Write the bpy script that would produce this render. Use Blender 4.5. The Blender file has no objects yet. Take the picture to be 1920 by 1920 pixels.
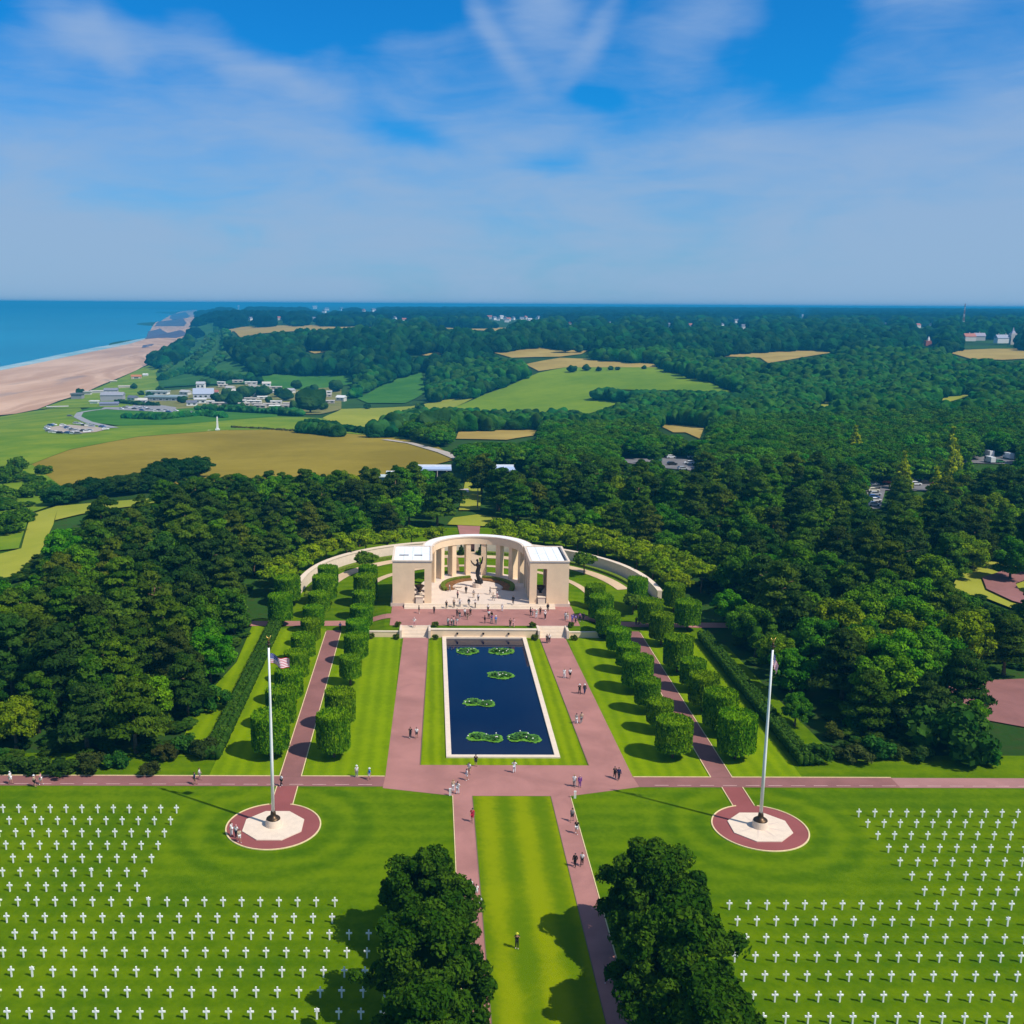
import bpy, bmesh, math, random
import numpy as np
from mathutils import Vector, Matrix
from mathutils.geometry import delaunay_2d_cdt

S = bpy.context.scene
C = S.collection
R = math.radians
random.seed(5)
rng = np.random.default_rng(7)

# ------------------------------------------------------------------ camera
F_PX, CX, CY, CAM_H, CAM_X = 1950.0, 820.0, 960.0, 64.0, -11.0
PITCH = math.atan((CY - 570.0) / F_PX)
ROLL = R(-0.34)
YAW = math.atan((820.0 - 806.0) / F_PX)
cF = np.array([math.sin(YAW) * math.cos(PITCH), math.cos(YAW) * math.cos(PITCH), -math.sin(PITCH)])
cR = np.array([math.cos(YAW), -math.sin(YAW), 0.0])
cU = np.cross(cR, cF)
cR, cU = (math.cos(ROLL) * cR - math.sin(ROLL) * cU, math.sin(ROLL) * cR + math.cos(ROLL) * cU)
cam_d = bpy.data.cameras.new('camera')
cam_d.sensor_width = 36.0
cam_d.lens = F_PX / 1920.0 * 36.0
cam_d.shift_x = (960.0 - CX) / 1920.0
cam_d.clip_start = 1.0
cam_d.clip_end = 120000.0
cam = bpy.data.objects.new('camera', cam_d)
C.objects.link(cam)
M = Matrix.Identity(4)
for i in range(3):
    M[i][0] = cR[i]; M[i][1] = cU[i]; M[i][2] = -cF[i]
M[0][3], M[1][3], M[2][3] = CAM_X, 0.0, CAM_H
cam.matrix_world = M
S.camera = cam


def pix(p):
    q = np.asarray(p, float) - np.array([CAM_X, 0, CAM_H])
    d = q @ cF
    return CX + F_PX * (q @ cR) / d, CY - F_PX * (q @ cU) / d, d


def gp(u, v, z=0.0):
    d = cF + cR * (u - CX) / F_PX - cU * (v - CY) / F_PX
    t = (z - CAM_H) / d[2]
    return np.array([CAM_X + d[0] * t, d[1] * t, z])


# ------------------------------------------------------------------ light
SUN_AZ, SUN_EL = R(121.5), R(51.5)       # azimuth clockwise from +Y
sun_vec = Vector((math.sin(SUN_AZ) * math.cos(SUN_EL), math.cos(SUN_AZ) * math.cos(SUN_EL), math.sin(SUN_EL)))
sd = bpy.data.lights.new('sun', 'SUN')
sd.energy = 5.0
sd.angle = R(0.5)
sd.color = (1.0, 0.94, 0.84)
so = bpy.data.objects.new('sun', sd)
so.rotation_euler = sun_vec.to_track_quat('Z', 'Y').to_euler()
so.location = (60, -60, 120)
C.objects.link(so)

W = bpy.data.worlds.new('World')
S.world = W
W.use_nodes = True
wt = W.node_tree
wt.nodes.clear()


class G:
    """small helper to write node graphs"""
    def __init__(self, t):
        self.t = t

    def n(self, kind, **kw):
        nd = self.t.nodes.new(kind)
        for k, v in kw.items():
            setattr(nd, k, v)
        return nd

    def put(self, sock, v):
        if hasattr(v, 'is_output'):
            self.t.links.new(v, sock)
        elif v is not None:
            if isinstance(v, (tuple, list)) and sock.type == 'RGBA' and len(v) == 3:
                v = (*v, 1.0)
            sock.default_value = v

    def math(self, op, a, b=None, c=None, clamp=False):
        nd = self.n('ShaderNodeMath', operation=op, use_clamp=clamp)
        self.put(nd.inputs[0], a)
        if b is not None: self.put(nd.inputs[1], b)
        if c is not None: self.put(nd.inputs[2], c)
        return nd.outputs[0]

    def mix(self, f, a, b, blend='MIX'):
        nd = self.n('ShaderNodeMix', data_type='RGBA', blend_type=blend)
        self.put(nd.inputs[0], f); self.put(nd.inputs[6], a); self.put(nd.inputs[7], b)
        return nd.outputs[2]

    def ramp(self, f, a, b):
        nd = self.n('ShaderNodeMapRange', interpolation_type='SMOOTHSTEP')
        self.put(nd.inputs[0], f); nd.inputs[1].default_value = a; nd.inputs[2].default_value = b
        return nd.outputs[0]

    def noise(self, vec, scale, detail=3, rough=0.5, dist=0.0):
        nd = self.n('ShaderNodeTexNoise')
        self.put(nd.inputs['Vector'], vec)
        nd.inputs['Scale'].default_value = scale
        nd.inputs['Detail'].default_value = detail
        nd.inputs['Roughness'].default_value = rough
        nd.inputs['Distortion'].default_value = dist
        return nd.outputs[0]

    def mapping(self, vec, scale=(1, 1, 1), rot=(0, 0, 0), loc=(0, 0, 0)):
        nd = self.n('ShaderNodeMapping')
        self.put(nd.inputs[0], vec)
        nd.inputs[1].default_value = loc; nd.inputs[2].default_value = rot; nd.inputs[3].default_value = scale
        return nd.outputs[0]


def build_world():
    g = G(wt)
    sky = g.n('ShaderNodeTexSky', sky_type='NISHITA', sun_disc=False, sun_elevation=SUN_EL, sun_rotation=SUN_AZ,
              altitude=100.0, air_density=1.0, dust_density=0.6, ozone_density=2.0)
    geo = g.n('ShaderNodeTexCoord')
    sep = g.n('ShaderNodeSeparateXYZ')
    wt.links.new(geo.outputs['Generated'], sep.inputs[0])
    x, y, z = sep.outputs
    az = g.math('ARCTAN2', x, y)
    el = g.math('ARCSINE', z)
    cmb = g.n('ShaderNodeCombineXYZ')
    wt.links.new(az, cmb.inputs[0]); wt.links.new(el, cmb.inputs[1])
    ae = cmb.outputs[0]
    # soft drift of the sheet of cirrus
    w1 = g.noise(g.mapping(ae, (3.2, 7.5, 1), (0, 0, R(-18))), 1.0, 4, 0.5, 0.6)
    w2 = g.noise(g.mapping(ae, (7, 22, 1), (0, 0, R(-24)), (3, 1, 0)), 1.0, 5, 0.55, 0.8)
    elv = g.math('MAXIMUM', el, 0.0)
    haze = g.math('ADD', g.ramp(elv, 0.30, 0.02), g.math('MULTIPLY', g.ramp(elv, 0.28, 0.60), 0.45))
    # coverage
    w3 = g.noise(g.mapping(ae, (11, 60, 1), (0, 0, R(-21)), (1, 7, 0)), 1.0, 6, 0.6, 1.1)
    cov = g.math('MULTIPLY_ADD', w1, 1.15, -0.44)
    cov = g.math('ADD', cov, g.math('MULTIPLY_ADD', w2, 0.75, -0.38))
    cov = g.math('ADD', cov, g.math('MULTIPLY_ADD', w3, 0.30, -0.16))
    cov = g.math('ADD', cov, g.math('MULTIPLY', haze, 0.80))
    # clear pools and brighter wisps seen in the cirrus: (azimuth, elevation, half widths, turn, amount)
    warp = g.n('ShaderNodeTexNoise')
    wt.links.new(ae, warp.inputs['Vector']); warp.inputs['Scale'].default_value = 9.0; warp.inputs['Detail'].default_value = 3
    wv = g.n('ShaderNodeVectorMath', operation='MULTIPLY_ADD')
    wt.links.new(warp.outputs['Color'], wv.inputs[0])
    wv.inputs[1].default_value = (0.10, 0.07, 0); wt.links.new(ae, wv.inputs[2])
    wv2 = g.n('ShaderNodeVectorMath', operation='MULTIPLY_ADD')
    wt.links.new(warp.outputs['Color'], wv2.inputs[0])
    wv2.inputs[1].default_value = (0.024, 0.016, 0); wt.links.new(ae, wv2.inputs[2])
    for (pu, pv, hw, hh, turn, amt) in CLOUDS + WISPS:
        thin = (pu, pv, hw, hh, turn, amt) in WISPS
        a0 = math.atan((pu - 806) / F_PX); e0 = math.atan((570 - pv) / F_PX)
        mp = g.n('ShaderNodeMapping', vector_type='TEXTURE')
        wt.links.new((wv2 if thin else wv).outputs[0], mp.inputs[0])
        mp.inputs[1].default_value = (a0 + (0.012 if thin else 0.05), e0 + (0.008 if thin else 0.035), 0); mp.inputs[2].default_value = (0, 0, R(turn))
        mp.inputs[3].default_value = (hw / F_PX, hh / F_PX, 1)
        ln = g.n('ShaderNodeVectorMath', operation='LENGTH')
        wt.links.new(mp.outputs[0], ln.inputs[0])
        m = g.ramp(ln.outputs['Value'], 1.0, 0.0)
        cov = g.math('MULTIPLY_ADD', m, amt, cov)
    cov = g.math('MULTIPLY', g.ramp(cov, -0.05, 1.0), 0.97)
    gm = g.n('ShaderNodeGamma')
    wt.links.new(sky.outputs[0], gm.inputs[0]); gm.inputs[1].default_value = 1.0
    blue = g.mix(1.0, gm.outputs[0], SKY_TINT, 'MULTIPLY')
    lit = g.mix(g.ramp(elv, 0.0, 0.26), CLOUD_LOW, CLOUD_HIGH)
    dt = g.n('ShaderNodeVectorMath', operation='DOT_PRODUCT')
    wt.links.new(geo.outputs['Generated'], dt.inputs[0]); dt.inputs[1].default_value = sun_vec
    lit = g.mix(g.ramp(dt.outputs['Value'], 0.0, 0.95), lit, CLOUD_FILL)        # unseen cirrus whitened towards the sun, added to set the fill light
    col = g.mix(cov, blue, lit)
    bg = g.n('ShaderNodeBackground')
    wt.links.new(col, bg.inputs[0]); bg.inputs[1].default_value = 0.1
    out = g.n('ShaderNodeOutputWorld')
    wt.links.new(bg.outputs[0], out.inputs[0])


SKY_TINT = (0.05, 0.72, 1.35)
CLOUD_FILL = (4.6, 4.6, 4.7)
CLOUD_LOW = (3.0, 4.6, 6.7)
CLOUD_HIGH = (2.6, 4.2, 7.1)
CLOUDS = [(640, 50, 270, 115, 5, -1.1), (350, 20, 260, 80, 0, -0.95), (1440, 150, 150, 110, 35, -0.6), (1880, 10, 150, 50, 0, -0.6),
          (1080, 215, 110, 40, 0, -0.45), (760, 270, 210, 50, -12, -0.4), (1010, 330, 120, 40, -20, -0.25), (40, 90, 120, 50, 0, -0.3),
          (1000, 20, 170, 130, 0, 0.35), (1260, 80, 190, 110, 0, 0.42),
          (220, 110, 150, 90, -25, 0.45), (1660, 60, 130, 120, 0, 0.35), (480, 170, 260, 45, -18, 0.3), (1850, 230, 200, 120, 0, 0.25)]
WISPS = [(880, 60, 38, 150, 30, 0.42), (1118, 70, 34, 150, -25, 0.36), (1000, 40, 130, 190, 0, 0.42), (945, 150, 30, 110, 38, 0.22), (1060, 150, 30, 110, -32, 0.2)]
build_world()

# ------------------------------------------------------------------ picture settings
S.view_settings.view_transform = 'Standard'
S.view_settings.look = 'None'
S.view_settings.exposure = 0.0
S.view_settings.gamma = 1.0
S.view_settings.use_curve_mapping = False
S.render.engine = 'CYCLES'
S.cycles.use_denoising = True
S.cycles.max_bounces = 6
S.cycles.diffuse_bounces = 3
S.cycles.glossy_bounces = 2
S.cycles.transmission_bounces = 2
S.cycles.transparent_max_bounces = 8
S.cycles.volume_bounces = 0
HAZE_COLOR, HAZE_DENSITY = (0.04, 0.45, 0.80), 0.00017

# ------------------------------------------------------------------ helpers
class MB:
    """collects faces and links them as ONE mesh object"""
    def __init__(self):
        self.v, self.f, self.m = [], [], []

    def add(self, vs, fs, mi=0):
        b = len(self.v)
        self.v += [tuple(map(float, p)) for p in vs]
        for f in fs:
            self.f.append([b + i for i in f]); self.m.append(mi)
        return self

    def box(self, x0, x1, y0, y1, z0, z1, mi=0):
        vs = [(x0, y0, z0), (x1, y0, z0), (x1, y1, z0), (x0, y1, z0), (x0, y0, z1), (x1, y0, z1), (x1, y1, z1), (x0, y1, z1)]
        return self.add(vs, [(3, 2, 1, 0), (4, 5, 6, 7), (0, 1, 5, 4), (1, 2, 6, 5), (2, 3, 7, 6), (3, 0, 4, 7)], mi)

    def prism(self, poly, z0, z1, mi=0):
        n = len(poly)
        vs = [(p[0], p[1], z0) for p in poly] + [(p[0], p[1], z1) for p in poly]
        fs = [tuple(range(n))[::-1], tuple(range(n, 2 * n))]
        fs += [(i, (i + 1) % n, n + (i + 1) % n, n + i) for i in range(n)]
        return self.add(vs, fs, mi)

    def lathe(self, prof, n=16, c=(0, 0, 0), mi=0, ph=0.0):
        vs = []
        for r, z in prof:
            for k in range(n):
                a = 2 * math.pi * k / n + ph
                vs.append((c[0] + r * math.cos(a), c[1] + r * math.sin(a), c[2] + z))
        fs = []
        for j in range(len(prof) - 1):
            for k in range(n):
                fs.append((j * n + k, j * n + (k + 1) % n, (j + 1) * n + (k + 1) % n, (j + 1) * n + k))
        fs.append(tuple(range(n))[::-1]); fs.append(tuple((len(prof) - 1) * n + k for k in range(n)))
        return self.add(vs, fs, mi)

    def tube(self, pts, rad, n=6, mi=0):
        pts = [Vector(p) for p in pts]
        vs = []
        for i, p in enumerate(pts):
            d = (pts[min(i + 1, len(pts) - 1)] - pts[max(i - 1, 0)]).normalized()
            a = d.cross(Vector((0.31, 0.95, 0.02))).normalized(); b = d.cross(a)
            for k in range(n):
                t = 2 * math.pi * k / n
                vs.append(p + (a * math.cos(t) + b * math.sin(t)) * rad[i])
        fs = []
        for j in range(len(pts) - 1):
            for k in range(n):
                fs.append((j * n + k, j * n + (k + 1) % n, (j + 1) * n + (k + 1) % n, (j + 1) * n + k))
        fs.append(tuple(range(n))); fs.append(tuple((len(pts) - 1) * n + k for k in range(n))[::-1])
        return self.add(vs, fs, mi)

    def arc(self, r0, r1, a0, a1, z0, z1, n=16, c=(0, 0), e=1.0, mi=0):
        """ring segment; angles measured from +X, e stretches Y"""
        vs = []
        for i in range(n + 1):
            a = a0 + (a1 - a0) * i / n
            ca, sa = math.cos(a), math.sin(a)
            for r, z in ((r0, z0), (r1, z0), (r1, z1), (r0, z1)):
                vs.append((c[0] + r * ca, c[1] + e * r * sa, z))
        fs = []
        for i in range(n):
            o = i * 4
            for k in range(4):
                fs.append((o + k, o + 4 + k, o + 4 + (k + 1) % 4, o + (k + 1) % 4))
        fs.append((0, 1, 2, 3)); fs.append((n * 4 + 3, n * 4 + 2, n * 4 + 1, n * 4))
        return self.add(vs, fs, mi)

    def mesh(self, name, mats, smooth=False, fix=True):
        me = bpy.data.meshes.new(name)
        me.from_pydata(self.v, [], self.f)
        for m in (mats if isinstance(mats, (list, tuple)) else [mats]):
            me.materials.append(m)
        if len(set(self.m)) > 1:
            me.polygons.foreach_set('material_index', self.m)
        if fix:
            bm = bmesh.new(); bm.from_mesh(me); bmesh.ops.recalc_face_normals(bm, faces=bm.faces); bm.to_mesh(me); bm.free()
        if smooth:
            me.polygons.foreach_set('use_smooth', [True] * len(me.polygons))
        me.update()
        return me

    def obj(self, name, mats, parent=None, smooth=False, **kw):
        return link(name, self.mesh(name, mats, smooth), parent, **kw)


def link(name, me, parent=None, loc=None, rz=0.0, scale=None, color=None, label=None, cat=None, group=None, kind=None):
    o = bpy.data.objects.new(name, me)
    C.objects.link(o)
    if parent is not None:
        o.parent = parent
    if loc is not None: o.location = loc
    if rz: o.rotation_euler = (0, 0, rz)
    if scale is not None: o.scale = scale if hasattr(scale, '__len__') else (scale,) * 3
    if color is not None: o.color = (*color, 1.0)
    tag(o, label, cat, group, kind)
    return o


def tag(o, label=None, cat=None, group=None, kind=None):
    if label: o['label'] = label
    if cat: o['category'] = cat
    if group: o['group'] = group
    if kind: o['kind'] = kind
    return o


def thing(name, label, cat, loc=(0, 0, 0), rz=0.0, group=None, scale=None):
    o = link(name, None, None, loc, rz, scale, None, label, cat, group)
    o.empty_display_size = 0.5
    return o


ORD = ['', 'first', 'second', 'third', 'fourth', 'fifth', 'sixth', 'seventh', 'eighth', 'ninth', 'tenth', 'eleventh', 'twelfth',
       'thirteenth', 'fourteenth', 'fifteenth', 'sixteenth', 'seventeenth', 'eighteenth', 'nineteenth', 'twentieth']


def nth(i):
    if i <= 20: return ORD[i]
    tens = {2: 'twenty', 3: 'thirty', 4: 'forty', 5: 'fifty'}[i // 10]
    if i % 10 == 0: return {20: 'twentieth', 30: 'thirtieth', 40: 'fortieth', 50: 'fiftieth'}[i]
    return tens + '-' + ORD[i % 10]


# ------------------------------------------------------------------ materials
def new_mat(name):
    m = bpy.data.materials.new(name)
    m.use_nodes = True
    t = m.node_tree
    t.nodes.clear()
    g = G(t)
    out = g.n('ShaderNodeOutputMaterial')
    return m, g, out


def pos(g):
    return g.n('ShaderNodeNewGeometry').outputs['Position']


def bsdf(g, out, col, rough=0.8, spec=0.3, metal=0.0, bump=None, bstr=0.3, bdist=0.1):
    b = g.n('ShaderNodeBsdfPrincipled')
    g.put(b.inputs['Base Color'], col)
    g.put(b.inputs['Roughness'], rough)
    b.inputs['Specular IOR Level'].default_value = spec
    b.inputs['Metallic'].default_value = metal
    if bump is not None:
        bp = g.n('ShaderNodeBump')
        bp.inputs['Strength'].default_value = bstr; bp.inputs['Distance'].default_value = bdist
        g.put(bp.inputs['Height'], bump); g.t.links.new(bp.outputs[0], b.inputs['Normal'])
    g.t.links.new(b.outputs[0], out.inputs['Surface'])
    return b


def plain(name, col, rough=0.7, spec=0.3, metal=0.0, var=0.12, scale=1.5, bump=0.0):
    m, g, out = new_mat(name)
    p = pos(g)
    n = g.noise(p, scale, 4, 0.6)
    dark = tuple(c * (1 - var) for c in col); lite = tuple(min(1, c * (1 + var)) for c in col)
    c = g.mix(g.ramp(n, 0.3, 0.7), dark, lite)
    bsdf(g, out, c, rough, spec, metal, n if bump else None, bump)
    return m


def painted(name, rough=0.5, spec=0.4, var=0.0):
    """colour taken from the object that wears it"""
    m, g, out = new_mat(name)
    oi = g.n('ShaderNodeObjectInfo')
    c = oi.outputs['Color']
    if var:
        n = g.noise(pos(g), 6.0, 3)
        c = g.mix(g.ramp(n, 0.3, 0.7), g.mix(var, c, (0, 0, 0)), c)
    bsdf(g, out, c, rough, spec)
    return m


def leaf_mat(name, col=None, hue=0.25, trans=0.25):
    """leaf colour: the tree's own colour, a tone per leaf cluster and a tint per tree"""
    m, g, out = new_mat(name)
    oi = g.n('ShaderNodeObjectInfo')
    at = g.n('ShaderNodeAttribute', attribute_name='tone')
    base = oi.outputs['Color'] if col is None else col
    hs = g.n('ShaderNodeHueSaturation')
    g.put(hs.inputs['Color'], base)
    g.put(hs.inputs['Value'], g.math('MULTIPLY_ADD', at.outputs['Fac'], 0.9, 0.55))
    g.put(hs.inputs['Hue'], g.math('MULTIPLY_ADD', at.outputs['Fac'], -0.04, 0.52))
    c = g.mix(g.math('MULTIPLY', oi.outputs['Random'], hue), hs.outputs[0], g.mix(1.0, hs.outputs[0], (1.5, 1.0, 0.6), 'MULTIPLY'))
    d = g.n('ShaderNodeBsdfDiffuse'); g.put(d.inputs[0], c)
    tr = g.n('ShaderNodeBsdfTranslucent'); g.put(tr.inputs[0], c)
    mx = g.n('ShaderNodeMixShader'); mx.inputs[0].default_value = trans
    g.t.links.new(d.outputs[0], mx.inputs[1]); g.t.links.new(tr.outputs[0], mx.inputs[2])
    g.t.links.new(mx.outputs[0], out.inputs['Surface'])
    return m


def mass_mat(name):
    """leaves of the far woods: each crown carries its own tint"""
    m, g, out = new_mat(name)
    ti = g.n('ShaderNodeAttribute', attribute_name='tint', attribute_type='INSTANCER')
    at = g.n('ShaderNodeAttribute', attribute_name='tone')
    hs = g.n('ShaderNodeHueSaturation')
    g.put(hs.inputs['Color'], ti.outputs['Color'])
    g.put(hs.inputs['Value'], g.math('MULTIPLY_ADD', at.outputs['Fac'], 0.9, 0.55))
    g.put(hs.inputs['Hue'], g.math('MULTIPLY_ADD', at.outputs['Fac'], -0.04, 0.52))
    d = g.n('ShaderNodeBsdfDiffuse'); g.put(d.inputs[0], hs.outputs[0])
    g.t.links.new(d.outputs[0], out.inputs['Surface'])
    return m


def lawn_mat(name, a, b, mode='plain', period=2.0, amp=0.6, centres=()):
    """mown grass: two cutting directions in stripes or rings, patchy growth on top"""
    m, g, out = new_mat(name)
    p = pos(g)
    sp = g.n('ShaderNodeSeparateXYZ'); g.t.links.new(p, sp.inputs[0])
    wob = g.math('MULTIPLY_ADD', g.noise(p, 0.35, 2), 0.7, -0.35)
    s = None
    if mode == 'x':
        s = g.math('SINE', g.math('MULTIPLY', g.math('ADD', sp.outputs[0], wob), 2 * math.pi / period))
    elif mode == 'y':
        s = g.math('SINE', g.math('MULTIPLY', g.math('ADD', sp.outputs[1], wob), 2 * math.pi / period))
    elif mode == 'rings':
        for (cx, cy) in centres:
            dx = g.math('SUBTRACT', sp.outputs[0], cx); dy = g.math('SUBTRACT', sp.outputs[1], cy)
            r = g.math('SQRT', g.math('ADD', g.math('MULTIPLY', dx, dx), g.math('MULTIPLY', dy, dy)))
            w = g.math('SINE', g.math('MULTIPLY', g.math('ADD', r, wob), 2 * math.pi / period))
            w = g.math('MULTIPLY', w, g.ramp(r, 17.0, 11.0))
            s = w if s is None else g.math('ADD', s, w)
        rows = g.math('SINE', g.math('MULTIPLY', g.math('ADD', sp.outputs[1], wob), 2 * math.pi / 3.0))
        s = g.math('ADD', s, g.math('MULTIPLY', rows, 0.45))
    patch = g.noise(p, 0.09, 3, 0.55)
    fine = g.noise(p, 1.3, 5, 0.65)
    f = g.math('MULTIPLY_ADD', patch, 0.9, 0.05)
    f = g.math('ADD', f, g.math('MULTIPLY_ADD', fine, 0.7, -0.35))
    f = g.math('ADD', f, g.math('MULTIPLY_ADD', g.noise(p, 0.33, 4, 0.7, 0.5), 0.6, -0.3))
    if s is not None:
        f = g.math('MULTIPLY_ADD', s, 0.5 * amp, f)
    c = g.mix(g.ramp(f, 0.0, 1.0), a, b)
    bsdf(g, out, c, 0.95, 0.0, 0, g.noise(p, 9.0, 3), 0.5, 0.05)
    return m


def pave_mat(name, col, var=0.14, scale=0.5):
    m, g, out = new_mat(name)
    p = pos(g)
    big = g.noise(p, scale * 0.35, 4, 0.6, 0.4)
    fine = g.noise(p, 14.0, 3, 0.7)
    f = g.math('ADD', g.math('MULTIPLY', big, 0.75), g.math('MULTIPLY', fine, 0.25))
    c = g.mix(g.ramp(f, 0.3, 0.7), tuple(x * (1 - var) for x in col), tuple(x * (1 + var) for x in col))
    bsdf(g, out, c, 0.85, 0.2, 0, fine, 0.25, 0.02)
    return m


def field_mat(name, a, b, scale=0.02, stretch=(1, 1, 1), rot=0.0):
    m, g, out = new_mat(name)
    p = g.mapping(pos(g), stretch, (0, 0, rot))
    n = g.math('ADD', g.math('MULTIPLY', g.noise(p, scale, 4, 0.6, 0.3), 0.75), g.math('MULTIPLY', g.noise(p, scale * 12, 4, 0.7), 0.25))
    bsdf(g, out, g.mix(g.ramp(n, 0.32, 0.68), a, b), 0.95, 0.05, 0, g.noise(pos(g), 1.2, 3), 0.4, 0.2)
    return m


STONE = plain('limestone', (0.84, 0.62, 0.40), 0.75, 0.25, 0, 0.05, 0.5)
STONE_W = plain('white_stone', (0.72, 0.585, 0.45), 0.7, 0.3, 0, 0.05, 1.2)
ROOF_W = plain('roof_membrane', (0.80, 0.82, 0.84), 0.6, 0.3, 0, 0.05, 0.8)
FLOOR = pave_mat('court_paving', (0.66, 0.53, 0.43), 0.06, 1.5)
PINK = pave_mat('pink_gravel', (0.36, 0.165, 0.140), 0.16, 0.5)
PINK_D = pave_mat('dark_pink_asphalt', (0.25, 0.110, 0.100), 0.15, 0.5)
ROSE = pave_mat('red_gravel', (0.26, 0.075, 0.07), 0.10, 0.5)
KERB = plain('kerb_stone', (0.72, 0.56, 0.30), 0.8, 0.2, 0, 0.1, 2.0)
LINE = plain('line_paint', (0.62, 0.42, 0.38), 0.7, 0.2, 0, 0.15, 2.0)
ASPHALT = pave_mat('asphalt', (0.17, 0.16, 0.165), 0.2, 0.3)
BRONZE = plain('bronze', (0.075, 0.045, 0.022), 0.42, 0.5, 0.7, 0.3, 3.0)
BRONZE_D = plain('dark_bronze', (0.028, 0.020, 0.016), 0.5, 0.4, 0.4, 0.3, 3.0)
GOLD = plain('gilding', (0.62, 0.42, 0.10), 0.35, 0.5, 0.8, 0.1, 3.0)
WHITE_PAINT = plain('white_paint', (0.84, 0.84, 0.82), 0.35, 0.4, 0, 0.03, 1.0)
MARBLE = plain('white_marble', (0.86, 0.86, 0.83), 0.5, 0.4, 0, 0.04, 3.0)
BARK = plain('bark', (0.16, 0.105, 0.06), 0.95, 0.1, 0, 0.35, 2.0)
SOIL = plain('flower_bed_soil', (0.22, 0.10, 0.035), 0.95, 0.1, 0, 0.3, 1.2)
PAINTED = painted('vehicle_paint', 0.3, 0.5)
CLOTH = painted('cloth', 0.9, 0.1, 0.25)
SKIN = plain('skin', (0.46, 0.25, 0.17), 0.6, 0.3, 0, 0.1, 8.0)
GLASS = plain('dark_glass', (0.018, 0.022, 0.028), 0.08, 0.6, 0, 0.1, 1.0)
RUBBER = plain('rubber', (0.02, 0.02, 0.02), 0.8, 0.2, 0, 0.1, 2.0)
WALLP = painted('wall_render', 0.85, 0.2, 0.12)
SLATE = painted('roof_covering', 0.6, 0.3, 0.2)
LEAF = leaf_mat('leaves', None, 0.05)
LEAF_FAR = leaf_mat('far_leaves', None, 0.5, 0.0)
LEAF_MASS = mass_mat('wood_leaves')

# ------------------------------------------------------------------ shape of the land
SEA_Z = -48.0
CTRL_PX = [
    (100, 930, -4), (300, 905, -2), (500, 900, -1), (850, 900, 0), (1200, 900, 0), (1600, 900, 0), (1900, 900, 0),
    (120, 860, -9), (400, 860, -8), (700, 865, -4), (1000, 850, -3), (1300, 845, -2), (1650, 850, -1), (1900, 850, 0),
    (40, 820, -17), (140, 805, -22), (400, 808, -15), (560, 800, -16), (750, 820, -10), (930, 815, -10), (1280, 810, -8), (1600, 800, -4), (1900, 800, 0),
    (0, 778, -46), (150, 772, -33), (300, 772, -32), (500, 780, -27), (640, 780, -24), (850, 775, -28), (1000, 775, -26), (1200, 775, -20), (1500, 770, -10), (1900, 770, -2),
    (60, 757, -46), (150, 740, -46), (320, 745, -42), (460, 745, -40), (600, 750, -38), (750, 745, -34), (900, 745, -26), (1100, 740, -18), (1320, 722, -8), (1500, 720, -6), (1700, 720, -4), (1900, 720, 0),
    (205, 712, -46), (283, 680, -46), (340, 700, -38), (420, 695, -28), (600, 705, -28), (750, 705, -22), (850, 700, -18), (1000, 700, -10), (1200, 690, -4), (1500, 680, 0), (1800, 690, 2),
    (330, 655, -46), (352, 668, -36), (400, 660, -20), (500, 660, -8), (700, 660, -2), (930, 660, 2), (1200, 660, 4), (1500, 660, 5), (1850, 660, 8),
    (352, 628, -46), (385, 625, -15), (425, 625, 0), (560, 620, 5), (800, 615, 8), (1200, 620, 12), (1600, 620, 14), (1900, 625, 16),
    (362, 602, -46), (405, 600, 10), (600, 600, 12), (1000, 600, 15), (1500, 600, 18), (1900, 605, 20),
    (366, 590, -46), (420, 585, 16), (800, 585, 22), (1400, 588, 26), (1900, 592, 28),
    (0, 692, -47.9), (65, 679, -47.9), (130, 665, -47.9), (200, 651, -47.9), (270, 635, -47.9), (286, 612, -47.9), (318, 592, -47.9), (345, 583, -47.9),
    (0, 640, -54), (100, 620, -54), (0, 600, -56), (250, 600, -54), (300, 582, -55), (0, 580, -56), (180, 640, -52),
    (20, 735, -46.8), (120, 705, -46.8), (200, 680, -46.8), (290, 650, -46.8), (-150, 725, -47), (-150, 760, -46), (-150, 800, -40)]
CTRL = [tuple(gp(u, v, z)) for u, v, z in CTRL_PX]
CTRL += [(x, y, 0.0) for x in (-170, -60, 60, 170) for y in (-160, 20, 150)]
CTRL += [(0, 330, 0.3), (-90, 300, -0.5), (120, 300, 0), (220, 260, 0), (-180, 320, -4), (-260, 200, -8), (-420, 120, -46), (-700, 300, -53)]
CTRL += [(400, 200, 0), (500, -300, 0), (0, -700, 0), (-420, -300, -46), (1500, 600, 5), (1800, -500, 5), (-800, -300, -55), (-1500, -2000, -55), (2000, -3000, 5)]
CTRL += [(3000, 15000, 18), (9000, 16000, 18), (-1500, 14000, 16), (14000, 14000, 20), (12000, 0, 25), (0, 30000, -20), (20000, 25000, -10),
         (-9000, 9000, -58), (-12000, 22000, -58), (-4500, 14500, -50), (-12000, 0, -58), (-3200, 26000, 30)]
CTRL = np.array(CTRL)


def _lp(x, y):
    r = np.sqrt(x * x + y * y + 60.0 ** 2)
    return np.log(r), np.arctan2(x, y + 30.0)


def _ker(a, b, A, B):
    d2 = (a[..., None] - A) ** 2 + (2.2 * (b[..., None] - B)) ** 2
    return -np.sqrt(d2 + 0.0009)


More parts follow.
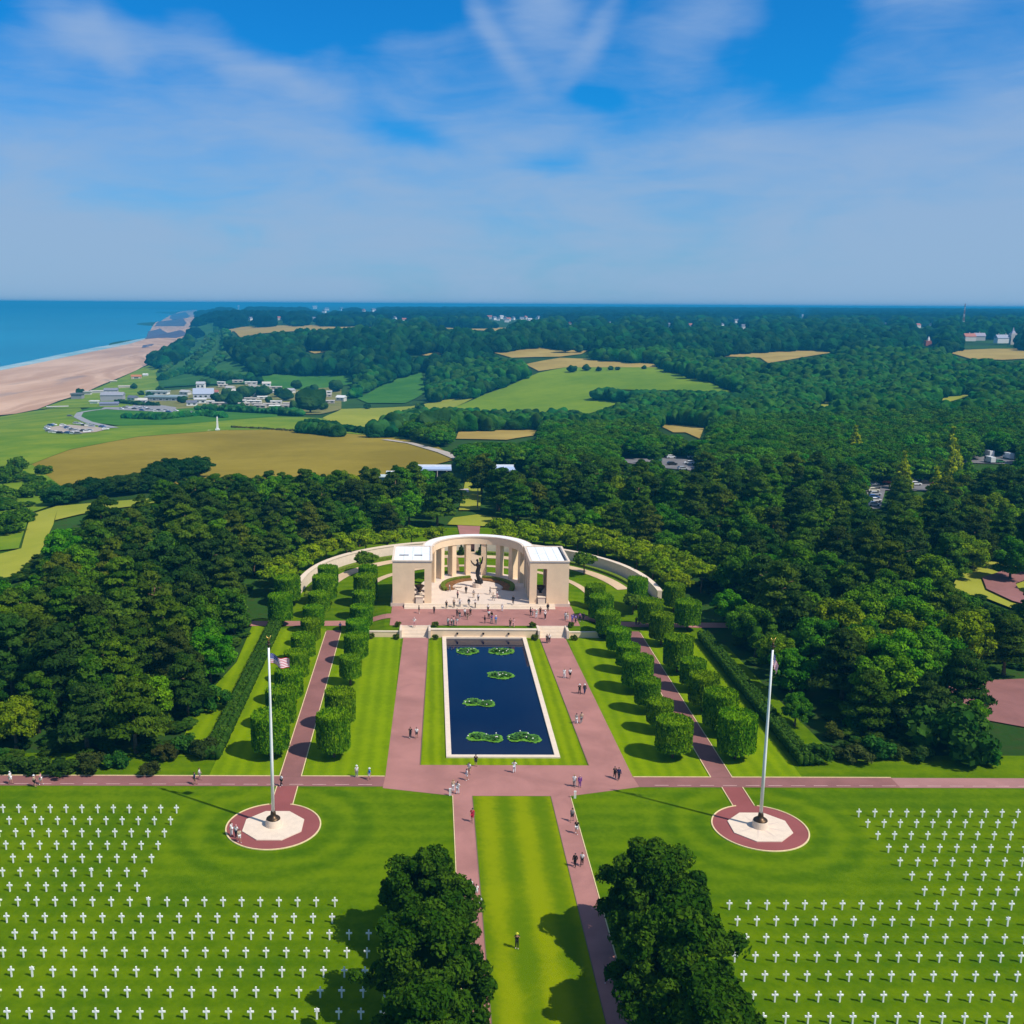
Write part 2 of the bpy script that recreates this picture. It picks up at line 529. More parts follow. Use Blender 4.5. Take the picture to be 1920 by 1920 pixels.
_A, _B = _lp(CTRL[:, 0], CTRL[:, 1])
_K = np.zeros((len(CTRL) + 1,) * 2)
_K[:-1, :-1] = _ker(_A, _B, _A, _B) - np.eye(len(CTRL)) * 0.002
_K[-1, :-1] = 1; _K[:-1, -1] = 1
_Wt = np.linalg.solve(_K, np.append(CTRL[:, 2], 0.0))


def ss(a, b, t):
    t = np.clip((t - a) / (b - a), 0, 1)
    return t * t * (3 - 2 * t)


def near_h(x, y):
    side = 1.5 * ss(200.0, 240.0, y)
    core = 1.5 * ss(195.25, 195.55, y)
    w = ss(26.0, 19.0, np.abs(x))
    return side * (1 - w) + core * w


def land(x, y):
    x = np.asarray(x, float); y = np.asarray(y, float)
    a, b = _lp(x, y)
    z = _ker(a, b, _A, _B) @ _Wt[:-1] + _Wt[-1]
    ox = np.maximum(np.abs(x) - 100.0, 0); oy = np.maximum(np.maximum(y - 300.0, -60.0 - y), 0)
    w = ss(60.0, 0.0, np.hypot(ox, oy))
    fade = 1 - 0.0 * w
    nh = near_h(x, y) * ss(380, 300, y)
    return z * (1 - w) * fade + nh * w


def at(u, v, above=0.0):
    """the place on the land that a line of sight meets"""
    d = cF + cR * (u - CX) / F_PX - cU * (v - CY) / F_PX
    ts = np.geomspace(40.0, 40000.0, 900)
    P = d[None] * ts[:, None] + np.array([CAM_X, 0, CAM_H])
    hgt = np.maximum(land(P[:, 0], P[:, 1]), SEA_Z)
    below = np.nonzero(P[:, 2] < hgt)[0]
    if len(below) == 0:
        i = len(ts) - 1
    else:
        i = below[0]
    if i > 0:
        a = P[i - 1, 2] - hgt[i - 1]; b = P[i, 2] - hgt[i]
        t = ts[i - 1] + (ts[i] - ts[i - 1]) * (a / (a - b) if a != b else 0)
    else:
        t = ts[0]
    p = d * t + np.array([CAM_X, 0, CAM_H])
    return np.array([p[0], p[1], max(float(land(p[0], p[1])), SEA_Z) + above])


def grid_mesh(xs, ys, zf, keep=None):
    X, Y = np.meshgrid(xs, ys)
    Z = zf(X, Y)
    v = np.c_[X.ravel(), Y.ravel(), Z.ravel()]
    nx = len(xs)
    f = []
    for j in range(len(ys) - 1):
        for i in range(nx - 1):
            if keep is None or keep((xs[i] + xs[i + 1]) / 2, (ys[j] + ys[j + 1]) / 2):
                f.append((j * nx + i, j * nx + i + 1, (j + 1) * nx + i + 1, (j + 1) * nx + i))
    me = bpy.data.meshes.new('sheet')
    me.from_pydata(v.tolist(), [], f)
    return me


def patch(name, poly, mat, lift=0.01, step=None, kind='structure', parent=None, flat=None, **kw):
    """a sheet with the given outline lying on the land"""
    poly = [Vector((float(p[0]), float(p[1]))) for p in poly]
    ar = sum(poly[i].x * poly[(i + 1) % len(poly)].y - poly[(i + 1) % len(poly)].x * poly[i].y for i in range(len(poly)))
    if ar < 0: poly.reverse()
    pts = []
    n0 = len(poly)
    if step:
        xs = [p.x for p in poly]; ys = [p.y for p in poly]
        for i, p in enumerate(poly):                      # outline refined
            q = poly[(i + 1) % n0]
            k = max(1, int((q - p).length / step))
            pts += [p.lerp(q, j / k) for j in range(k)]
        nb = len(pts)
        gx = np.arange(min(xs), max(xs), step); gy = np.arange(min(ys), max(ys), step)
        for a in gx:
            for b in gy:
                if inside((a, b), poly):
                    pts.append(Vector((a + 0.013, b + 0.017)))
    else:
        pts = poly; nb = n0
    res = delaunay_2d_cdt(pts, [], [list(range(nb))], 1, 1e-4)
    vs, fs = res[0], res[2]
    x = np.array([p.x for p in vs]); y = np.array([p.y for p in vs])
    z = (np.maximum(land(x, y), SEA_Z + 0.25) if flat is None else np.full(len(x), flat)) + lift
    me = bpy.data.meshes.new(name)
    me.from_pydata(np.c_[x, y, z].tolist(), [], [tuple(f) for f in fs])
    bm = bmesh.new(); bm.from_mesh(me)
    for f in bm.faces:
        if f.normal.z < 0: f.normal_flip()
    bm.to_mesh(me); bm.free()
    me.materials.append(mat)
    return link(name, me, parent, kind=kind, **kw)


def inside(p, poly):
    x, y = p; c = False; n = len(poly); j = n - 1
    for i in range(n):
        xi, yi = poly[i][0], poly[i][1]; xj, yj = poly[j][0], poly[j][1]
        if (yi > y) != (yj > y) and x < (xj - xi) * (y - yi) / (yj - yi) + xi:
            c = not c
        j = i
    return c


def strip(pts, w):
    """outline of a band of width w along a line"""
    L, Rr = [], []
    for i, p in enumerate(pts):
        a = pts[max(i - 1, 0)]; b = pts[min(i + 1, len(pts) - 1)]
        dx, dy = b[0] - a[0], b[1] - a[1]; l = math.hypot(dx, dy) or 1
        ww = (w[i] if hasattr(w, '__len__') else w) / 2
        L.append((p[0] - dy / l * ww, p[1] + dx / l * ww)); Rr.append((p[0] + dy / l * ww, p[1] - dx / l * ww))
    return L + Rr[::-1]


def circle(c, r, n=40, a0=0.0):
    return [(c[0] + r * math.cos(2 * math.pi * k / n + a0), c[1] + r * math.sin(2 * math.pi * k / n + a0)) for k in range(n)]


# ------------------------------------------------------------------ terrain, sea and sky's ground
def build_terrain():
    th = np.concatenate([np.linspace(-R(180), -R(40), 40)[:-1], np.linspace(-R(40), R(40), 330), np.linspace(R(40), R(180), 40)[1:-1]])
    rr = np.concatenate([[0.5], np.geomspace(12, 34000, 300)])
    T, RR = np.meshgrid(th, rr)
    X = RR * np.sin(T) + CAM_X; Y = RR * np.cos(T)
    Z = land(X, Y)
    inner = ss(20.0, 0.0, np.hypot(np.maximum(np.abs(X) - 92, 0), np.maximum(np.maximum(Y - 290, 20 - Y), 0)))
    Z = Z - 0.15 - 0.6 * ss(6.0, 0.0, np.hypot(np.maximum(np.abs(X) - 24, 0), np.maximum(np.maximum(Y - 215, 136 - Y), 0)))
    Z = Z - 2.2 * ss(5.0, 0.0, np.hypot(np.maximum(np.abs(X) - 18.5, 0), np.maximum(np.maximum(Y - 203, 188 - Y), 0)))
    Z = Z - 5.0 * ss(1.2, -0.6, Z - SEA_Z)
    n, k = len(rr), len(th)
    v = np.c_[X.ravel(), Y.ravel(), Z.ravel()]
    f = []
    for j in range(n - 1):
        for i in range(k):
            i2 = (i + 1) % k
            f.append((j * k + i, (j + 1) * k + i, (j + 1) * k + i2, j * k + i2))
    me = bpy.data.meshes.new('terrain')
    me.from_pydata(v.tolist(), [], f)
    me.polygons.foreach_set('use_smooth', [True] * len(f))
    m, g, out = new_mat('woodland_ground')
    p = pos(g)
    n1 = g.noise(p, 0.012, 4, 0.6); n2 = g.noise(p, 0.4, 4, 0.65)
    c = g.mix(g.ramp(n1, 0.3, 0.7), (0.018, 0.050, 0.008), (0.035, 0.095, 0.010))
    c = g.mix(g.math('MULTIPLY', g.ramp(n2, 0.45, 0.75), 0.5), c, (0.055, 0.045, 0.015))
    bsdf(g, out, c, 0.95, 0.05, 0, n2, 0.6, 0.5)
    me.materials.append(m)
    link('ground', me, kind='structure')

    m, g, out = new_mat('sea_water')
    p = pos(g)
    n1 = g.noise(g.mapping(p, (0.0012, 0.00035, 1), (0, 0, R(-25))), 1.0, 4, 0.6)
    n2 = g.noise(p, 0.06, 3, 0.6)
    # shallows over the sand are paler
    c = g.mix(g.ramp(n1, 0.3, 0.7), (0.006, 0.19, 0.30), (0.012, 0.26, 0.38))
    bsdf(g, out, c, 0.35, 0.35, 0, n2, 0.35, 1.0)
    MB().add([(-45000, -20000, SEA_Z), (45000, -20000, SEA_Z), (45000, 58000, SEA_Z), (-45000, 58000, SEA_Z)], [(0, 1, 2, 3)]).obj('sea', m, kind='structure')

    m, g, out = new_mat('beach_sand')
    p = pos(g)
    q = g.mapping(p, (0.010, 0.0022, 1), (0, 0, R(-22)))
    n1 = g.noise(q, 1.0, 5, 0.6, 0.5)
    c = g.mix(g.ramp(n1, 0.36, 0.66), (0.50, 0.28, 0.15), (0.70, 0.44, 0.27))
    c = g.mix(g.math('MULTIPLY', g.ramp(g.noise(g.mapping(p, (0.02, 0.004, 1), (0, 0, R(-22)), (4, 2, 0)), 1.0, 5), 0.58, 0.72), 0.55), c, (0.22, 0.17, 0.15))
    bsdf(g, out, c, 0.6, 0.3)
    bp = [(0, 692), (65, 679), (130, 665), (200, 651), (270, 635), (286, 612), (318, 592), (345, 583), (368, 580), (370, 590), (364, 602), (354, 628),
          (340, 650), (318, 668), (283, 682), (255, 695), (215, 712), (190, 722), (150, 740), (110, 752), (70, 768), (30, 776), (-30, 782), (-120, 796), (-120, 720), (-40, 700)]
    patch('beach', [at(u, v)[:2] for u, v in bp], m, 0.35, 60)
    sh = [(-40, 700), (0, 692), (65, 679), (130, 665), (200, 651), (270, 635)]
    m3 = field_mat('surf_foam', (0.16, 0.36, 0.42), (0.42, 0.50, 0.50), 0.02, (1, 0.3, 1), R(-25))
    patch('surf', strip([at(u, v)[:2] for u, v in sh], [30, 30, 34, 38, 44, 40]), m3, 0.5, 40)
    m2 = plain('rock_platform', (0.10, 0.085, 0.13), 0.6, 0.3, 0, 0.25, 0.02)
    for bpl in ([(278, 622), (300, 616), (340, 620), (352, 628), (330, 634), (300, 634), (272, 636)], [(296, 604), (330, 598), (350, 606), (345, 612), (310, 612), (290, 612)],
                [(322, 590), (348, 585), (356, 592), (346, 598), (318, 597)], [(268, 648), (290, 645), (282, 651), (266, 653)]):
        patch('rocks', [at(u, v)[:2] for u, v in bpl], m2, 1.0, 80)


build_terrain()

# ------------------------------------------------------------------ fields and clearings
TAN = field_mat('ripe_wheat', (0.30, 0.21, 0.045), (0.40, 0.29, 0.075), 0.02)
GOLDF = field_mat('dry_meadow', (0.20, 0.150, 0.014), (0.29, 0.22, 0.026), 0.012)
GREENF = field_mat('green_pasture', (0.10, 0.185, 0.006), (0.18, 0.26, 0.008), 0.010)
YELF = field_mat('yellow_green_meadow', (0.22, 0.25, 0.022), (0.32, 0.32, 0.04), 0.012)
ROUGH = field_mat('rough_grass', (0.10, 0.19, 0.010), (0.20, 0.26, 0.015), 0.03)
DARKG = field_mat('lush_hollow', (0.035, 0.13, 0.012), (0.065, 0.18, 0.014), 0.03)
FIELDS = [
    ('dry_field', GOLDF, [(60, 872), (130, 845), (260, 820), (420, 808), (560, 806), (700, 818), (770, 826), (820, 838), (856, 862), (790, 880), (700, 895), (560, 905), (400, 915), (260, 925), (130, 925)]),
    ('meadow', ROUGH, [(-60, 790), (30, 777), (90, 768), (150, 765), (165, 792), (210, 800), (330, 798), (420, 790), (520, 782), (600, 785), (690, 800), (770, 826), (700, 818), (560, 806), (420, 808), (260, 820), (130, 845), (60, 872), (-60, 880)]),
    ('hollow', DARKG, [(142, 775), (170, 765), (260, 768), (380, 766), (420, 773), (520, 778), (520, 782), (420, 790), (330, 798), (230, 800), (170, 793)]),
    ('pasture', GREENF, [(850, 765), (905, 742), (960, 722), (1010, 700), (1060, 690), (1230, 690), (1320, 715), (1400, 748), (1330, 735), (1130, 730), (1115, 740), (1180, 748), (1100, 778), (1000, 776), (930, 777)]),
    ('stubble_field', TAN, [(985, 684), (1050, 672), (1228, 680), (1230, 690), (1060, 690), (1010, 697)]),
    ('stubble_field', TAN, [(925, 662), (990, 652), (1045, 654), (1110, 655), (1090, 665), (1050, 670), (960, 672)]),
    ('yellow_field', YELF, [(605, 785), (640, 768), (770, 763), (840, 748), (892, 745), (850, 765), (780, 775), (740, 790), (700, 803), (640, 800)]),
    ('stubble_field', TAN, [(855, 824), (862, 806), (1010, 802), (1000, 818), (950, 826)]),
    ('stubble_field', TAN, [(1235, 798), (1322, 798), (1312, 824), (1285, 812), (1262, 812)]),
    ('stubble_field', TAN, [(1315, 668), (1400, 662), (1520, 655), (1575, 660), (1500, 672), (1440, 682), (1425, 672)]),
    ('stubble_field', TAN, [(1768, 659), (1860, 655), (1960, 655), (1960, 672), (1880, 676), (1820, 674)]),
    ('stubble_field', TAN, [(415, 622), (440, 615), (560, 611), (690, 611), (702, 616), (560, 622), (450, 634)]),
    ('stubble_field', TAN, [(800, 612), (960, 616), (930, 622), (850, 619)]),
    ('stubble_field', TAN, [(570, 657), (610, 655), (620, 660), (590, 664)]),
    ('stubble_field', TAN, [(750, 662), (800, 660), (845, 663), (800, 668)]),
    ('pasture', DARKG, [(670, 748), (720, 720), (790, 696), (800, 735), (760, 757), (690, 757)]),
    ('pasture', DARKG, [(490, 704), (560, 700), (660, 704), (660, 722), (560, 732), (500, 726)]),
    ('mown_strip', YELF, [(-60, 1050), (0, 1040), (40, 1030), (60, 965), (112, 948), (100, 985), (75, 1040), (30, 1085), (-60, 1085)]),
    ('mown_strip', YELF, [(111, 950), (230, 940), (330, 933), (332, 941), (190, 958), (103, 977)]),
    ('rough_meadow', ROUGH, [(-60, 880), (60, 872), (130, 905), (120, 940), (60, 962), (35, 1030), (-60, 1040)]),
    ('coast_meadow', ROUGH, [(75, 768), (150, 742), (215, 715), (285, 684), (320, 690), (290, 735), (240, 765), (150, 766)]),
    ('bluff_grass', field_mat('bluff_turf', (0.020, 0.085, 0.018), (0.050, 0.140, 0.022), 0.015), [(300, 728), (292, 700), (330, 682), (352, 660), (368, 632), (376, 604), (415, 604), (425, 640), (440, 668), (480, 700), (470, 720), (400, 722)]),
    ('campsite_grass', field_mat('campsite_turf', (0.13, 0.15, 0.03), (0.24, 0.21, 0.07), 0.05), [(240, 765), (290, 735), (440, 722), (640, 726), (640, 768), (600, 778), (520, 778), (400, 764), (330, 768)]),
    ('mown_lawn', YELF, [(838, 985), (850, 972), (895, 966), (945, 974), (958, 983), (905, 988)]),
    ('mown_lawn', YELF, [(860, 958), (872, 905), (905, 903), (900, 958)]),
    ('clearing', YELF, [(1755, 752), (1790, 742), (1822, 738), (1815, 744), (1775, 756)]),
    ('clearing', YELF, [(1530, 762), (1560, 750), (1556, 765)]),
]
for nm, m_, pl in FIELDS:
    pw = [at(u, v) for u, v in pl]
    dist = np.mean([p[1] for p in pw])
    patch(nm, [p[:2] for p in pw], m_, 0.1 + dist * 0.0006, max(4.0, dist * 0.02))
KEEP = [pl for nm, m_, pl in FIELDS if nm not in ('hollow', 'bluff_grass', 'dry_field', 'campsite_grass', 'coast_meadow')]
KEEP.append([(60, 872), (130, 845), (260, 820), (420, 808), (560, 806), (700, 818), (770, 826), (820, 838), (856, 862), (780, 872), (700, 877), (640, 879), (560, 884), (460, 891), (380, 889), (330, 897), (300, 905), (200, 922), (120, 940)])
ASPH_PX = [('car_park', [(1165, 853), (1205, 851), (1300, 858), (1305, 884), (1240, 878), (1170, 868)]),
           ('car_park', [(1622, 905), (1640, 890), (1730, 888), (1780, 898), (1846, 920), (1836, 930), (1770, 922), (1660, 920), (1650, 955), (1626, 955)]),
           ('car_park', [(1780, 858), (1850, 846), (1925, 846), (1925, 872), (1790, 868)])]
for nm, pl in ASPH_PX:
    pw = [at(u, v) for u, v in pl]
    patch(nm, [p[:2] for p in pw], ASPHALT, 0.25, 6.0)
KEEP += [[(1168, 853), (1205, 852), (1205, 866), (1175, 868)], [(1245, 852), (1302, 858), (1302, 884), (1262, 882)], [(1630, 903), (1655, 903), (1650, 955), (1632, 955)], [(1656, 900), (1672, 900), (1672, 915), (1656, 915)],
         [(1708, 896), (1768, 902), (1768, 920), (1712, 918)], [(1805, 915), (1846, 920), (1836, 930)], [(1845, 846), (1870, 846), (1870, 872), (1848, 872)], [(1880, 848), (1902, 848), (1902, 870), (1880, 870)], [(1785, 866), (1802, 864), (1802, 880), (1786, 880)], [(1240, 790), (1320, 798), (1310, 820), (1290, 812)]]
patch('footpath', strip([at(u, v)[:2] for u, v in ((720, 826), (770, 833), (830, 850), (872, 868), (900, 872))], [4, 4, 5, 5, 5]), pave_mat('path_gravel', (0.42, 0.36, 0.30)), 0.7, 4.0)
patch('lane', strip([at(u, v)[:2] for u, v in ((260, 768), (200, 768), (150, 775), (145, 783), (165, 793), (215, 804))], 6), pave_mat('lane_tarmac', (0.30, 0.30, 0.31)), 0.8, 6.0)
patch('car_park', [at(u, v)[:2] for u, v in ((95, 812), (90, 803), (130, 798), (185, 803), (205, 806), (180, 812), (140, 816))], pave_mat('parking_gravel', (0.42, 0.34, 0.27)), 0.8, 8.0)
patch('car_park', [at(u, v)[:2] for u, v in ((190, 768), (215, 745), (330, 765), (330, 775), (220, 770))], pave_mat('parking_tarmac', (0.27, 0.26, 0.26)), 0.8, 8.0)

# ------------------------------------------------------------------ cemetery ground
AX = -0.3
POLES = [(-30.35, 119.7), (30.45, 119.6)]
LAWN_BURIAL = lawn_mat('burial_lawn', (0.045, 0.112, 0.001), (0.128, 0.200, 0.001), 'rings', 4.2, 0.36, POLES)
LAWN_MALL = lawn_mat('mall_lawn', (0.110, 0.190, 0.001), (0.190, 0.275, 0.001), 'x', 2.1, 0.35)
LAWN_CENTRE = lawn_mat('centre_lawn', (0.090, 0.160, 0.001), (0.205, 0.255, 0.001), 'x', 4.6, 0.8)
LAWN_POOL = lawn_mat('pool_lawn', (0.115, 0.185, 0.001), (0.200, 0.275, 0.001), 'x', 1.7, 0.5)
WATER_X, WATER_Y = (AX - 7.45, AX + 7.45), (140.4, 194.75)

xs = sorted(set(list(np.arange(-96, 97, 4.0)) + list(np.arange(-44, 45, 2.0)) + [WATER_X[0], WATER_X[1], AX - 8.25, AX + 8.25, AX - 10.4, AX + 10.4, AX - 16.56, AX + 16.56]))
ys = sorted(set(list(np.arange(20, 140, 5.0)) + list(np.arange(140, 292, 1.5)) + [WATER_Y[0], 194.3, 195.25, 195.55, 197.7, 133.6, 139.65, 141.0]))


def lawn_keep(x, y):
    if abs(x - AX) < 8.25 and 139.65 < y < 195.5: return False
    if 10.4 < abs(x - AX) < 16.56 and 194.3 < y < 197.7: return False
    return y < 139.65 or (139.65 < y < 141 and abs(x) > 7) or (abs(x) < 44 and y < 290)


lm = grid_mesh(xs, ys, lambda a, b: land(a, b), lawn_keep)
lm.materials.append(LAWN_BURIAL)
link('lawn', lm, kind='structure')


def rect(x0, x1, y0, y1):
    return [(x0, y0), (x1, y0), (x1, y1), (x0, y1)]


for s in (-1, 1):
    a, b = sorted((AX + s * 16.3, AX + s * 28.1))
    patch('lawn', rect(a, b, 133.8, 194.8), LAWN_MALL, 0.008)
    a, b = sorted((AX + s * 7.6, AX + s * 12.2))
    patch('lawn', [(AX + s * 7.6, 137.3), (AX + s * 11.85, 137.3), (AX + s * 10.8, 194.6), (AX + s * 7.6, 194.6)], LAWN_POOL, 0.012)
    patch('lawn', rect(*sorted((AX + s * 31.4, AX + s * 41.0)), 133.8, 200), LAWN_MALL, 0.06, 3.0)
patch('lawn', rect(AX - 7.6, AX + 7.6, 137.3, 139.65), LAWN_POOL, 0.008)
patch('lawn', rect(-5.25, 5.25, 20, 127.9), LAWN_CENTRE, 0.008)
patch('road', rect(-96, 53.0, 130.6, 133.6), PINK_D, 0.02)
patch('road', rect(53.0, 96, 130.6, 133.6), pave_mat('worn_asphalt', (0.36, 0.18, 0.165), 0.12), 0.024)
mall = [(-17.2, 130.1), (-7.75, 127.9), (7.75, 127.9), (17.5, 130.6), (17.2, 134.0), (15.6, 195.0), (AX + 10.9, 195.0), (AX + 12.0, 137.3),
        (AX - 11.9, 137.3), (AX - 10.8, 195.0), (-16.1, 195.0), (-17.0, 134.0)]
patch('mall_path', mall, PINK, 0.03)
for s in (-1, 1):
    patch('mall_path', rect(*sorted((s * 5.25, s * 7.75)), 20, 127.9), PINK, 0.03)
    patch('tree_walk', rect(*sorted((AX + s * 28.35, AX + s * 31.2)), 133.6, 199.0), PINK_D, 0.035)
    patch('plaza_link', rect(*sorted((s * 30.1 - 1.35, s * 30.1 + 1.35)), 124.6, 130.6), ROSE, 0.03)
    patch('cross_path', strip([(s * 18.6, 204), (s * 26, 203.6), (s * 34, 203.2), (s * 50, 203)], 3.2), PINK, 0.09, 1.0)
    patch('flag_plaza', circle(POLES[0 if s < 0 else 1], 5.75, 56), ROSE, 0.036)
patch('memorial_terrace', [(-18.9, 197.7), (18.9, 197.7), (18.9, 211.5), (-18.9, 211.5)], PINK, 0.03, flat=1.5)

kb = MB()
for s, (px, py) in zip((-1, 1), POLES):
    a0 = math.asin(1.35 / 5.75)
    kb.arc(5.75, 5.92, math.pi / 2 + a0, math.pi / 2 + 2 * math.pi - a0, -0.05, 0.10, 64, (px, py))
kerb = kb.obj('kerb', KERB, kind='structure')
kb = MB()
for x0, x1 in ((-96, AX - 31.2), (AX - 28.35, -17.1), (17.3, AX + 28.35), (AX + 31.2, 53)):
    kb.box(x0, x1, 133.6, 133.74, -0.05, 0.09)
for s in (-1, 1):
    for k in (-1, 1):
        x = AX + s * 29.775 + k * 1.49
        kb.box(x - 0.06, x + 0.06, 133.75, 198, -0.05, 0.09)
    for k in (-1, 1):
        x = s * 30.1 + k * 1.41
        kb.box(x - 0.055, x + 0.055, 125.35, 130.6, -0.05, 0.09)
    x = s * 7.82
    kb.box(x - 0.05, x + 0.05, 20, 127.9, -0.05, 0.08)
kb.obj('kerb', KERB, kind='structure')
kb = MB()
for s in (-1, 1):
    x = s * 5.2
    kb.box(x - 0.04, x + 0.04, 20, 127.9, -0.05, 0.06)
    kb.add([(AX + s * 11.86, 137.3, 0.1), (AX + s * 11.96, 137.3, 0.1), (AX + s * 10.9, 194.6, 0.1), (AX + s * 10.8, 194.6, 0.1)], [(0, 1, 2, 3)])
kb.obj('edging', plain('edging_steel', (0.16, 0.12, 0.07), 0.7), kind='structure')
kb = MB()
x = -95.0
while x < 95:
    if abs(x + 0.9) > 17.5:
        kb.box(x, x + 1.9, 131.12, 131.2, 0.02, 0.032)
    x += 3.1
kb.obj('road_line', LINE, kind='structure')

# ------------------------------------------------------------------ reflecting pool
pool = thing('reflecting_pool', 'long dark blue rectangular pool with a pale stone rim before the colonnade', 'pool', (AX, 167, 0))


def at_o(o):
    return Matrix.Translation(-Vector(o.location))


def child(mb, name, mats, par, smooth=False, **kw):
    """geometry given in world coordinates, stored under its parent"""
    me = mb.mesh(name, mats, smooth)
    base = par
    off = Vector((0, 0, 0))
    while base is not None:
        off += base.location; base = base.parent
    me.transform(Matrix.Translation(-off))
    return link(name, me, par, **kw)


wx0, wx1 = WATER_X; wy0, wy1 = WATER_Y
child(MB().box(wx0 - 0.75, wx0, wy0 - 0.75, wy1, -0.3, 0.22), 'coping', STONE_W, pool)
child(MB().box(wx1, wx1 + 0.75, wy0 - 0.75, wy1, -0.3, 0.22), 'coping', STONE_W, pool)
child(MB().box(wx0, wx1, wy0 - 0.75, wy0, -0.3, 0.219), 'coping', STONE_W, pool)
child(MB().box(wx0, wx1, wy1 - 0.5, wy1, -0.3, 0.219), 'coping', STONE_W, pool)
child(MB().box(wx0 - 0.3, wx1 + 0.3, wy0 - 0.3, wy1 + 0.3, -1.4, -1.2), 'basin', plain('pool_floor', (0.01, 0.015, 0.04)), pool)
m, g, out = new_mat('pool_water')
b = bsdf(g, out, (0.003, 0.004, 0.022), 0.04, 0.35, 0, g.noise(pos(g), 1.2, 3), 0.02, 0.02)
child(MB().add([(wx0 - .01, wy0 - .01, -0.1), (wx1 + .01, wy0 - .01, -0.1), (wx1 + .01, wy1 + .01, -0.1), (wx0 - .01, wy1 + .01, -0.1)], [(0, 1, 2, 3)]), 'water', m, pool)
LILY = plain('lily_pads', (0.115, 0.29, 0.014), 0.5, 0.4, 0, 0.3, 2.5)
LILY_D = plain('lily_leaves', (0.040, 0.13, 0.012), 0.6, 0.3, 0, 0.4, 3.0)
LILY_W = plain('lily_flowers', (0.75, 0.72, 0.62), 0.6)
LILIES = [((876, 1221), 1.95, 1.9, 1, 'far left lily clump below the stone wall in the pool'), ((939, 1221), 2.3, 1.9, 1, 'far right lily clump below the stone wall in the pool'),
          ((939, 1266), 2.2, 1.95, 1, 'single low lily clump a third of the way down the pool'), ((899, 1318), 2.25, 2.1, 2, 'two-lobed lily clump in the middle of the pool'),
          ((910, 1383), 2.35, 2.1, 2, 'long two-lobed lily clump near the left front of the pool'), ((982, 1383), 2.3, 2.1, 3, 'three-lobed lily clump near the right front corner of the pool')]
for (pu, pv), rx, ry, lobes, lab in LILIES:
    c = gp(pu, pv, -0.1)
    t = thing('lily_clump', lab, 'water lilies', tuple(c), 0, 'lily clumps in the pool')
    cs = {1: [(0, 0, 1.0), (0.45, -0.1, 0.6), (-.45, -.15, .55)], 2: [(-.42, .12, .72), (0.5, -.18, .6)], 3: [(-.1, .25, .66), (-.5, -.1, .58), (.5, -.2, .62)]}[lobes]
    pads, leaves, fl = MB(), MB(), MB()
    for k in range(420):
        lx, ly, ls = cs[k % len(cs)]
        a = random.random() * 6.283; q = math.sqrt(random.random())
        ex = 1 + 0.12 * math.sin(3 * a + lx * 9)
        x = lx * rx + math.cos(a) * q * rx * ls * ex; y = ly * ry + math.sin(a) * q * ry * ls * ex
        pr_ = 0.16 + 0.10 * random.random()
        tx, ty = random.uniform(-.12, .12), random.uniform(-.12, .12)
        z = 0.03 + 0.05 * random.random()
        if q < 0.74 and k % 4:
            pads_z = 0.18 + 0.4 * (0.8 - q) * random.random()
            tx, ty = random.uniform(-.6, .6), random.uniform(-.6, .6)
            tgt = leaves; z = pads_z
        else:
            tgt = pads; pr_ *= 1.35
        ring = [(x + pr_ * math.cos(j * math.pi / 3), y + pr_ * math.sin(j * math.pi / 3), z + pr_ * (tx * math.cos(j * math.pi / 3) + ty * math.sin(j * math.pi / 3))) for j in range(6)]
        tgt.add(ring, [tuple(range(6))])
        if k % 97 == 5:
            fl.lathe([(0.02, 0.2), (0.13, 0.3), (0.05, 0.38)], 6, (x, y, 0.1))
    for lx, ly, ls in cs:
        pads.add([(lx * rx + 0.97 * rx * ls * math.cos(j * math.pi / 10) * (1 + .05 * math.sin(j * 2.3)), ly * ry + 0.97 * ry * ls * math.sin(j * math.pi / 10) * (1 + .05 * math.cos(j * 1.7)), 0.02 + 0.004 * lx) for j in range(20)], [tuple(range(20))])
    pads.obj('pads', LILY, t, kind='stuff'); leaves.obj('leaves', LILY_D, t, kind='stuff'); fl.obj('flowers', LILY_W, t, kind='stuff')

# ------------------------------------------------------------------ terrace wall and steps
tw = thing('terrace_wall', 'low pale stone wall with three dark spouts at the head of the pool', 'wall', (AX, 195, 0))
child(MB().box(AX - 10.6, AX + 10.2, 194.75, 195.55, -0.2, 1.5), 'wall', STONE, tw)
child(MB().box(AX - 10.75, AX + 10.35, 194.68, 195.62, 1.503, 1.66), 'coping', STONE_W, tw)
for u in (857.8, 906.6, 954.0):
    p = gp(u, 1188, 1.0)
    child(MB().box(p[0] - 0.16, p[0] + 0.16, 194.45, 194.75, 0.72, 1.05), 'spout', BRONZE_D, tw)
for s, lab in ((-1, 'short pale wall left of the left terrace steps'), (1, 'short pale wall right of the right terrace steps')):
    t = thing('terrace_wall', lab, 'wall', (AX + s * 19.5, 195.2, 0))
    a, b = sorted((AX + s * 16.6, AX + s * 23.0))
    child(MB().box(a, b, 194.9, 195.4, -0.3, 1.05), 'wall', STONE, t)
    child(MB().box(a - .05, b + .05, 194.85, 195.45, 1.053, 1.18), 'coping', STONE_W, t)
for s, nm_ in ((-1, 'left'), (1, 'right')):
    t = thing('terrace_stairs', 'pale stone steps from the %s mall path up to the terrace' % nm_, 'steps', (AX + s * 13.5, 196, 0))
    a, b = sorted((AX + s * 10.9, AX + s * 16.1))
    for k in range(9):
        child(MB().box(a, b, 194.4 + k * 0.36, 194.4 + (k + 1) * 0.36 + (0.05 if k == 8 else 0.0), -0.2, 0.17 * (k + 1)), 'step', STONE_W, t)
    for xx in (a - 0.45, b + 0.004):
        child(MB().box(xx, xx + 0.44, 194.1, 197.7, -0.2, 1.62), 'cheek_wall', STONE_W, t)

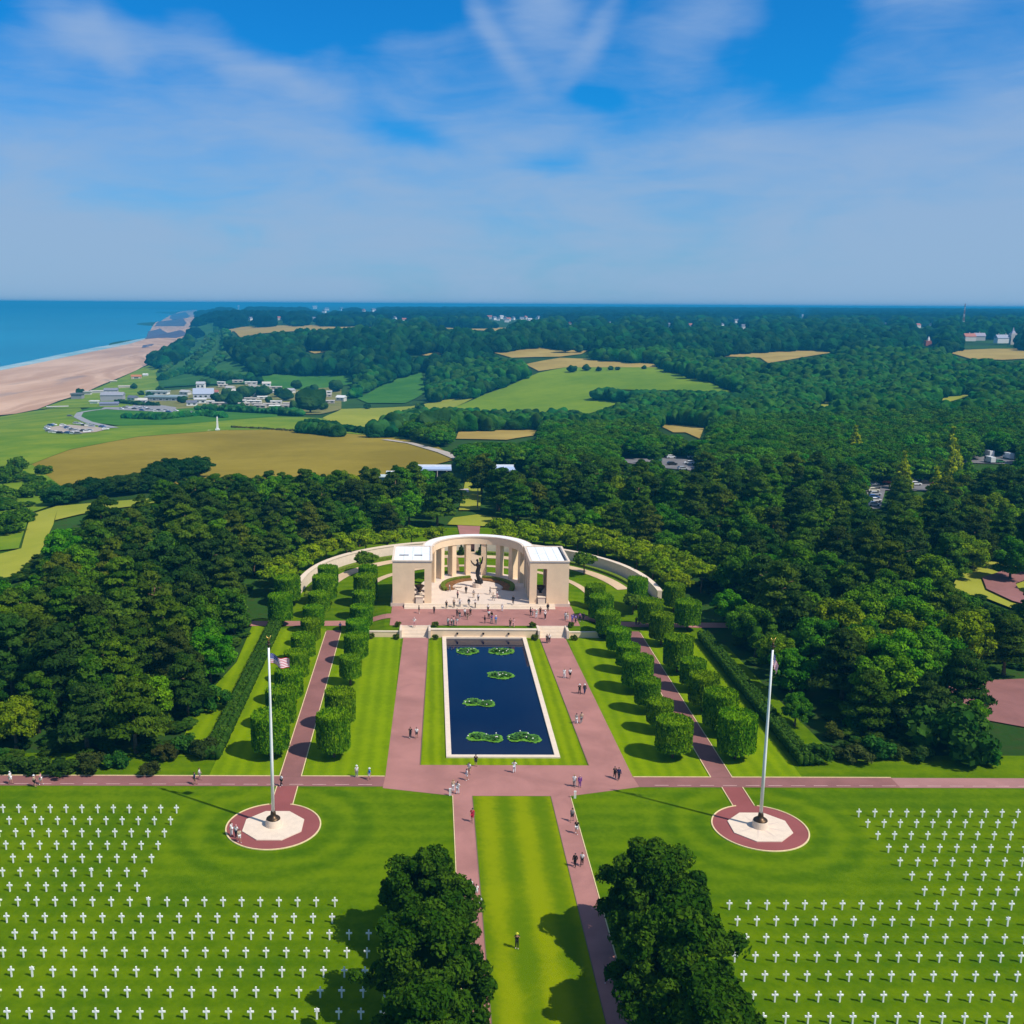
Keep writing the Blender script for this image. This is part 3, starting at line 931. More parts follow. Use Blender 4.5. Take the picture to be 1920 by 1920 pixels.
# ------------------------------------------------------------------ memorial
mem = thing('memorial', 'pale stone semicircular colonnade with two flat-roofed loggias at its ends', 'memorial', (AX, 224.5, 1.5))
CY0, FZ, TZ = 224.5, 2.2, 11.35
RI, RO = 9.9, 12.2
poly = [(AX - 18.9, 210.95), (AX + 18.9, 210.95), (AX + 18.9, 226.0), (AX + 12.6, 226.0)]
poly += [(AX + 12.75 * math.cos(a), CY0 + 12.75 * math.sin(a)) for a in np.linspace(0.12, math.pi - 0.12, 30)]
poly += [(AX - 12.6, 226.0), (AX - 18.9, 226.0)]
child(MB().prism(poly, 0.5, FZ), 'floor', FLOOR, mem)
for k in range(4):
    child(MB().box(AX - 16.0, AX + 15.6, 208.9 + 0.52 * k, 210.948 if k == 3 else 208.9 + 0.52 * (k + 1), 0.8, 1.5 + 0.17 * (k + 1)), 'step', STONE_W, mem)
for k in range(4):   # stair flights beside the front steps
    pass
ent = child(MB().arc(RI, RO, 0.0, math.pi, TZ - 1.75, TZ - 0.15, 48, (AX, CY0)), 'entablature', STONE, mem)
child(MB().arc(RI - 0.12, RO + 0.12, 0.0, math.pi, TZ - 0.147, TZ + 0.10, 48, (AX, CY0)), 'cornice', STONE_W, ent)
child(MB().arc(RI + 0.35, RO - 0.3, 0.02, math.pi - 0.02, TZ + 0.103, TZ + 0.13, 48, (AX, CY0)), 'roof', ROOF_W, ent)
for k in range(8):
    a = math.pi / 2 + R(-70 + 20 * k)
    w = 0.55
    p = []
    for r, sg in ((RI + 0.15, -1), (RO - 0.15, -1), (RO - 0.15, 1), (RI + 0.15, 1)):
        p.append((AX + r * math.cos(a) - sg * w * math.sin(a), CY0 + r * math.sin(a) + sg * w * math.cos(a)))
    pier = child(MB().prism(p, FZ + 0.003, TZ - 1.753), 'pier', STONE, mem)
for s in (-1, 1):
    def X(a, b):
        return sorted((AX + s * a, AX + s * b))
    lg = link('loggia', None, mem)
    lg.location = (s * 14.4, -7, 0.7)
    y0, y1 = 211.0, 224.6
    HT = TZ - 1.6
    t_ = 1.0
    child(MB().box(*X(13.9, 18.5), y0, y0 + t_, FZ, TZ - 0.3), 'wall', STONE, lg)
    child(MB().box(*X(10.3, 11.8), y0, y0 + t_, FZ, TZ - 0.3), 'wall', STONE, lg)
    child(MB().box(*X(11.8, 13.9), y0, y0 + t_, HT, TZ - 0.3), 'lintel', STONE, lg)
    child(MB().box(*X(17.5, 18.5), y0 + t_, y1 - t_, FZ, TZ - 0.3), 'wall', STONE, lg)
    child(MB().box(*X(14.6, 18.5), y1 - t_, y1, FZ, TZ - 0.3), 'wall', STONE, lg)
    child(MB().box(*X(10.3, 11.2), y1 - t_, y1, FZ, TZ - 0.3), 'wall', STONE, lg)
    child(MB().box(*X(11.2, 14.6), y1 - t_, y1, HT, TZ - 0.3), 'lintel', STONE, lg)
    for ya in (y0 + 3.8, y0 + 8.0):
        child(MB().box(*X(10.3, 11.4), ya, ya + 1.4, FZ, HT), 'pier', STONE, lg)
    child(MB().box(*X(10.3, 11.4), y0 + t_, y1 - t_, HT, TZ - 0.3), 'lintel', STONE, lg)
    rf = child(MB().box(*X(10.3, 18.5), y0, y1, TZ - 0.297, TZ - 0.12), 'roof', ROOF_W, lg)
    child(MB().box(*X(10.15, 18.65), y0 - 0.15, y0 + 0.3, TZ - 0.117, TZ + 0.12), 'parapet', STONE_W, rf)
    child(MB().box(*X(10.15, 18.65), y1 - 0.3, y1 + 0.1, TZ - 0.117, TZ + 0.12), 'parapet', STONE_W, rf)
    child(MB().box(*X(18.2, 18.65), y0 + 0.3, y1 - 0.3, TZ - 0.117, TZ + 0.12), 'parapet', STONE_W, rf)
    child(MB().box(*X(10.15, 10.6), y0 + 0.3, y1 - 0.3, TZ - 0.117, TZ + 0.12), 'parapet', STONE_W, rf)
    nx = 4
    for i in range(nx):
        for j in range(2):
            xa = 10.75 + i * (7.35 / nx); ya = y0 + 0.42 + j * 6.4
            child(MB().box(*X(xa, xa + 7.35 / nx - 0.09), ya, ya + 6.28, TZ - 0.117, TZ - 0.03 + 0.012 * ((i + j) % 3)), 'roof_panel', ROOF_W, rf)
    if s < 0:
        child(MB().box(*X(12.3, 14.0), y0 + 4.8, y0 + 5.1, TZ - 0.03, TZ + 0.12), 'vent', BRONZE_D, rf)
        child(MB().box(*X(15.2, 17.2), y0 + 4.8, y0 + 5.1, TZ - 0.03, TZ + 0.12), 'vent', BRONZE_D, rf)
    else:
        child(MB().box(*X(17.6, 17.95), y0 + 0.6, y1 - 0.6, TZ - 0.02, TZ + 0.06), 'gutter', BRONZE_D, rf)
    child(MB().box(*X(17.2, 17.48), y0 + 3.5, y1 - 3.5, FZ + 1.6, FZ + 5.5), 'map_panel', FLOOR, lg)
    sd_ = 'left' if s < 0 else 'right'
    u_ = thing('urn', 'dark bronze urn on a stone pedestal in the %s loggia' % sd_, 'urn', (AX + s * 12.9, y0 + 3.2, FZ), 0, 'urns in the loggias')
    MB().box(-0.65, 0.65, -0.65, 0.65, 0, 1.5).obj('pedestal', STONE_W, u_)
    MB().lathe([(0.3, 1.5), (0.4, 1.62), (0.22, 1.8), (0.55, 2.2), (0.95, 2.75), (1.05, 3.0), (0.98, 3.03), (0.7, 2.8)], 20).obj('bowl', BRONZE, u_, True)
    bl = thing('stone_plinth', 'white stone plinth standing in the %s loggia opening' % sd_, 'plinth', (AX + s * 12.85, y0 + 0.1, FZ), 0, 'plinths in the loggia openings')
    MB().box(-0.75, 0.75, -0.4, 0.5, 0, 1.35).obj('block', STONE_W, bl)
    MB().box(-0.85, 0.85, -0.5, 0.6, 1.353, 1.5).obj('cap', STONE_W, bl)

# planting beds of the court: hedged crescents round the statue
HEDGE_C = [(0.085, 0.15, 0.012), (0.06, 0.13, 0.012)]
for s, lab in ((-1, 'crescent flower bed left of the statue inside the court'), (1, 'crescent flower bed right of the statue inside the court')):
    a0, a1 = sorted((math.pi / 2 - s * R(10), math.pi / 2 - s * R(112)))
    t = thing('flower_bed', lab, 'flower bed', (AX + s * 5.5, CY0, FZ), 0, 'flower beds in the court')
    child(MB().arc(5.6, 8.0, a0, a1, FZ, FZ + 0.22, 24, (AX, CY0 - 0.8)), 'soil', SOIL, t)
    child(MB().arc(7.3, 8.25, a0, a1, FZ, FZ + 0.62, 24, (AX, CY0 - 0.8)), 'hedge', plain('bed_hedge', (0.11, 0.145, 0.012), 0.9, 0.1, 0, 0.3, 2.0), t)
child(MB().prism(circle((AX, CY0 - 0.8), 5.3, 48), FZ, FZ + 0.12), 'platform', FLOOR, mem)

# statue: bronze figure rising with lifted arms
stt = thing('statue', 'tall dark bronze figure with raised arms in the middle of the colonnade', 'statue', (AX - 0.2, 223.6, FZ + 0.12))
MB().prism(circle((0, 0), 1.0, 10), 0, 0.9).obj('pedestal', FLOOR, stt)
sk = MB()
sk.tube([(0.55, 0, 0.85), (0.5, 0, 1.7), (0.15, 0, 2.6), (0.12, 0, 3.5), (0.35, 0, 4.4), (0.3, 0, 5.2), (0.1, 0, 5.75)], [0.85, 0.52, 0.42, 0.5, 0.46, 0.62, 0.2], 12)
sk.tube([(0.5, 0, 5.2), (0.95, 0, 5.5), (1.1, -.1, 6.3), (1.2, -.15, 7.0)], [0.27, 0.24, 0.19, 0.11], 8)
sk.tube([(0.05, 0, 5.1), (-0.55, -.1, 5.0), (-1.15, -.25, 5.6), (-1.45, -.3, 6.2)], [0.26, 0.22, 0.17, 0.1], 8)
sk.lathe([(0.08, 5.75), (0.26, 5.9), (0.3, 6.1), (0.2, 6.35), (0.05, 6.42)], 10, (0.02, 0, 0))
for q in range(5):
    a = q * 1.25
    sk.tube([(0.4, 0, 0.85), (0.4 + 0.75 * math.cos(a), 0.75 * math.sin(a), 1.25), (0.4 + 0.95 * math.cos(a + .5), 0.95 * math.sin(a + .5), 1.8)], [0.5, 0.3, 0.05], 6)
fg = sk.obj('figure', BRONZE_D, stt, True)
rm = fg.modifiers.new('remesh', 'REMESH'); rm.mode = 'VOXEL'; rm.voxel_size = 0.075; rm.use_smooth_shade = True

for (u, v, lab) in ((859, 1103, 'pale stone bench left of the statue'), (928, 1105, 'pale stone bench right of the statue'), (931, 1121, 'pale stone bench at the right front of the court')):
    p = gp(u, v, FZ)
    t = thing('stone_bench', lab, 'bench', tuple(p), 0, 'stone benches in the court')
    MB().box(-0.95, 0.95, -0.28, 0.28, 0.40, 0.52).obj('seat', STONE_W, t)
    for sx in (-1, 1):
        MB().box(sx * 0.7 - 0.12, sx * 0.7 + 0.12, -0.22, 0.22, 0, 0.398).obj('leg', STONE_W, t)

# ------------------------------------------------------------------ walled garden behind
EC, EA, EE = (AX - 0.2, 218.5), 39.0, 42.0 / 39.0
gw = thing('garden_wall', 'long curved pale stone wall sweeping round behind the colonnade', 'wall', (AX, 262, 1.4))


def arc_land(r0, r1, a0, a1, h0, h1, n, name, mat, par, **kw):
    mb = MB()
    vs, fs = [], []
    for i in range(n + 1):
        a = a0 + (a1 - a0) * i / n
        for r, hh in ((r0, h0), (r1, h0), (r1, h1), (r0, h1)):
            x, y = EC[0] + r * math.cos(a), EC[1] + EE * r * math.sin(a)
            y -= 0.045 * (x - AX)
            vs.append((x, y, float(near_h(np.array(x), np.array(y))) + hh))
    for i in range(n):
        o = i * 4
        for k in range(4):
            fs.append((o + k, o + 4 + k, o + 4 + (k + 1) % 4, o + (k + 1) % 4))
    fs.append((0, 1, 2, 3)); fs.append((n * 4 + 3, n * 4 + 2, n * 4 + 1, n * 4))
    mb.add(vs, fs)
    if par is None:
        return mb.obj(name, mat, **kw)
    return child(mb, name, mat, par, **kw)


GA = 0.034
for a0, a1 in ((0.02, math.pi / 2 - GA), (math.pi / 2 + GA, math.pi - 0.02)):
    arc_land(EA, EA + 0.9, a0, a1, -0.6, 2.5, 60, 'wall', STONE_W, gw)
    arc_land(EA - 0.12, EA + 1.02, a0, a1, 2.503, 2.72, 60, 'coping', STONE_W, gw)
    arc_land(EA - 2.2, EA - 1.0, a0, a1, -0.1, 0.55, 60, 'low_hedge', plain('low_hedge_leaf', (0.12, 0.17, 0.012), 0.9, 0.1, 0, 0.35, 2.0), None, label='low clipped hedge along the inside of the curved garden wall, %s half' % ('right' if a0 < 1 else 'left'), cat='hedge', group='low hedges inside the garden wall')
gx, gy = EC[0], EC[1] + EE * (EA + 0.4)
gt = thing('garden_gate', 'dark doorway in the middle of the curved garden wall on the axis', 'gate', (gx, gy, 1.5))
for sx in (-1, 1):
    MB().box(sx * 1.25 - 0.25, sx * 1.25 + 0.25, -0.6, 0.6, -0.3, 3.0).obj('gate_post', STONE_W, gt)
MB().box(-1.5, 1.5, -0.6, 0.6, 3.003, 3.4).obj('lintel', STONE_W, gt)
for k in range(8):
    MB().box(-0.94 + k * 0.24, -0.74 + k * 0.24, -0.06, 0.06, 0.05, 2.95).obj('gate_bar', BRONZE_D, gt)


def garden_ring(name, r0, r1, a0, a1, mat, lift):
    pl = []
    for a in np.linspace(a0, a1, 40):
        x, y = EC[0] + r1 * math.cos(a), EC[1] + EE * r1 * math.sin(a); pl.append((x, y - 0.045 * (x - AX)))
    for a in np.linspace(a1, a0, 40):
        x, y = EC[0] + r0 * math.cos(a), EC[1] + EE * r0 * math.sin(a); pl.append((x, y - 0.045 * (x - AX)))
    patch(name, pl, mat, lift, 1.5)


TANP = pave_mat('garden_path', (0.56, 0.40, 0.25))
garden_ring('garden_path', EA - 6.2, EA - 3.4, 0.25, math.pi - 0.25, TANP, 0.1)
garden_ring('garden_path', EA - 14.5, EA - 12.8, 0.15, math.pi - 0.15, TANP, 0.1)
patch('garden_path', rect(AX - 1.6, AX + 1.6, 237.0, gy - 0.8), TANP, 0.13, 1.5)
patch('garden_bed', rect(AX - 6.4, AX - 3.6, 238.5, 253), pave_mat('bed_soil', (0.30, 0.17, 0.09), 0.25), 0.13, 1.5)
patch('axis_path', strip([(gx, gy + 0.8), (gx + 0.4, 280), (gx + 0.8, 297)], [4.6, 5.4, 7.0]), PINK, 0.16, 1.5)

# ------------------------------------------------------------------ foliage builders
ICO = {}


def ico(sub):
    if sub not in ICO:
        bm = bmesh.new(); bmesh.ops.create_icosphere(bm, subdivisions=sub, radius=1.0)
        bm.verts.ensure_lookup_table()
        ICO[sub] = (np.array([v.co[:] for v in bm.verts]), np.array([[v.index for v in f.verts] for f in bm.faces]))
        bm.free()
    return ICO[sub]


def foliage_mesh(name, clumps, n_leaf, size, seed, mat, core=0.72, flat=0.35, jitter=0.55, aspect=1.6, core_sub=1):
    """clumps: (x, y, z, rx, ry, rz). Leaf-sized quads over lumps, plus a small solid heart in each lump so no daylight leaks."""
    r = np.random.default_rng(seed)
    V, Fq, tone = [], [], []
    nb = 0
    iv, ifc = ico(core_sub)
    tris = []
    tt = []
    for c in clumps:
        c = np.array(c); ctr, rad = c[:3], c[3:6]
        t0 = r.uniform(0, 1)
        n = int(n_leaf * (c[6] if len(c) > 6 else 1))
        d = r.normal(size=(n, 3)); d /= np.linalg.norm(d, axis=1)[:, None]
        d[:, 2] = np.where(d[:, 2] < -flat, -d[:, 2], d[:, 2])
        p = ctr + d * rad * r.uniform(0.72, 1.12, (n, 1))
        nrm = d + r.normal(size=(n, 3)) * jitter
        nrm /= np.linalg.norm(nrm, axis=1)[:, None]
        a = np.cross(nrm, r.normal(size=(n, 3))); a /= np.linalg.norm(a, axis=1)[:, None]
        b = np.cross(nrm, a)
        s = size * r.uniform(0.6, 1.3, (n, 1)) * 0.5
        a = a * s * aspect; b = b * s
        q = np.stack([p - a, p + b * 0.9, p + a, p - b * 0.9], 1).reshape(-1, 3)
        V.append(q); tone += [np.clip(t0 * 0.75 + r.uniform(0, 0.45, n), 0, 1)]
        Fq.append(np.arange(4 * n).reshape(n, 4) + nb); nb += 4 * n
    nq = nb // 4
    cv = []
    for c in clumps:
        if core <= 0: break
        c = np.array(c)
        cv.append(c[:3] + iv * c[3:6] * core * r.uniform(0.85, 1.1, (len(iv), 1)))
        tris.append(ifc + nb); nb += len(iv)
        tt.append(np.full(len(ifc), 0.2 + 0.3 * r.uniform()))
    allv = np.concatenate(V + cv)
    me = bpy.data.meshes.new(name)
    nt = sum(len(t) for t in tris)
    me.vertices.add(len(allv)); me.vertices.foreach_set('co', allv.ravel())
    loops = np.concatenate([f.ravel() for f in Fq] + [t.ravel() for t in tris])
    me.loops.add(len(loops)); me.loops.foreach_set('vertex_index', loops.astype(np.int32))
    me.polygons.add(nq + nt)
    starts = np.concatenate([np.arange(nq) * 4, nq * 4 + np.arange(nt) * 3])
    me.polygons.foreach_set('loop_start', starts.astype(np.int32))
    me.polygons.foreach_set('loop_total', np.concatenate([np.full(nq, 4), np.full(nt, 3)]).astype(np.int32))
    at_ = me.attributes.new('tone', 'FLOAT', 'FACE')
    at_.data.foreach_set('value', np.concatenate(tone + tt).astype(np.float32))
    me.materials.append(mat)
    me.update(calc_edges=True)
    return me


def trunk_mesh(name, h, r0, r1, seed, limbs=5, spread=2.2, lean=0.05, start=0.35):
    rr = random.Random(seed)
    mb = MB()
    pts, rad = [], []
    lx, ly = rr.uniform(-lean, lean), rr.uniform(-lean, lean)
    for k in range(6):
        t = k / 5
        pts.append((lx * h * t + rr.uniform(-.08, .08) * (k > 0), ly * h * t + rr.uniform(-.08, .08) * (k > 0), h * t - (0.3 if k == 0 else 0)))
        rad.append(r0 + (r1 - r0) * t if k else r0 * 1.35)
    mb.tube(pts, rad, 7)
    for k in range(limbs):
        t = start + (0.95 - start) * (k + 0.5) / limbs
        a = rr.uniform(0, 6.28); L = spread * rr.uniform(0.6, 1.1) * (1.15 - t * 0.5)
        b = Vector((lx * h * t, ly * h * t, h * t))
        m_ = b + Vector((math.cos(a) * L * .5, math.sin(a) * L * .5, L * 0.28)); e = b + Vector((math.cos(a) * L, math.sin(a) * L, L * 0.42))
        mb.tube([b, m_, e], [r0 * .38, r0 * .27, r0 * .1], 5)
    return mb.mesh(name, BARK, True)


def pine_clumps(seed, h=11.5, w=4.6):
    """flat plates of needles stacked round the stem, dome on top"""
    r = random.Random(seed); out = []
    levels = 7
    for i in range(levels):
        t = i / (levels - 1)
        z = h * (0.36 + 0.58 * t)
        ring = w * (1.0 - 0.62 * t ** 1.6) * r.uniform(0.8, 1.08)
        k = max(2, int(7.5 * (1 - 0.62 * t)))
        a0 = r.uniform(0, 6.28)
        for j in range(k):
            a = a0 + 6.283 * j / k + r.uniform(-.35, .35)
            q = ring * r.uniform(0.45, 0.95)
            s = r.uniform(1.15, 1.9) * (1.1 - 0.35 * t)
            out.append((q * math.cos(a), q * math.sin(a), z + r.uniform(-.6, .6), s * 1.15, s, s * r.uniform(0.36, 0.55)))
    for j in range(5):
        out.append((r.uniform(-.9, .9), r.uniform(-.9, .9), h * r.uniform(0.9, 1.0), 1.1, 1.1, 0.7))
    return out


def dome_clumps(seed, h=9.5, w=4.2, base=2.2, n=46, s0=1.2):
    r = random.Random(seed); out = []
    for i in range(n):
        u = r.uniform(-0.75, 1.0); a = r.uniform(0, 6.283); q = math.sqrt(max(0, 1 - u * u))
        k = r.uniform(0.62, 0.95)
        zc = base + (h - base) * 0.5
        s = s0 * r.uniform(0.7, 1.25)
        bulge = 1 + 0.16 * math.sin(3 * a + seed) + 0.1 * math.sin(5 * a + 2 * seed)
        out.append((w * q * k * bulge * math.cos(a), w * q * k * bulge * math.sin(a), zc + (h - base) * 0.5 * u * k * 1.02, s, s, s * 0.82))
    out.append((0, 0, base + (h - base) * 0.45, w * 0.62, w * 0.62, (h - base) * 0.34, 0.4))
    return out


def cone_clumps(seed, h=11, w=2.6):
    r = random.Random(seed); out = []
    for i in range(11):
        t = i / 10; z = 0.9 + (h - 1.2) * t; q = w * (1 - t) ** 0.85
        k = max(1, int(7 * (1 - t)))
        for j in range(k):
            a = 6.283 * j / k + r.uniform(0, 1.2)
            s = 0.45 + 0.62 * (1 - t)
            out.append((q * .8 * math.cos(a), q * .8 * math.sin(a), z, s * 1.15, s * 1.15, s * .8))
    return out


def egg(cl, h):
    """crown wide below, narrow above, with limbs of leaves standing out of it"""
    r = random.Random(len(cl) + int(cl[0][0] * 100)); out = []
    for c in cl:
        k = 1.2 - 0.55 * (c[2] / h) ** 2
        j = r.choice((0.8, 0.95, 1.0, 1.0, 1.14, 1.22)); q = r.uniform(0.6, 1.15)
        out.append((c[0] * k * j, c[1] * k * j, c[2] + r.uniform(-.4, .5), c[3] * q, c[4] * q, c[5] * q, *(tuple(c[6:]) or (q * q,))))
    return out


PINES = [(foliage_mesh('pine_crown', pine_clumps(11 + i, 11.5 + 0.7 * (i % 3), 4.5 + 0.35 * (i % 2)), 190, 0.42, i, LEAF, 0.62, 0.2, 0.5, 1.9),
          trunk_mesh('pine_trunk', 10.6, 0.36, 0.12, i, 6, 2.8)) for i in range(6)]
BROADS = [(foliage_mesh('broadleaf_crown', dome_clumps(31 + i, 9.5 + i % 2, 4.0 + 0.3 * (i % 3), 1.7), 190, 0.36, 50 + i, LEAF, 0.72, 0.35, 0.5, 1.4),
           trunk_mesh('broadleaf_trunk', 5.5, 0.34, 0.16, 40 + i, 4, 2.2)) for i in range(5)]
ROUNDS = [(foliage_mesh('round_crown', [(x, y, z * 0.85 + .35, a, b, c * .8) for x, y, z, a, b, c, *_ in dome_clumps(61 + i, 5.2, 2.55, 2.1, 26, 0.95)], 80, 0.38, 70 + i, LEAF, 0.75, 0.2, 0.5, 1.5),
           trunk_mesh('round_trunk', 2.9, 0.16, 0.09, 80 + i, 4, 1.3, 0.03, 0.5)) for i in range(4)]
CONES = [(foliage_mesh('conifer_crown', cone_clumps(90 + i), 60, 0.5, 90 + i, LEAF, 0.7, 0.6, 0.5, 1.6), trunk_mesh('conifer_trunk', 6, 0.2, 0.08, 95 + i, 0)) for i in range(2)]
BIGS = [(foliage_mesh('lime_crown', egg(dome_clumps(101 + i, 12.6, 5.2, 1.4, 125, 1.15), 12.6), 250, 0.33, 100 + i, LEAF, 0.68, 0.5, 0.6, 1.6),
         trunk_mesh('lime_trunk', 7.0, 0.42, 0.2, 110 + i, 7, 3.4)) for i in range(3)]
LAWNX = None
BUSHES = [foliage_mesh('bush_leaves', [(x, y, max(z, .3), a, b, c) for x, y, z, a, b, c, *_ in dome_clumps(121 + i, 2.3, 1.6, 0.0, 22, 0.6)], 75, 0.30, 120 + i, LEAF, 0.75, 0.3, 0.5, 1.4) for i in range(3)]


def tree(kind, proto, loc, s, rz, color, label, cat='tree', group=None, sz=None):
    t = thing(kind, label, cat, tuple(loc), rz, group, (s, s, s * (sz or 1)))
    link('trunk', proto[1], t)
    link('crown', proto[0], t, color=color)
    return t


# clipped cylinders ------------------------------------------------------------
def topiary_mesh(seed):
    r = np.random.default_rng(seed)
    R0, H0, B0 = 1.0, 1.0, 0.14                           # unit drum, scaled on placing
    n, mrows = 40, 16
    V, Fc, T = [], [], []
    prof = [(0.80, B0)] + [(1.0, B0 + (0.97 - B0) * j / mrows) for j in range(mrows + 1)] + [(0.96, 1.0), (0.80, 0.985), (0.55, 0.945), (0.28, 0.935), (0.02, 0.93)]
    for rad, z in prof:
        for k in range(n):
            a = 2 * math.pi * k / n
            q = rad * (1 + 0.035 * math.sin(3 * a + seed) + r.uniform(-.075, .045))
            V.append((q * math.cos(a), q * math.sin(a), z + r.uniform(-.012, .012)))
    for j in range(len(prof) - 1):
        for k in range(n):
            Fc.append((j * n + k, j * n + (k + 1) % n, (j + 1) * n + (k + 1) % n, (j + 1) * n + k)); T.append(r.uniform(-0.35, 0.1))  # core toned dark, shade of the leaf gaps put into its colour
    # leaf sprays
    nl = 5600
    for i in range(nl):
        a = r.uniform(0, 2 * math.pi)
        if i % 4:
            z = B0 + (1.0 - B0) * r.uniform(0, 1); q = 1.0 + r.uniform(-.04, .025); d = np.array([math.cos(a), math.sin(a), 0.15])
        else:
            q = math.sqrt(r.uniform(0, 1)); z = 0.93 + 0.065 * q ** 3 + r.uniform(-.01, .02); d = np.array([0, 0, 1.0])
        q *= 1 + 0.035 * math.sin(3 * a + seed)
        p = np.array([q * math.cos(a), q * math.sin(a), z])
        nn = d + r.normal(size=3) * 0.5; nn /= np.linalg.norm(nn)
        up = np.array([0, 0, 1.0]) + r.normal(size=3) * 0.6
        x = np.cross(nn, up); x /= np.linalg.norm(x); y = np.cross(nn, x)
        sp_ = r.uniform(0, 6.28); x, y = x * math.cos(sp_) + y * math.sin(sp_), y * math.cos(sp_) - x * math.sin(sp_)
        s = 0.043 * r.uniform(0.5, 1.5)
        b = len(V)
        for dx, dy in ((-.5, -1), (.5, -1), (.5, 1), (-.5, 1)):
            V.append(tuple(p + x * s * dx * 1.1 + y * s * dy * 1.3))
        Fc.append((b, b + 1, b + 2, b + 3)); T.append(0.40 + 0.30 * math.sin(7 * a + 3 * seed) * math.sin(9 * z + 5 * a) + r.uniform(-0.5, 0.5) if i % 4 else r.uniform(0.65, 1.1))  # top leaves toned lighter, sunlit look put into their colour
    me = bpy.data.meshes.new('clipped_leaves')
    me.from_pydata(V, [], Fc)
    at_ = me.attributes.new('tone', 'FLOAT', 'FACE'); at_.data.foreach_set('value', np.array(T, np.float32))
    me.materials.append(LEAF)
    return me


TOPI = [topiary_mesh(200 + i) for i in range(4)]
TOPI_TRUNK = MB().tube([(0, 0, -.2), (0, 0, 2.6)], [0.22, 0.18], 8).mesh('clipped_trunk', BARK, True)
RI_Y = [(143.8, 5.6, 5.3), (153.2, 4.3, 4.2), (161.3, 4.4, 4.8), (170.6, 5.6, 5.7), (180.2, 4.5, 4.4), (189.2, 4.8, 4.5), (199.6, 5.1, 4.8), (208.0, 5.3, 5.4), (217.5, 4.6, 4.8)]
RO_Y = [(143.4, 5.8, 6.6), (152.6, 5.5, 6.4), (161.8, 5.2, 5.6), (171.0, 4.6, 4.8), (180.2, 5.5, 6.2), (195.6, 4.9, 5.8), (206.5, 5.3, 5.4), (219.5, 4.6, 6.3)]
RT_Y = [(205.4, 5.5, 5.5), (217.2, 4.7, 5.6)]
LI_Y = [(143.6, 5.2, 6.3), (154.2, 5.0, 5.6), (173.4, 4.0, 4.3), (184.2, 4.7, 4.8), (193.6, 4.7, 4.5), (202.8, 4.8, 4.6), (212.0, 4.8, 5.0), (220.6, 5.4, 6.3), (226.8, 4.4, 6.4)]
LO_Y = [(143.8, 5.8, 6.1), (153.8, 4.9, 6.1), (164.1, 4.9, 5.4), (174.0, 4.5, 5.1), (184.6, 4.7, 4.7), (194.0, 4.0, 4.6), (203.0, 4.5, 4.6), (212.8, 4.9, 4.6), (221.5, 5.6, 5.8), (229.0, 4.8, 5.6)]
LT_Y = [(207.5, 5.3, 6.0), (221.0, 6.0, 5.6)]
rowsT = [('right', 'inner', 24.9, RI_Y), ('right', 'middle', 34.4, RO_Y), ('right', 'outer', 42.2, RT_Y), ('left', 'inner', -24.8, LI_Y), ('left', 'middle', -34.3, LO_Y), ('left', 'outer', -42.0, LT_Y)]
nt = 0
for side, row, x0, lst in rowsT:
    for i, (y, dia, hh) in enumerate(lst):
        k = nt % 4; nt += 1
        x = x0 + random.uniform(-.25, .25)
        sh_ = 1.0 - 1.7 / CAM_H                      # crowns stand on short stems
        x, y, dia, hh = CAM_X + (x - CAM_X) * sh_, y * sh_, dia * sh_, hh * sh_
        z = float(land(x, y))
        g_ = random.random()
        colr = (0.085 + 0.04 * g_, 0.215 + 0.04 * random.random(), 0.002)
        t = thing('clipped_tree', 'tree clipped to a drum, %s from the road, %s row on the %s' % (nth(i + 1), row, side), 'topiary', (x, y, z), random.uniform(0, 6), 'clipped trees beside the mall')
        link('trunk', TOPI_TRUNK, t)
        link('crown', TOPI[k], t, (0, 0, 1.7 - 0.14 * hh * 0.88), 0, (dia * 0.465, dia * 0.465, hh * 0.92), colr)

# rounded and standard trees near the garden
for (u, v, s, lab) in ((686, 1080, 1.1, 'rounded tree behind the left clipped rows beside the left loggia'), (1095, 1082, 1.12, 'rounded tree behind the right clipped rows beside the right loggia'),
                       (1187, 1146, 0.9, 'slim standard tree between the right clipped drums')):
    p = gp(u, v, 0.9); p[2] = float(land(p[0], p[1]))
    tree('round_tree', ROUNDS[0], p, s, 1.0, (0.075, 0.15, 0.008), lab, group='round trees by the garden', sz=0.9)
# ring of round trees behind the garden wall
n_r = 0
for ring, (ea, cnt) in enumerate(((5.0, 22), (11.5, 27))):
    for i in range(cnt):
        a = 0.06 + (math.pi - 0.12) * (i + 0.5 * ring) / (cnt - 1)
        if a > math.pi - 0.04: continue
        if abs(a - math.pi / 2) < (0.12 if ring else 0.10): continue
        if ring and a > math.pi / 2: continue
        x = EC[0] + (EA + ea) * math.cos(a) + random.uniform(-.5, .5); y = EC[1] + (EE * EA + ea) * math.sin(a) + random.uniform(-.5, .5)
        z = float(land(x, y))
        side = 'right' if x > AX else 'left'
        n_r += 1
        j = n_r
        tree('round_tree', ROUNDS[j % 4], (x, y, z), random.uniform(0.9, 1.15) * 1.22, random.uniform(0, 6), (0.140 + 0.03 * random.random(), 0.235 + .03 * random.random(), 0.003),
             'round-headed tree behind the garden wall, %s from the %s end, %s row' % (nth(i + 1 if x > AX else cnt - i), side, 'front' if ring == 0 else 'back'), group='round trees behind the garden wall')

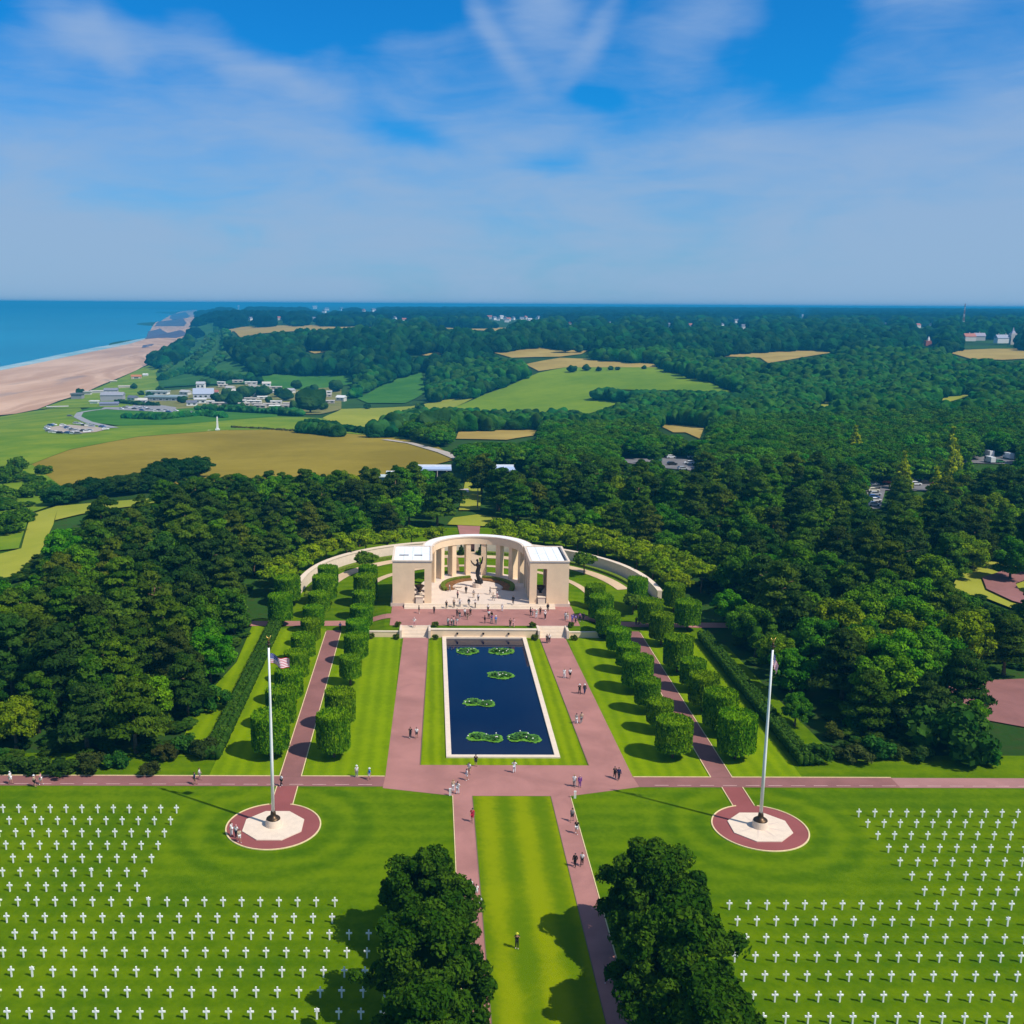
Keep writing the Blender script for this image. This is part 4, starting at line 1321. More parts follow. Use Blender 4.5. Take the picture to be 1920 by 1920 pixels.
# hedges ------------------------------------------------------------------------
def hedge_mesh(L, w, h, seed, step=0.5):
    r = np.random.default_rng(seed)
    cl = []
    for i in range(int(L / step)):
        for j in range(3):
            cl.append((i * step - L / 2 + step / 2, (j - 1) * w * 0.33, h * 0.5, step * 0.75, w * 0.24, h * 0.52))
    return foliage_mesh('hedge_leaves', cl, 26, 0.26, seed, LEAF, 0.97, 0.3, 0.45, 1.4)


for x, y0, y1, w, lab in ((-41.9, 138.5, 206, 2.5, 'long straight clipped hedge along the edge of the left wood'), (42.4, 137.0, 194, 2.3, 'long straight clipped hedge along the edge of the right wood')):
    L = y1 - y0
    t = thing('hedge', lab, 'hedge', (x, (y0 + y1) / 2, 0), R(90))
    link('leaves', hedge_mesh(L, w, 2.0, 300 + int(w * 10)), t, color=(0.045, 0.11, 0.010))
for k, (x, y, s, z, lab) in enumerate((
        (-17.2, 196.9, 1, 1, 'clipped box ball on the terrace left of the left steps'), (-17.4, 193.6, 1, 0, 'clipped box ball below the wall left of the left steps'),
        (-9.9, 196.9, 1, 1, 'clipped box ball on the terrace right of the left steps'), (-9.9, 193.4, 1, 0, 'clipped box ball below the wall at the pool left corner'),
        (9.3, 196.9, 1, 1, 'clipped box ball on the terrace left of the right steps'), (9.5, 193.2, 1.1, 0, 'clipped box ball below the wall at the pool right corner'),
        (17.0, 196.9, 1, 1, 'clipped box ball on the terrace right of the right steps'), (17.2, 193.4, 1, 0, 'clipped box ball below the wall right of the right steps'),
        (-22.4, 194.0, 1.0, 0, 'clipped box ball at the left end of the left short wall'), (22.6, 194.2, 1.3, 0, 'dark clipped box ball at the right end of the right short wall'))):
    bz = 1.5 if z else 0.0
    t = thing('box_ball', lab, 'shrub', (x, y, bz), k * 1.1, 'clipped box balls by the terrace')
    link('leaves', BUSHES[k % 3], t, scale=(0.36 * s, 0.36 * s, 0.42 * s), color=(0.075, 0.115, 0.008))
for sx, lab in ((-2.6, 'small dark cone-clipped tree left of the garden doorway'), (2.4, 'small dark cone-clipped tree right of the garden doorway')):
    t = thing('cone_tree', lab, 'topiary', (gx + sx, gy - 4.0, 1.5), 0, 'cone-clipped trees by the doorway')
    link('trunk', CONES[0][1], t, scale=0.2); link('crown', CONES[0][0], t, scale=(0.34, 0.34, 0.27), color=(0.035, 0.07, 0.010))

# big trees in front ---------------------------------------------------------------
for k, (x, y, s, lab) in enumerate(((-11.2, 94.8, 0.83, 'dark green leafy tree farthest up the left path, its top below the left lawn'),
                                    (-10.9, 83.4, 0.93, 'large dark leafy tree filling the bottom edge left of the centre lawn'),
                                    (-11.2, 72.3, 0.90, 'leafy tree cut by the bottom edge left of the centre lawn'),
                                    (11.4, 93.8, 0.93, 'dark green leafy tree farthest up the right path'),
                                    (11.3, 82.4, 1.0, 'large dark leafy tree filling the bottom edge right of the centre lawn'),
                                    (11.2, 71.5, 0.95, 'leafy tree cut by the bottom edge right of the centre lawn'))):
    tree('lime_tree', BIGS[k % 3], (x, y, 0), s, k * 1.3, (0.034, 0.092, 0.004), lab, group='large trees lining the centre lawn')

# woods of single trees --------------------------------------------------------------
CLEAR = KEEP + [[(1795, 1106), (1815, 1070), (1850, 1060), (1930, 1066), (1930, 1140), (1880, 1128), (1850, 1110)], [(1848, 1345), (1852, 1294), (1930, 1290), (1930, 1348)],
                [(794, 881), (858, 877), (858, 891), (800, 892)], [(914, 879), (985, 873), (985, 882), (916, 892)], [(874, 905), (902, 905), (898, 955), (866, 955)], [(704, 893), (735, 893), (735, 900), (704, 900)]]


def covers(x, y, z, h, w, polys):
    for zz in (z + h, z + h * 0.72, z + h * 0.45):
        u, v, d = pix((x, y, zz))
        du = w * F_PX / d
        for uu in (u - du, u - du * .5, u, u + du * .5, u + du):
            for pl in polys:
                if inside((uu, v), pl): return True
    return False


def scatter(x0, x1, y0, y1, gap, ok, seed):
    r = random.Random(seed); pts = []
    for k in range(int((x1 - x0) * (y1 - y0) / gap ** 2 * 22)):
        x, y = r.uniform(x0, x1), r.uniform(y0, y1)
        g_ = gap * (0.85 + 0.3 * (y - y0) / (y1 - y0))
        if not ok(x, y): continue
        if any((x - a) ** 2 + (y - b) ** 2 < g_ * g_ for a, b in pts): continue
        pts.append((x, y))
    return pts


def in_view(x, y, m=9.0):
    d = (x - CAM_X) / y
    return -0.425 - m / y < d < 0.57 + m / y


def ell(x, y, m):
    ex = (x - EC[0]) / (EA + m); ey = (y - EC[1]) / (EA * EE + m)
    return (ex * ex + ey * ey < 1 and y > 205)


def wood_ok_left(x, y):
    return in_view(x, y) and (x < -48.5 - max(0, 150 - y) * 0.05 or y > 212) and x > -98 and not ell(x, y, 14) and not (y < 150 and x > -52) and (y < 212 or x < -20)


def wood_ok_right(x, y):
    if not in_view(x, y): return False
    if y < 172 and x > 74: return False
    if y < 160 and x < 56: return False
    return (x > 48.5 or y > 212) and not ell(x, y, 15)


def wood_ok_back(x, y):
    return in_view(x, y) and not ell(x, y, 17) and not (-7 < x < 13 and y < 308) and not (0 < x < 5.5) and not (x < -98)


zones = [('left wood', scatter(-110, -20, 140, 292, 6.9, wood_ok_left, 3)), ('right wood', scatter(20, 175, 146, 292, 7.2, wood_ok_right, 4)),
         ('wood behind the colonnade', scatter(-108, 205, 292, 352, 7.8, wood_ok_back, 6))]
PINE_COLS = [(0.028, 0.064, 0.004), (0.019, 0.043, 0.005), (0.038, 0.072, 0.005), (0.032, 0.082, 0.003), (0.017, 0.046, 0.006)]
BROAD_COLS = [(0.050, 0.150, 0.003), (0.085, 0.165, 0.003), (0.036, 0.118, 0.004)]
PINE_W = ['dark pine', 'blackish pine', 'olive pine', 'green pine', 'blue-dark pine']
BROAD_W = ['bright leafy tree', 'yellow-green leafy tree', 'mid-green leafy tree']
n_kind = {'pine_tree': 0, 'broadleaf_tree': 0}
for zname, pts in zones:
    pts.sort(key=lambda p: p[1])
    depth = 14.0
    ranks = {}
    ymin = pts[0][1]
    for p in pts: ranks.setdefault(int((p[1] - ymin) / depth), []).append(p)
    for rk in sorted(ranks):
        row = sorted(ranks[rk])
        for i, (x, y) in enumerate(row):
            z = float(land(x, y)) - 0.1
            q = random.random()
            edge = (zname != 'wood behind the colonnade') and (abs(x) < 56 or y < 152)
            broad = q < (0.36 if zname == 'right wood' else 0.16) or (edge and q < 0.4)
            s = random.uniform(0.92, 1.2)
            if edge: s *= 0.8
            h = (9.8 if broad else 12.2) * s
            fit = [q_ for q_ in (1.0, 0.8, 0.62, 0.48) if not covers(x, y, z, h * q_, 2.7 * s * q_, CLEAR)]
            if not fit: continue
            s *= fit[0]
            if broad:
                k = random.randrange(3); kind = 'broadleaf_tree'; pr_ = BROADS[random.randrange(5)]; col = BROAD_COLS[k]; w_ = BROAD_W[k]
            else:
                k = random.randrange(5); kind = 'pine_tree'; pr_ = PINES[random.randrange(6)]; col = PINE_COLS[k]; w_ = PINE_W[k]
            n_kind[kind] += 1
            tree(kind, pr_, (x, y, z), s, random.uniform(0, 6.28), tuple(c * random.uniform(0.9, 1.3) * (1.5 if kind == 'pine_tree' else 1.2) for c in col),
                 '%s, %s from left in %s rank of the %s' % (w_, nth(i + 1), nth(rk + 1), zname), group='trees of the ' + zname)
print('trees', n_kind)

# shrubs along the edges of the woods
SHR = [((1490, 1362), 2.2, 1.2, (0.045, 0.16, 0.006), 'bright round shrub tree at the head of the right shrub bed', 'BROAD'), ((1785, 1418), 3.0, 1.1, (0.030, 0.095, 0.010), 'very large dark green rounded bush in the right shrub bed', 'BUSH'),
       ((1530, 1428), 1.15, 1.0, (0.035, 0.10, 0.010), 'low round bush beside the end of the right hedge', 'BUSH'), ((1562, 1420), 0.8, .9, (0.045, 0.075, 0.015), 'small olive bush second from the right hedge', 'BUSH'),
       ((1605, 1428), 1.15, .9, (0.05, 0.075, 0.016), 'brownish low bush in the middle of the right shrub bed', 'BUSH'), ((1645, 1420), 1.25, 1.0, (0.025, 0.11, 0.012), 'green mound bush right of the brownish bush', 'BUSH'),
       ((1682, 1422), 0.95, .9, (0.05, 0.09, 0.012), 'low bush at the lip of the right shrub bed', 'BUSH'), ((1725, 1425), 1.0, .9, (0.03, 0.075, 0.012), 'low dark bush left of the very large bush', 'BUSH'),
       ((1850, 1430), 1.2, .9, (0.022, 0.115, 0.010), 'bright low bush right of the very large bush', 'BUSH'), ((1600, 1370), 1.2, 1.5, (0.035, 0.13, 0.006), 'tall bright bush in front of the right pines', 'BUSH'),
       ((1660, 1375), 1.3, 1.3, (0.025, 0.08, 0.012), 'dark bush with pale flowers in front of the right pines', 'BUSH'), ((1560, 1385), 0.9, 1.1, (0.06, 0.085, 0.01), 'yellowish bush behind the low right bushes', 'BUSH'),
       ((1345, 1085), 1.0, .9, (0.20, 0.085, 0.02), 'rusty orange bush at the edge of the right wood', 'BUSH'), ((1380, 1092), 1.0, .7, (0.09, 0.15, 0.008), 'yellow-green flat bush beside the rusty bush', 'BUSH'),
       ((345, 1412), 1.15, 1.0, (0.028, 0.10, 0.010), 'bright green bush at the front corner of the left wood', 'BUSH'), ((385, 1418), 1.15, 1.0, (0.035, 0.06, 0.010), 'olive bush next to the end of the left hedge', 'BUSH'),
       ((220, 1438), 0.9, 1.1, (0.025, 0.10, 0.012), 'small cone-shaped bush at the foot of the left pines', 'BUSH'), ((280, 1452), 0.75, 1.0, (0.035, 0.05, 0.010), 'dark bush standing on the lawn beside the road', 'BUSH'),
       ((310, 1425), 1.0, 1.0, (0.05, 0.06, 0.012), 'brownish bush in front of the left pines', 'BUSH'), ((400, 1330), 1.4, 1.2, (0.03, 0.12, 0.010), 'tall bright bush leaning to the left hedge', 'BUSH'),
       ((60, 1448), 1.2, .8, (0.03, 0.075, 0.008), 'low dark bush left on the road verge', 'BUSH'), ((120, 1452), 1.2, .8, (0.03, 0.07, 0.008), 'low spreading bush on the road verge', 'BUSH'),
       ((170, 1445), 1.2, .9, (0.04, 0.06, 0.010), 'olive spreading bush on the road verge', 'BUSH'), ((20, 1445), 1.1, .8, (0.03, 0.08, 0.008), 'green bush at the left edge of the road verge', 'BUSH')]
for k, ((u, v), s, sz, col, lab, kd) in enumerate(SHR):
    p = gp(u, v, 0)
    if kd == 'BROAD':
        tree('broadleaf_tree', BROADS[1], p, 0.52, 0.7, col, lab)
    else:
        t = thing('bush', lab, 'bush', tuple(p), k * 0.9, 'bushes along the woods')
        link('leaves', BUSHES[k % 3], t, scale=(s, s, s * sz * 0.9), color=col)
patch('lawn', [(-47.5, 140), (-43.2, 140), (-43.2, 206), (-47, 206), (-46, 180), (-48.5, 160)], LAWN_MALL, 0.05, 3.0)
patch('lawn', [(43.7, 139), (48, 139), (47, 160), (46, 190), (43.7, 190)], LAWN_BURIAL, 0.05, 3.0)
# paved yard and lawn seen through the right wood
patch('yard', [(74, 156), (78, 170), (86, 172), (112, 175), (112, 152), (84, 150)], PINK_D, 0.06, 3.0)
patch('clearing', [at(u, v)[:2] for u, v in ((1780, 1112), (1808, 1064), (1850, 1055), (1930, 1058), (1940, 1160), (1850, 1125))], YELF, 0.4, 3.0)
patch('drive', strip([at(u, v)[:2] for u, v in ((1960, 1082), (1905, 1083), (1872, 1094), (1880, 1112), (1920, 1130), (1960, 1140))], 7.0), PINK_D, 0.8, 3.0)
VILL = [(918, 600, 1), (927, 602, 0), (934, 603, 0), (940, 600, 2), (947, 602, 0), (953, 604, 1), (962, 602, 0), (978, 603, 0), (985, 601, 1), (993, 605, 2), (1009, 601, 0), (950, 606, 0), (700, 587, 0), (682, 588, 1), (612, 585, 0), (608, 589, 0), (590, 582, 2), (740, 602, 0), (758, 605, 1), (640, 585, 0),
        (1296, 617, 1), (1352, 616, 0), (1395, 619, 0), (1145, 613, 0), (1068, 613, 1), (1255, 616, 0), (1660, 615, 0), (1720, 617, 1), (1745, 616, 0), (1380, 607, 0), (470, 603, 0), (525, 602, 1), (588, 603, 0)]


# ------------------------------------------------------------------ far woods: one mass per wooded stretch
def far_crown(seed):
    iv, ifc = ico(4)
    r = np.random.default_rng(seed)
    d = iv.copy()
    k = np.ones(len(d))
    tone = np.full(len(d), 0.5)
    for q in range(26):
        c = r.normal(size=3); c /= np.linalg.norm(c)
        if c[2] < -0.3: c[2] *= -1
        w = np.exp((d @ c - 1) / r.uniform(0.035, 0.11))
        k += r.uniform(0.12, 0.34) * w
        tone += (r.uniform(-0.5, 0.5)) * w
    k += r.normal(size=len(d)) * 0.035
    v = d * k[:, None]
    v[:, 2] = np.where(v[:, 2] < 0, v[:, 2] * 0.55, v[:, 2])
    me = bpy.data.meshes.new('far_crown')
    me.from_pydata(v.tolist(), [], ifc.tolist())
    a = me.attributes.new('tone', 'FLOAT', 'POINT'); a.data.foreach_set('value', np.clip(tone, 0, 1).astype(np.float32))
    me.materials.append(LEAF_FAR)
    return me


FARC = [far_crown(400 + i) for i in range(4)]
LONE = [((1060, 662), 10, 'large single round tree between the two pale stubble fields'), ((1085, 662), 6, 'small round tree beside the large tree between the stubble fields'),
        ((1072, 699), 5, 'lone bushy tree at the left end of the green pasture'), ((1100, 696), 4, 'lone small bush on the green pasture left of the row of dots'),
        ((1122, 697), 3, 'first small dark bush standing out on the pale pasture'), ((1145, 695), 3, 'second small dark bush standing out on the pale pasture'),
        ((1158, 695), 2.6, 'third small dark bush standing out on the pale pasture'), ((1208, 693), 2.5, 'tiny bush near the right end of the pasture top'),
        ((688, 768), 3, 'small bush in the yellow field beside the valley wood'), ((787, 773), 4.5, 'dark bush at the right tip of the yellow field'),
        ((812, 817), 9, 'broad dark tree on the green left of the small tan field'), ((735, 818), 7, 'dark tree at the end of the gravel footpath'),
        ((582, 775), 12, 'very broad dark tree at the right end of the campsite'), ((555, 772), 6, 'small round tree left of the very broad campsite tree'),
        ((418, 760), 7, 'dark tree in front of the blue-roofed house'), ((438, 762), 8, 'tall dark tree right of the blue-roofed house'), ((405, 752), 5, 'grey-green tree touching the blue-roofed house'),
        ((458, 750), 9, 'tall dark tree among the caravans left of centre'), ((494, 745), 8, 'dark tree in the middle of the caravans'), ((535, 752), 7, 'round dark tree right of the middle caravans'),
        ((557, 730), 6, 'dark tree on the green slope above the caravans'), ((630, 735), 8, 'dark tree at the right end above the campsite'), ((384, 725), 6, 'dark tree behind the blue-roofed house'),
        ((280, 747), 4, 'dark tree left of the hotel terrace'), ((343, 757), 4.5, 'round tree between the hotel and the blue-roofed house'), ((425, 745), 6, 'dark tree close behind the tall campsite tree'), ((470, 737), 5, 'dark tree behind the middle caravans'),
        ((505, 757), 4, 'small dark tree between the caravan ranks'), ((524, 745), 6, 'dark tree behind the round campsite tree'), ((588, 738), 6, 'dark tree behind the very broad campsite tree'), ((604, 770), 5, 'dark bush at the right foot of the campsite'),
        ((455, 768), 3.5, 'small bush at the campsite front edge'), ((420, 716), 5, 'dark tree on the slope behind the village'), ((265, 742), 3.5, 'small bush right of the grey shore house'),
        ((300, 735), 4, 'low dark tree behind the flat-roofed hotel'), ((252, 730), 4, 'bush on the shore slope behind the grey house'),
        ((150, 741), 4.5, 'dark scrub clump beside the bunker on the shore'), ((35, 880), 4, 'dark bush at the left edge of the dry field'), ((82, 890), 3, 'small dark bush left of the dry field'),
        ((20, 905), 5, 'wide dark bush on the left rough meadow'), ((60, 932), 4, 'round bush on the left rough meadow'), ((10, 940), 4, 'green bush at the left picture edge'), ((25, 1000), 4.5, 'silvery bush at the left picture edge'), ((40, 980), 3.5, 'pale bush beside the mown strip')]
for k, ((u, v), rad, lab) in enumerate(LONE):
    p = at(u, v)
    t = thing('field_tree', lab, 'tree', tuple(p), k * 0.7, 'single trees and bushes of the far country')
    MB().tube([(0, 0, -1), (0, 0, rad * 0.5)], [rad * .08, rad * .06], 6).obj('trunk', BARK, t)
    if v > 860:
        link('crown', BUSHES[k % 3], t, (0, 0, -.3), k * 1.1, (rad * .62, rad * .62, rad * .55), (0.05, 0.13, 0.008)); continue
    cr = link('crown', FARC[k % 4], t, (0, 0, rad * 0.62), k * 1.1, (rad * .86, rad * .86, rad * .72), (0.016, 0.055, 0.012))
    if k < 4: FARC[k] = cr.data; LONE_CROWN = LONE_CROWN + [cr] if k else [cr]


LEAFY = [o for o in C.objects if o.name.startswith('crown') and o.data.name.startswith('broadleaf_crown')][:4]


def mass(name, pts, crown, color, spread=0.35):
    """one wood: crowns set on points by geometry nodes; pts hold place, half width twice and half height"""
    pts = np.array(pts)
    n = len(pts)
    leafy = crown in LEAFY
    me = bpy.data.meshes.new(name)
    me.vertices.add(n)
    co = pts[:, :3].copy(); sz = pts[:, 3:6].copy()
    if leafy:
        co[:, 2] -= sz[:, 2] * 0.62
        sz = sz / np.array([4.3, 4.3, 5.6])
    me.vertices.foreach_set('co', co.astype(np.float32).ravel())
    a = me.attributes.new('size', 'FLOAT_VECTOR', 'POINT'); a.data.foreach_set('vector', sz.astype(np.float32).ravel())
    a = me.attributes.new('turn', 'FLOAT_VECTOR', 'POINT')
    tr = np.zeros((n, 3), np.float32); tr[:, 2] = rng.uniform(0, 6.28, n); a.data.foreach_set('vector', tr.ravel())
    val = rng.uniform(1 - spread, 1 + spread, (n, 1)) ; warm = rng.uniform(0.6, 1.25, (n, 1))
    tint = np.clip(np.array([color]) * val * np.concatenate([warm, np.ones((n, 1)), 1.6 - 0.6 * warm], 1), 0, 1)
    a = me.attributes.new('tint', 'FLOAT_COLOR', 'POINT'); a.data.foreach_set('color', np.concatenate([tint, np.ones((n, 1))], 1).astype(np.float32).ravel())
    o = link(name, me, None, kind='stuff', color=color)
    ng = bpy.data.node_groups.new(name, 'GeometryNodeTree')
    ng.interface.new_socket('Geometry', in_out='INPUT', socket_type='NodeSocketGeometry')
    ng.interface.new_socket('Geometry', in_out='OUTPUT', socket_type='NodeSocketGeometry')
    gi = ng.nodes.new('NodeGroupInput'); go = ng.nodes.new('NodeGroupOutput')
    ip = ng.nodes.new('GeometryNodeInstanceOnPoints'); oi = ng.nodes.new('GeometryNodeObjectInfo')
    sm = ng.nodes.new('GeometryNodeSetMaterial'); sm.inputs['Material'].default_value = LEAF_MASS
    oi.transform_space = 'ORIGINAL'; oi.inputs['Object'].default_value = crown
    oi.inputs['As Instance'].default_value = False
    na = ng.nodes.new('GeometryNodeInputNamedAttribute'); na.data_type = 'FLOAT_VECTOR'; na.inputs['Name'].default_value = 'size'
    nt_ = ng.nodes.new('GeometryNodeInputNamedAttribute'); nt_.data_type = 'FLOAT_VECTOR'; nt_.inputs['Name'].default_value = 'turn'
    L = ng.links.new
    L(gi.outputs[0], ip.inputs['Points']); L(oi.outputs['Geometry'], sm.inputs['Geometry']); L(sm.outputs[0], ip.inputs['Instance'])
    L(nt_.outputs['Attribute'], ip.inputs['Rotation']); L(na.outputs['Attribute'], ip.inputs['Scale']); L(ip.outputs[0], go.inputs[0])
    md = o.modifiers.new('crowns', 'NODES'); md.node_group = ng
    return o


def pix_n(x, y, z):
    qx, qy, qz = x - CAM_X, y, z - CAM_H
    d = qx * cF[0] + qy * cF[1] + qz * cF[2]
    return CX + F_PX * (qx * cR[0] + qy * cR[1] + qz * cR[2]) / d, CY - F_PX * (qx * cU[0] + qy * cU[1] + qz * cU[2]) / d, d


def inside_n(u, v, poly):
    c = np.zeros(u.shape, bool); n = len(poly); j = n - 1
    for i in range(n):
        xi, yi = poly[i]; xj, yj = poly[j]
        if yi != yj:
            c ^= ((yi > v) != (yj > v)) & (u < (xj - xi) * (v - yi) / (yj - yi) + xi)
        j = i
    return c


def covers_n(x, y, z, h, w, polys):
    hit = np.zeros(x.shape, bool)
    for f in (1.0, 0.85, 0.7, 0.55, 0.4, 0.2):
        u, v, d = pix_n(x, y, z + h * f)
        du = w * F_PX / d
        for s in (-1, -.7, -.35, 0, .35, .7, 1):
            for pl in polys:
                hit |= inside_n(u + s * du, v, pl)
    return hit


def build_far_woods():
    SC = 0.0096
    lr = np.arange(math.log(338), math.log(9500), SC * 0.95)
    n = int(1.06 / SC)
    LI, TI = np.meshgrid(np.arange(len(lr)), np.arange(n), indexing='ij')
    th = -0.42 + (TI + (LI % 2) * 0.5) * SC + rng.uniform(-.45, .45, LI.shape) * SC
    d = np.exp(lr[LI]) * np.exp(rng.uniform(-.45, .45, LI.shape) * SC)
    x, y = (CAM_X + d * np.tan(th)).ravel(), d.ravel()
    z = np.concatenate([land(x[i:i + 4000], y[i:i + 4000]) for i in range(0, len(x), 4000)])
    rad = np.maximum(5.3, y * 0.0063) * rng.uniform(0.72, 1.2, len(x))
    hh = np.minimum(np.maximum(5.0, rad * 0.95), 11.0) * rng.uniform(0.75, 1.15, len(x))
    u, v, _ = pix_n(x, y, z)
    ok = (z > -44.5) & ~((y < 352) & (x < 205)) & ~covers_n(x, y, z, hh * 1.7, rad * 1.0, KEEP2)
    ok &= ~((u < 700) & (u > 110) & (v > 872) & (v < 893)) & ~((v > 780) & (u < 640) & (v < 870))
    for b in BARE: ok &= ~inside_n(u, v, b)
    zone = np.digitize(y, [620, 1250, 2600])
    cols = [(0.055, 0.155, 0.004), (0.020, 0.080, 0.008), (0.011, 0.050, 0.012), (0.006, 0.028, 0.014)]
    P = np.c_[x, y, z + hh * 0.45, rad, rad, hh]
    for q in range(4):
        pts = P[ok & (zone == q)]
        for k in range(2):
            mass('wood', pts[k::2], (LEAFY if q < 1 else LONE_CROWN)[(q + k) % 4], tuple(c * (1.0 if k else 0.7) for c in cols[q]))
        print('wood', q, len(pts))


BARE = [[(-50, 780), (140, 755), (225, 712), (312, 672), (357, 648), (376, 602), (384, 560), (-50, 560)],
        [(-60, 810), (-60, 760), (140, 738), (215, 715), (285, 684), (330, 700), (300, 725), (640, 722), (660, 760), (600, 790), (100, 800)],
        [(300, 728), (292, 700), (330, 682), (352, 660), (368, 632), (376, 604), (415, 604), (425, 640), (440, 668), (480, 700), (470, 720), (400, 722)]]
KEEP2 = KEEP + [[(250, 730), (440, 716), (650, 722), (650, 765), (600, 775), (240, 775)]]
KEEP2 += CLEAR[len(KEEP):]
KEEP2 += [[(u - 5, v - 6), (u + 5, v - 6), (u + 5, v + 1), (u - 5, v + 1)] for u, v, _c in VILL] + [[(1806, 632), (1840, 632), (1840, 643), (1806, 643)], [(1862, 632), (1905, 632), (1905, 647), (1865, 647)], [(1733, 634), (1748, 634), (1748, 652), (1733, 652)], [(1499, 585), (1510, 585), (1510, 600), (1499, 600)], [(440, 570), (455, 570), (455, 584), (440, 584)]]


build_far_woods()
# hedgerows and bush belts that edge the fields, as masses
def belt(name, line, rad, n, col, k):
    P = [at(u, v) for u, v in line]
    seg = [np.linalg.norm(P[i + 1] - P[i]) for i in range(len(P) - 1)]
    pts = []
    for i in range(n):
        s = (i + random.uniform(.1, .9)) / n * sum(seg); j = 0
        while j < len(seg) - 1 and s > seg[j]: s -= seg[j]; j += 1
        p = P[j] + (P[j + 1] - P[j]) * (s / max(seg[j], 1e-6))
        x, y = p[0] + random.uniform(-.6, .6) * rad, p[1] + random.uniform(-.6, .6) * rad
        r_ = rad * random.uniform(0.7, 1.25)
        pts.append((x, y, float(land(x, y)) + r_ * 0.35, r_, r_, r_ * 0.85))
    mass(name, pts, (LEAFY if line[0][1] > 860 else LONE_CROWN)[k % 4], col)


for k, (nm, ln, rad, n, col) in enumerate((
        ('hedgerow', [(110, 948), (170, 932), (250, 925), (300, 915)], 4.5, 34, (0.018, 0.055, 0.008)),
        ('hedgerow', [(300, 910), (340, 900), (380, 897)], 5.5, 16, (0.018, 0.055, 0.008)),
        ('hedgerow', [(435, 803), (500, 806), (570, 811), (640, 817)], 0.9, 60, (0.05, 0.05, 0.012)),
        ('hedgerow', [(565, 812), (600, 815), (640, 820)], 3.2, 26, (0.02, 0.075, 0.012)),
        ('hedgerow', [(575, 797), (620, 803), (690, 815)], 2.4, 44, (0.018, 0.07, 0.014)),
        ('hedgerow', [(715, 822), (755, 808), (790, 793), (850, 792), (930, 795), (1010, 796), (1100, 797)], 6.0, 90, (0.017, 0.07, 0.016)),
        ('scrub', [(370, 770), (430, 772), (520, 777), (560, 780)], 3.5, 60, (0.02, 0.085, 0.016)),
        ('scrub', [(230, 785), (300, 788), (380, 780), (420, 785)], 2.5, 50, (0.02, 0.10, 0.016)),
        ('scrub', [(220, 756), (270, 762), (300, 762)], 2.5, 24, (0.022, 0.06, 0.014)),
        ('scrub', [(5, 885), (60, 905), (100, 925), (20, 930), (5, 960), (60, 950)], 2.2, 60, (0.055, 0.13, 0.008)),
        ('scrub', [(300, 700), (330, 680), (350, 670), (390, 650), (400, 630)], 5.0, 80, (0.03, 0.085, 0.018)),
        ('scrub', [(300, 715), (350, 700), (420, 712), (470, 715)], 5.0, 60, (0.022, 0.085, 0.016)),
        ('scrub', [(345, 700), (372, 672), (396, 650), (408, 612)], 5.0, 60, (0.028, 0.095, 0.016)),
        ('scrub', [(380, 705), (410, 680), (425, 655), (422, 625)], 6.0, 70, (0.018, 0.070, 0.016)),
        ('hedgerow', [(1125, 749), (1160, 753), (1230, 757), (1300, 757), (1390, 765)], 6.0, 44, (0.017, 0.075, 0.016)))):
    belt(nm, ln, rad, n, col, k)

# undergrowth on the floor of the woods
ug = []
for x0, x1, y0, y1, ok in ((-110, -44, 139, 296, lambda x, y: x < -47.5), (44, 150, 141, 330, lambda x, y: x > 48 and not (y < 176 and x > 72))):
    for k in range(1500):
        x, y = random.uniform(x0, x1), random.uniform(y0, y1)
        if ok(x, y) and in_view(x, y) and not ell(x, y, 12):
            if covers(x, y, 0.0, 1.2, .8, CLEAR): continue
            q = random.uniform(0.6, 1.5)
            ug.append((x, y, float(land(x, y)) + q * .3, q * 1.2, q * 1.2, q * .8))
mass('undergrowth', ug, LEAFY[0], (0.030, 0.075, 0.006), 0.5)

# yellow conifers and mid trees round the car park ------------------------------------
for k, ((u, v), h, lab) in enumerate((((1690, 918), 1.0, 'yellow cone-shaped conifer left of the red car'), ((1780, 880), 1.25, 'tall yellow cone-shaped conifer behind the parked cars'),
                                      ((1778, 925), 1.05, 'yellow cone-shaped conifer right of the red car'), ((1600, 868), 1.15, 'yellow conifer standing out of the woods left of the car park'),
                                      ((1748, 965), 1.1, 'yellow-green leaning conifer below the car park'), ((1885, 975), 0.9, 'bright green conifer at the right edge below the car park'),
                                      ((1812, 908), 0.8, 'dark green cone-shaped conifer right of the yellow ones'))):
    p = at(u, v)
    tree('conifer', CONES[k % 2], p, h * 1.25, k, (0.24, 0.31, 0.003) if k < 5 else (0.07, 0.20, 0.006), lab, group='conifers round the car park')

# ------------------------------------------------------------------ grave markers
def cross_mesh():
    bm = bmesh.new()
    pr_ = [(-.076, 0), (.076, 0), (.076, .67), (.31, .67), (.31, .84), (.076, .84), (.076, 1.14), (-.076, 1.14), (-.076, .84), (-.31, .84), (-.31, .67), (-.076, .67)]
    vs = [bm.verts.new((x, -.06, z - (0.1 if z == 0 else 0))) for x, z in pr_]
    f = bm.faces.new(vs)
    e = bmesh.ops.extrude_face_region(bm, geom=[f])
    bmesh.ops.translate(bm, vec=(0, .12, 0), verts=[v for v in e['geom'] if isinstance(v, bmesh.types.BMVert)])
    bmesh.ops.recalc_face_normals(bm, faces=bm.faces)
    bmesh.ops.bevel(bm, geom=[e_ for e_ in bm.edges], offset=0.012, segments=1, affect='EDGES')
    me = bpy.data.meshes.new('grave_cross'); bm.to_mesh(me); bm.free()
    me.materials.append(MARBLE)
    return me


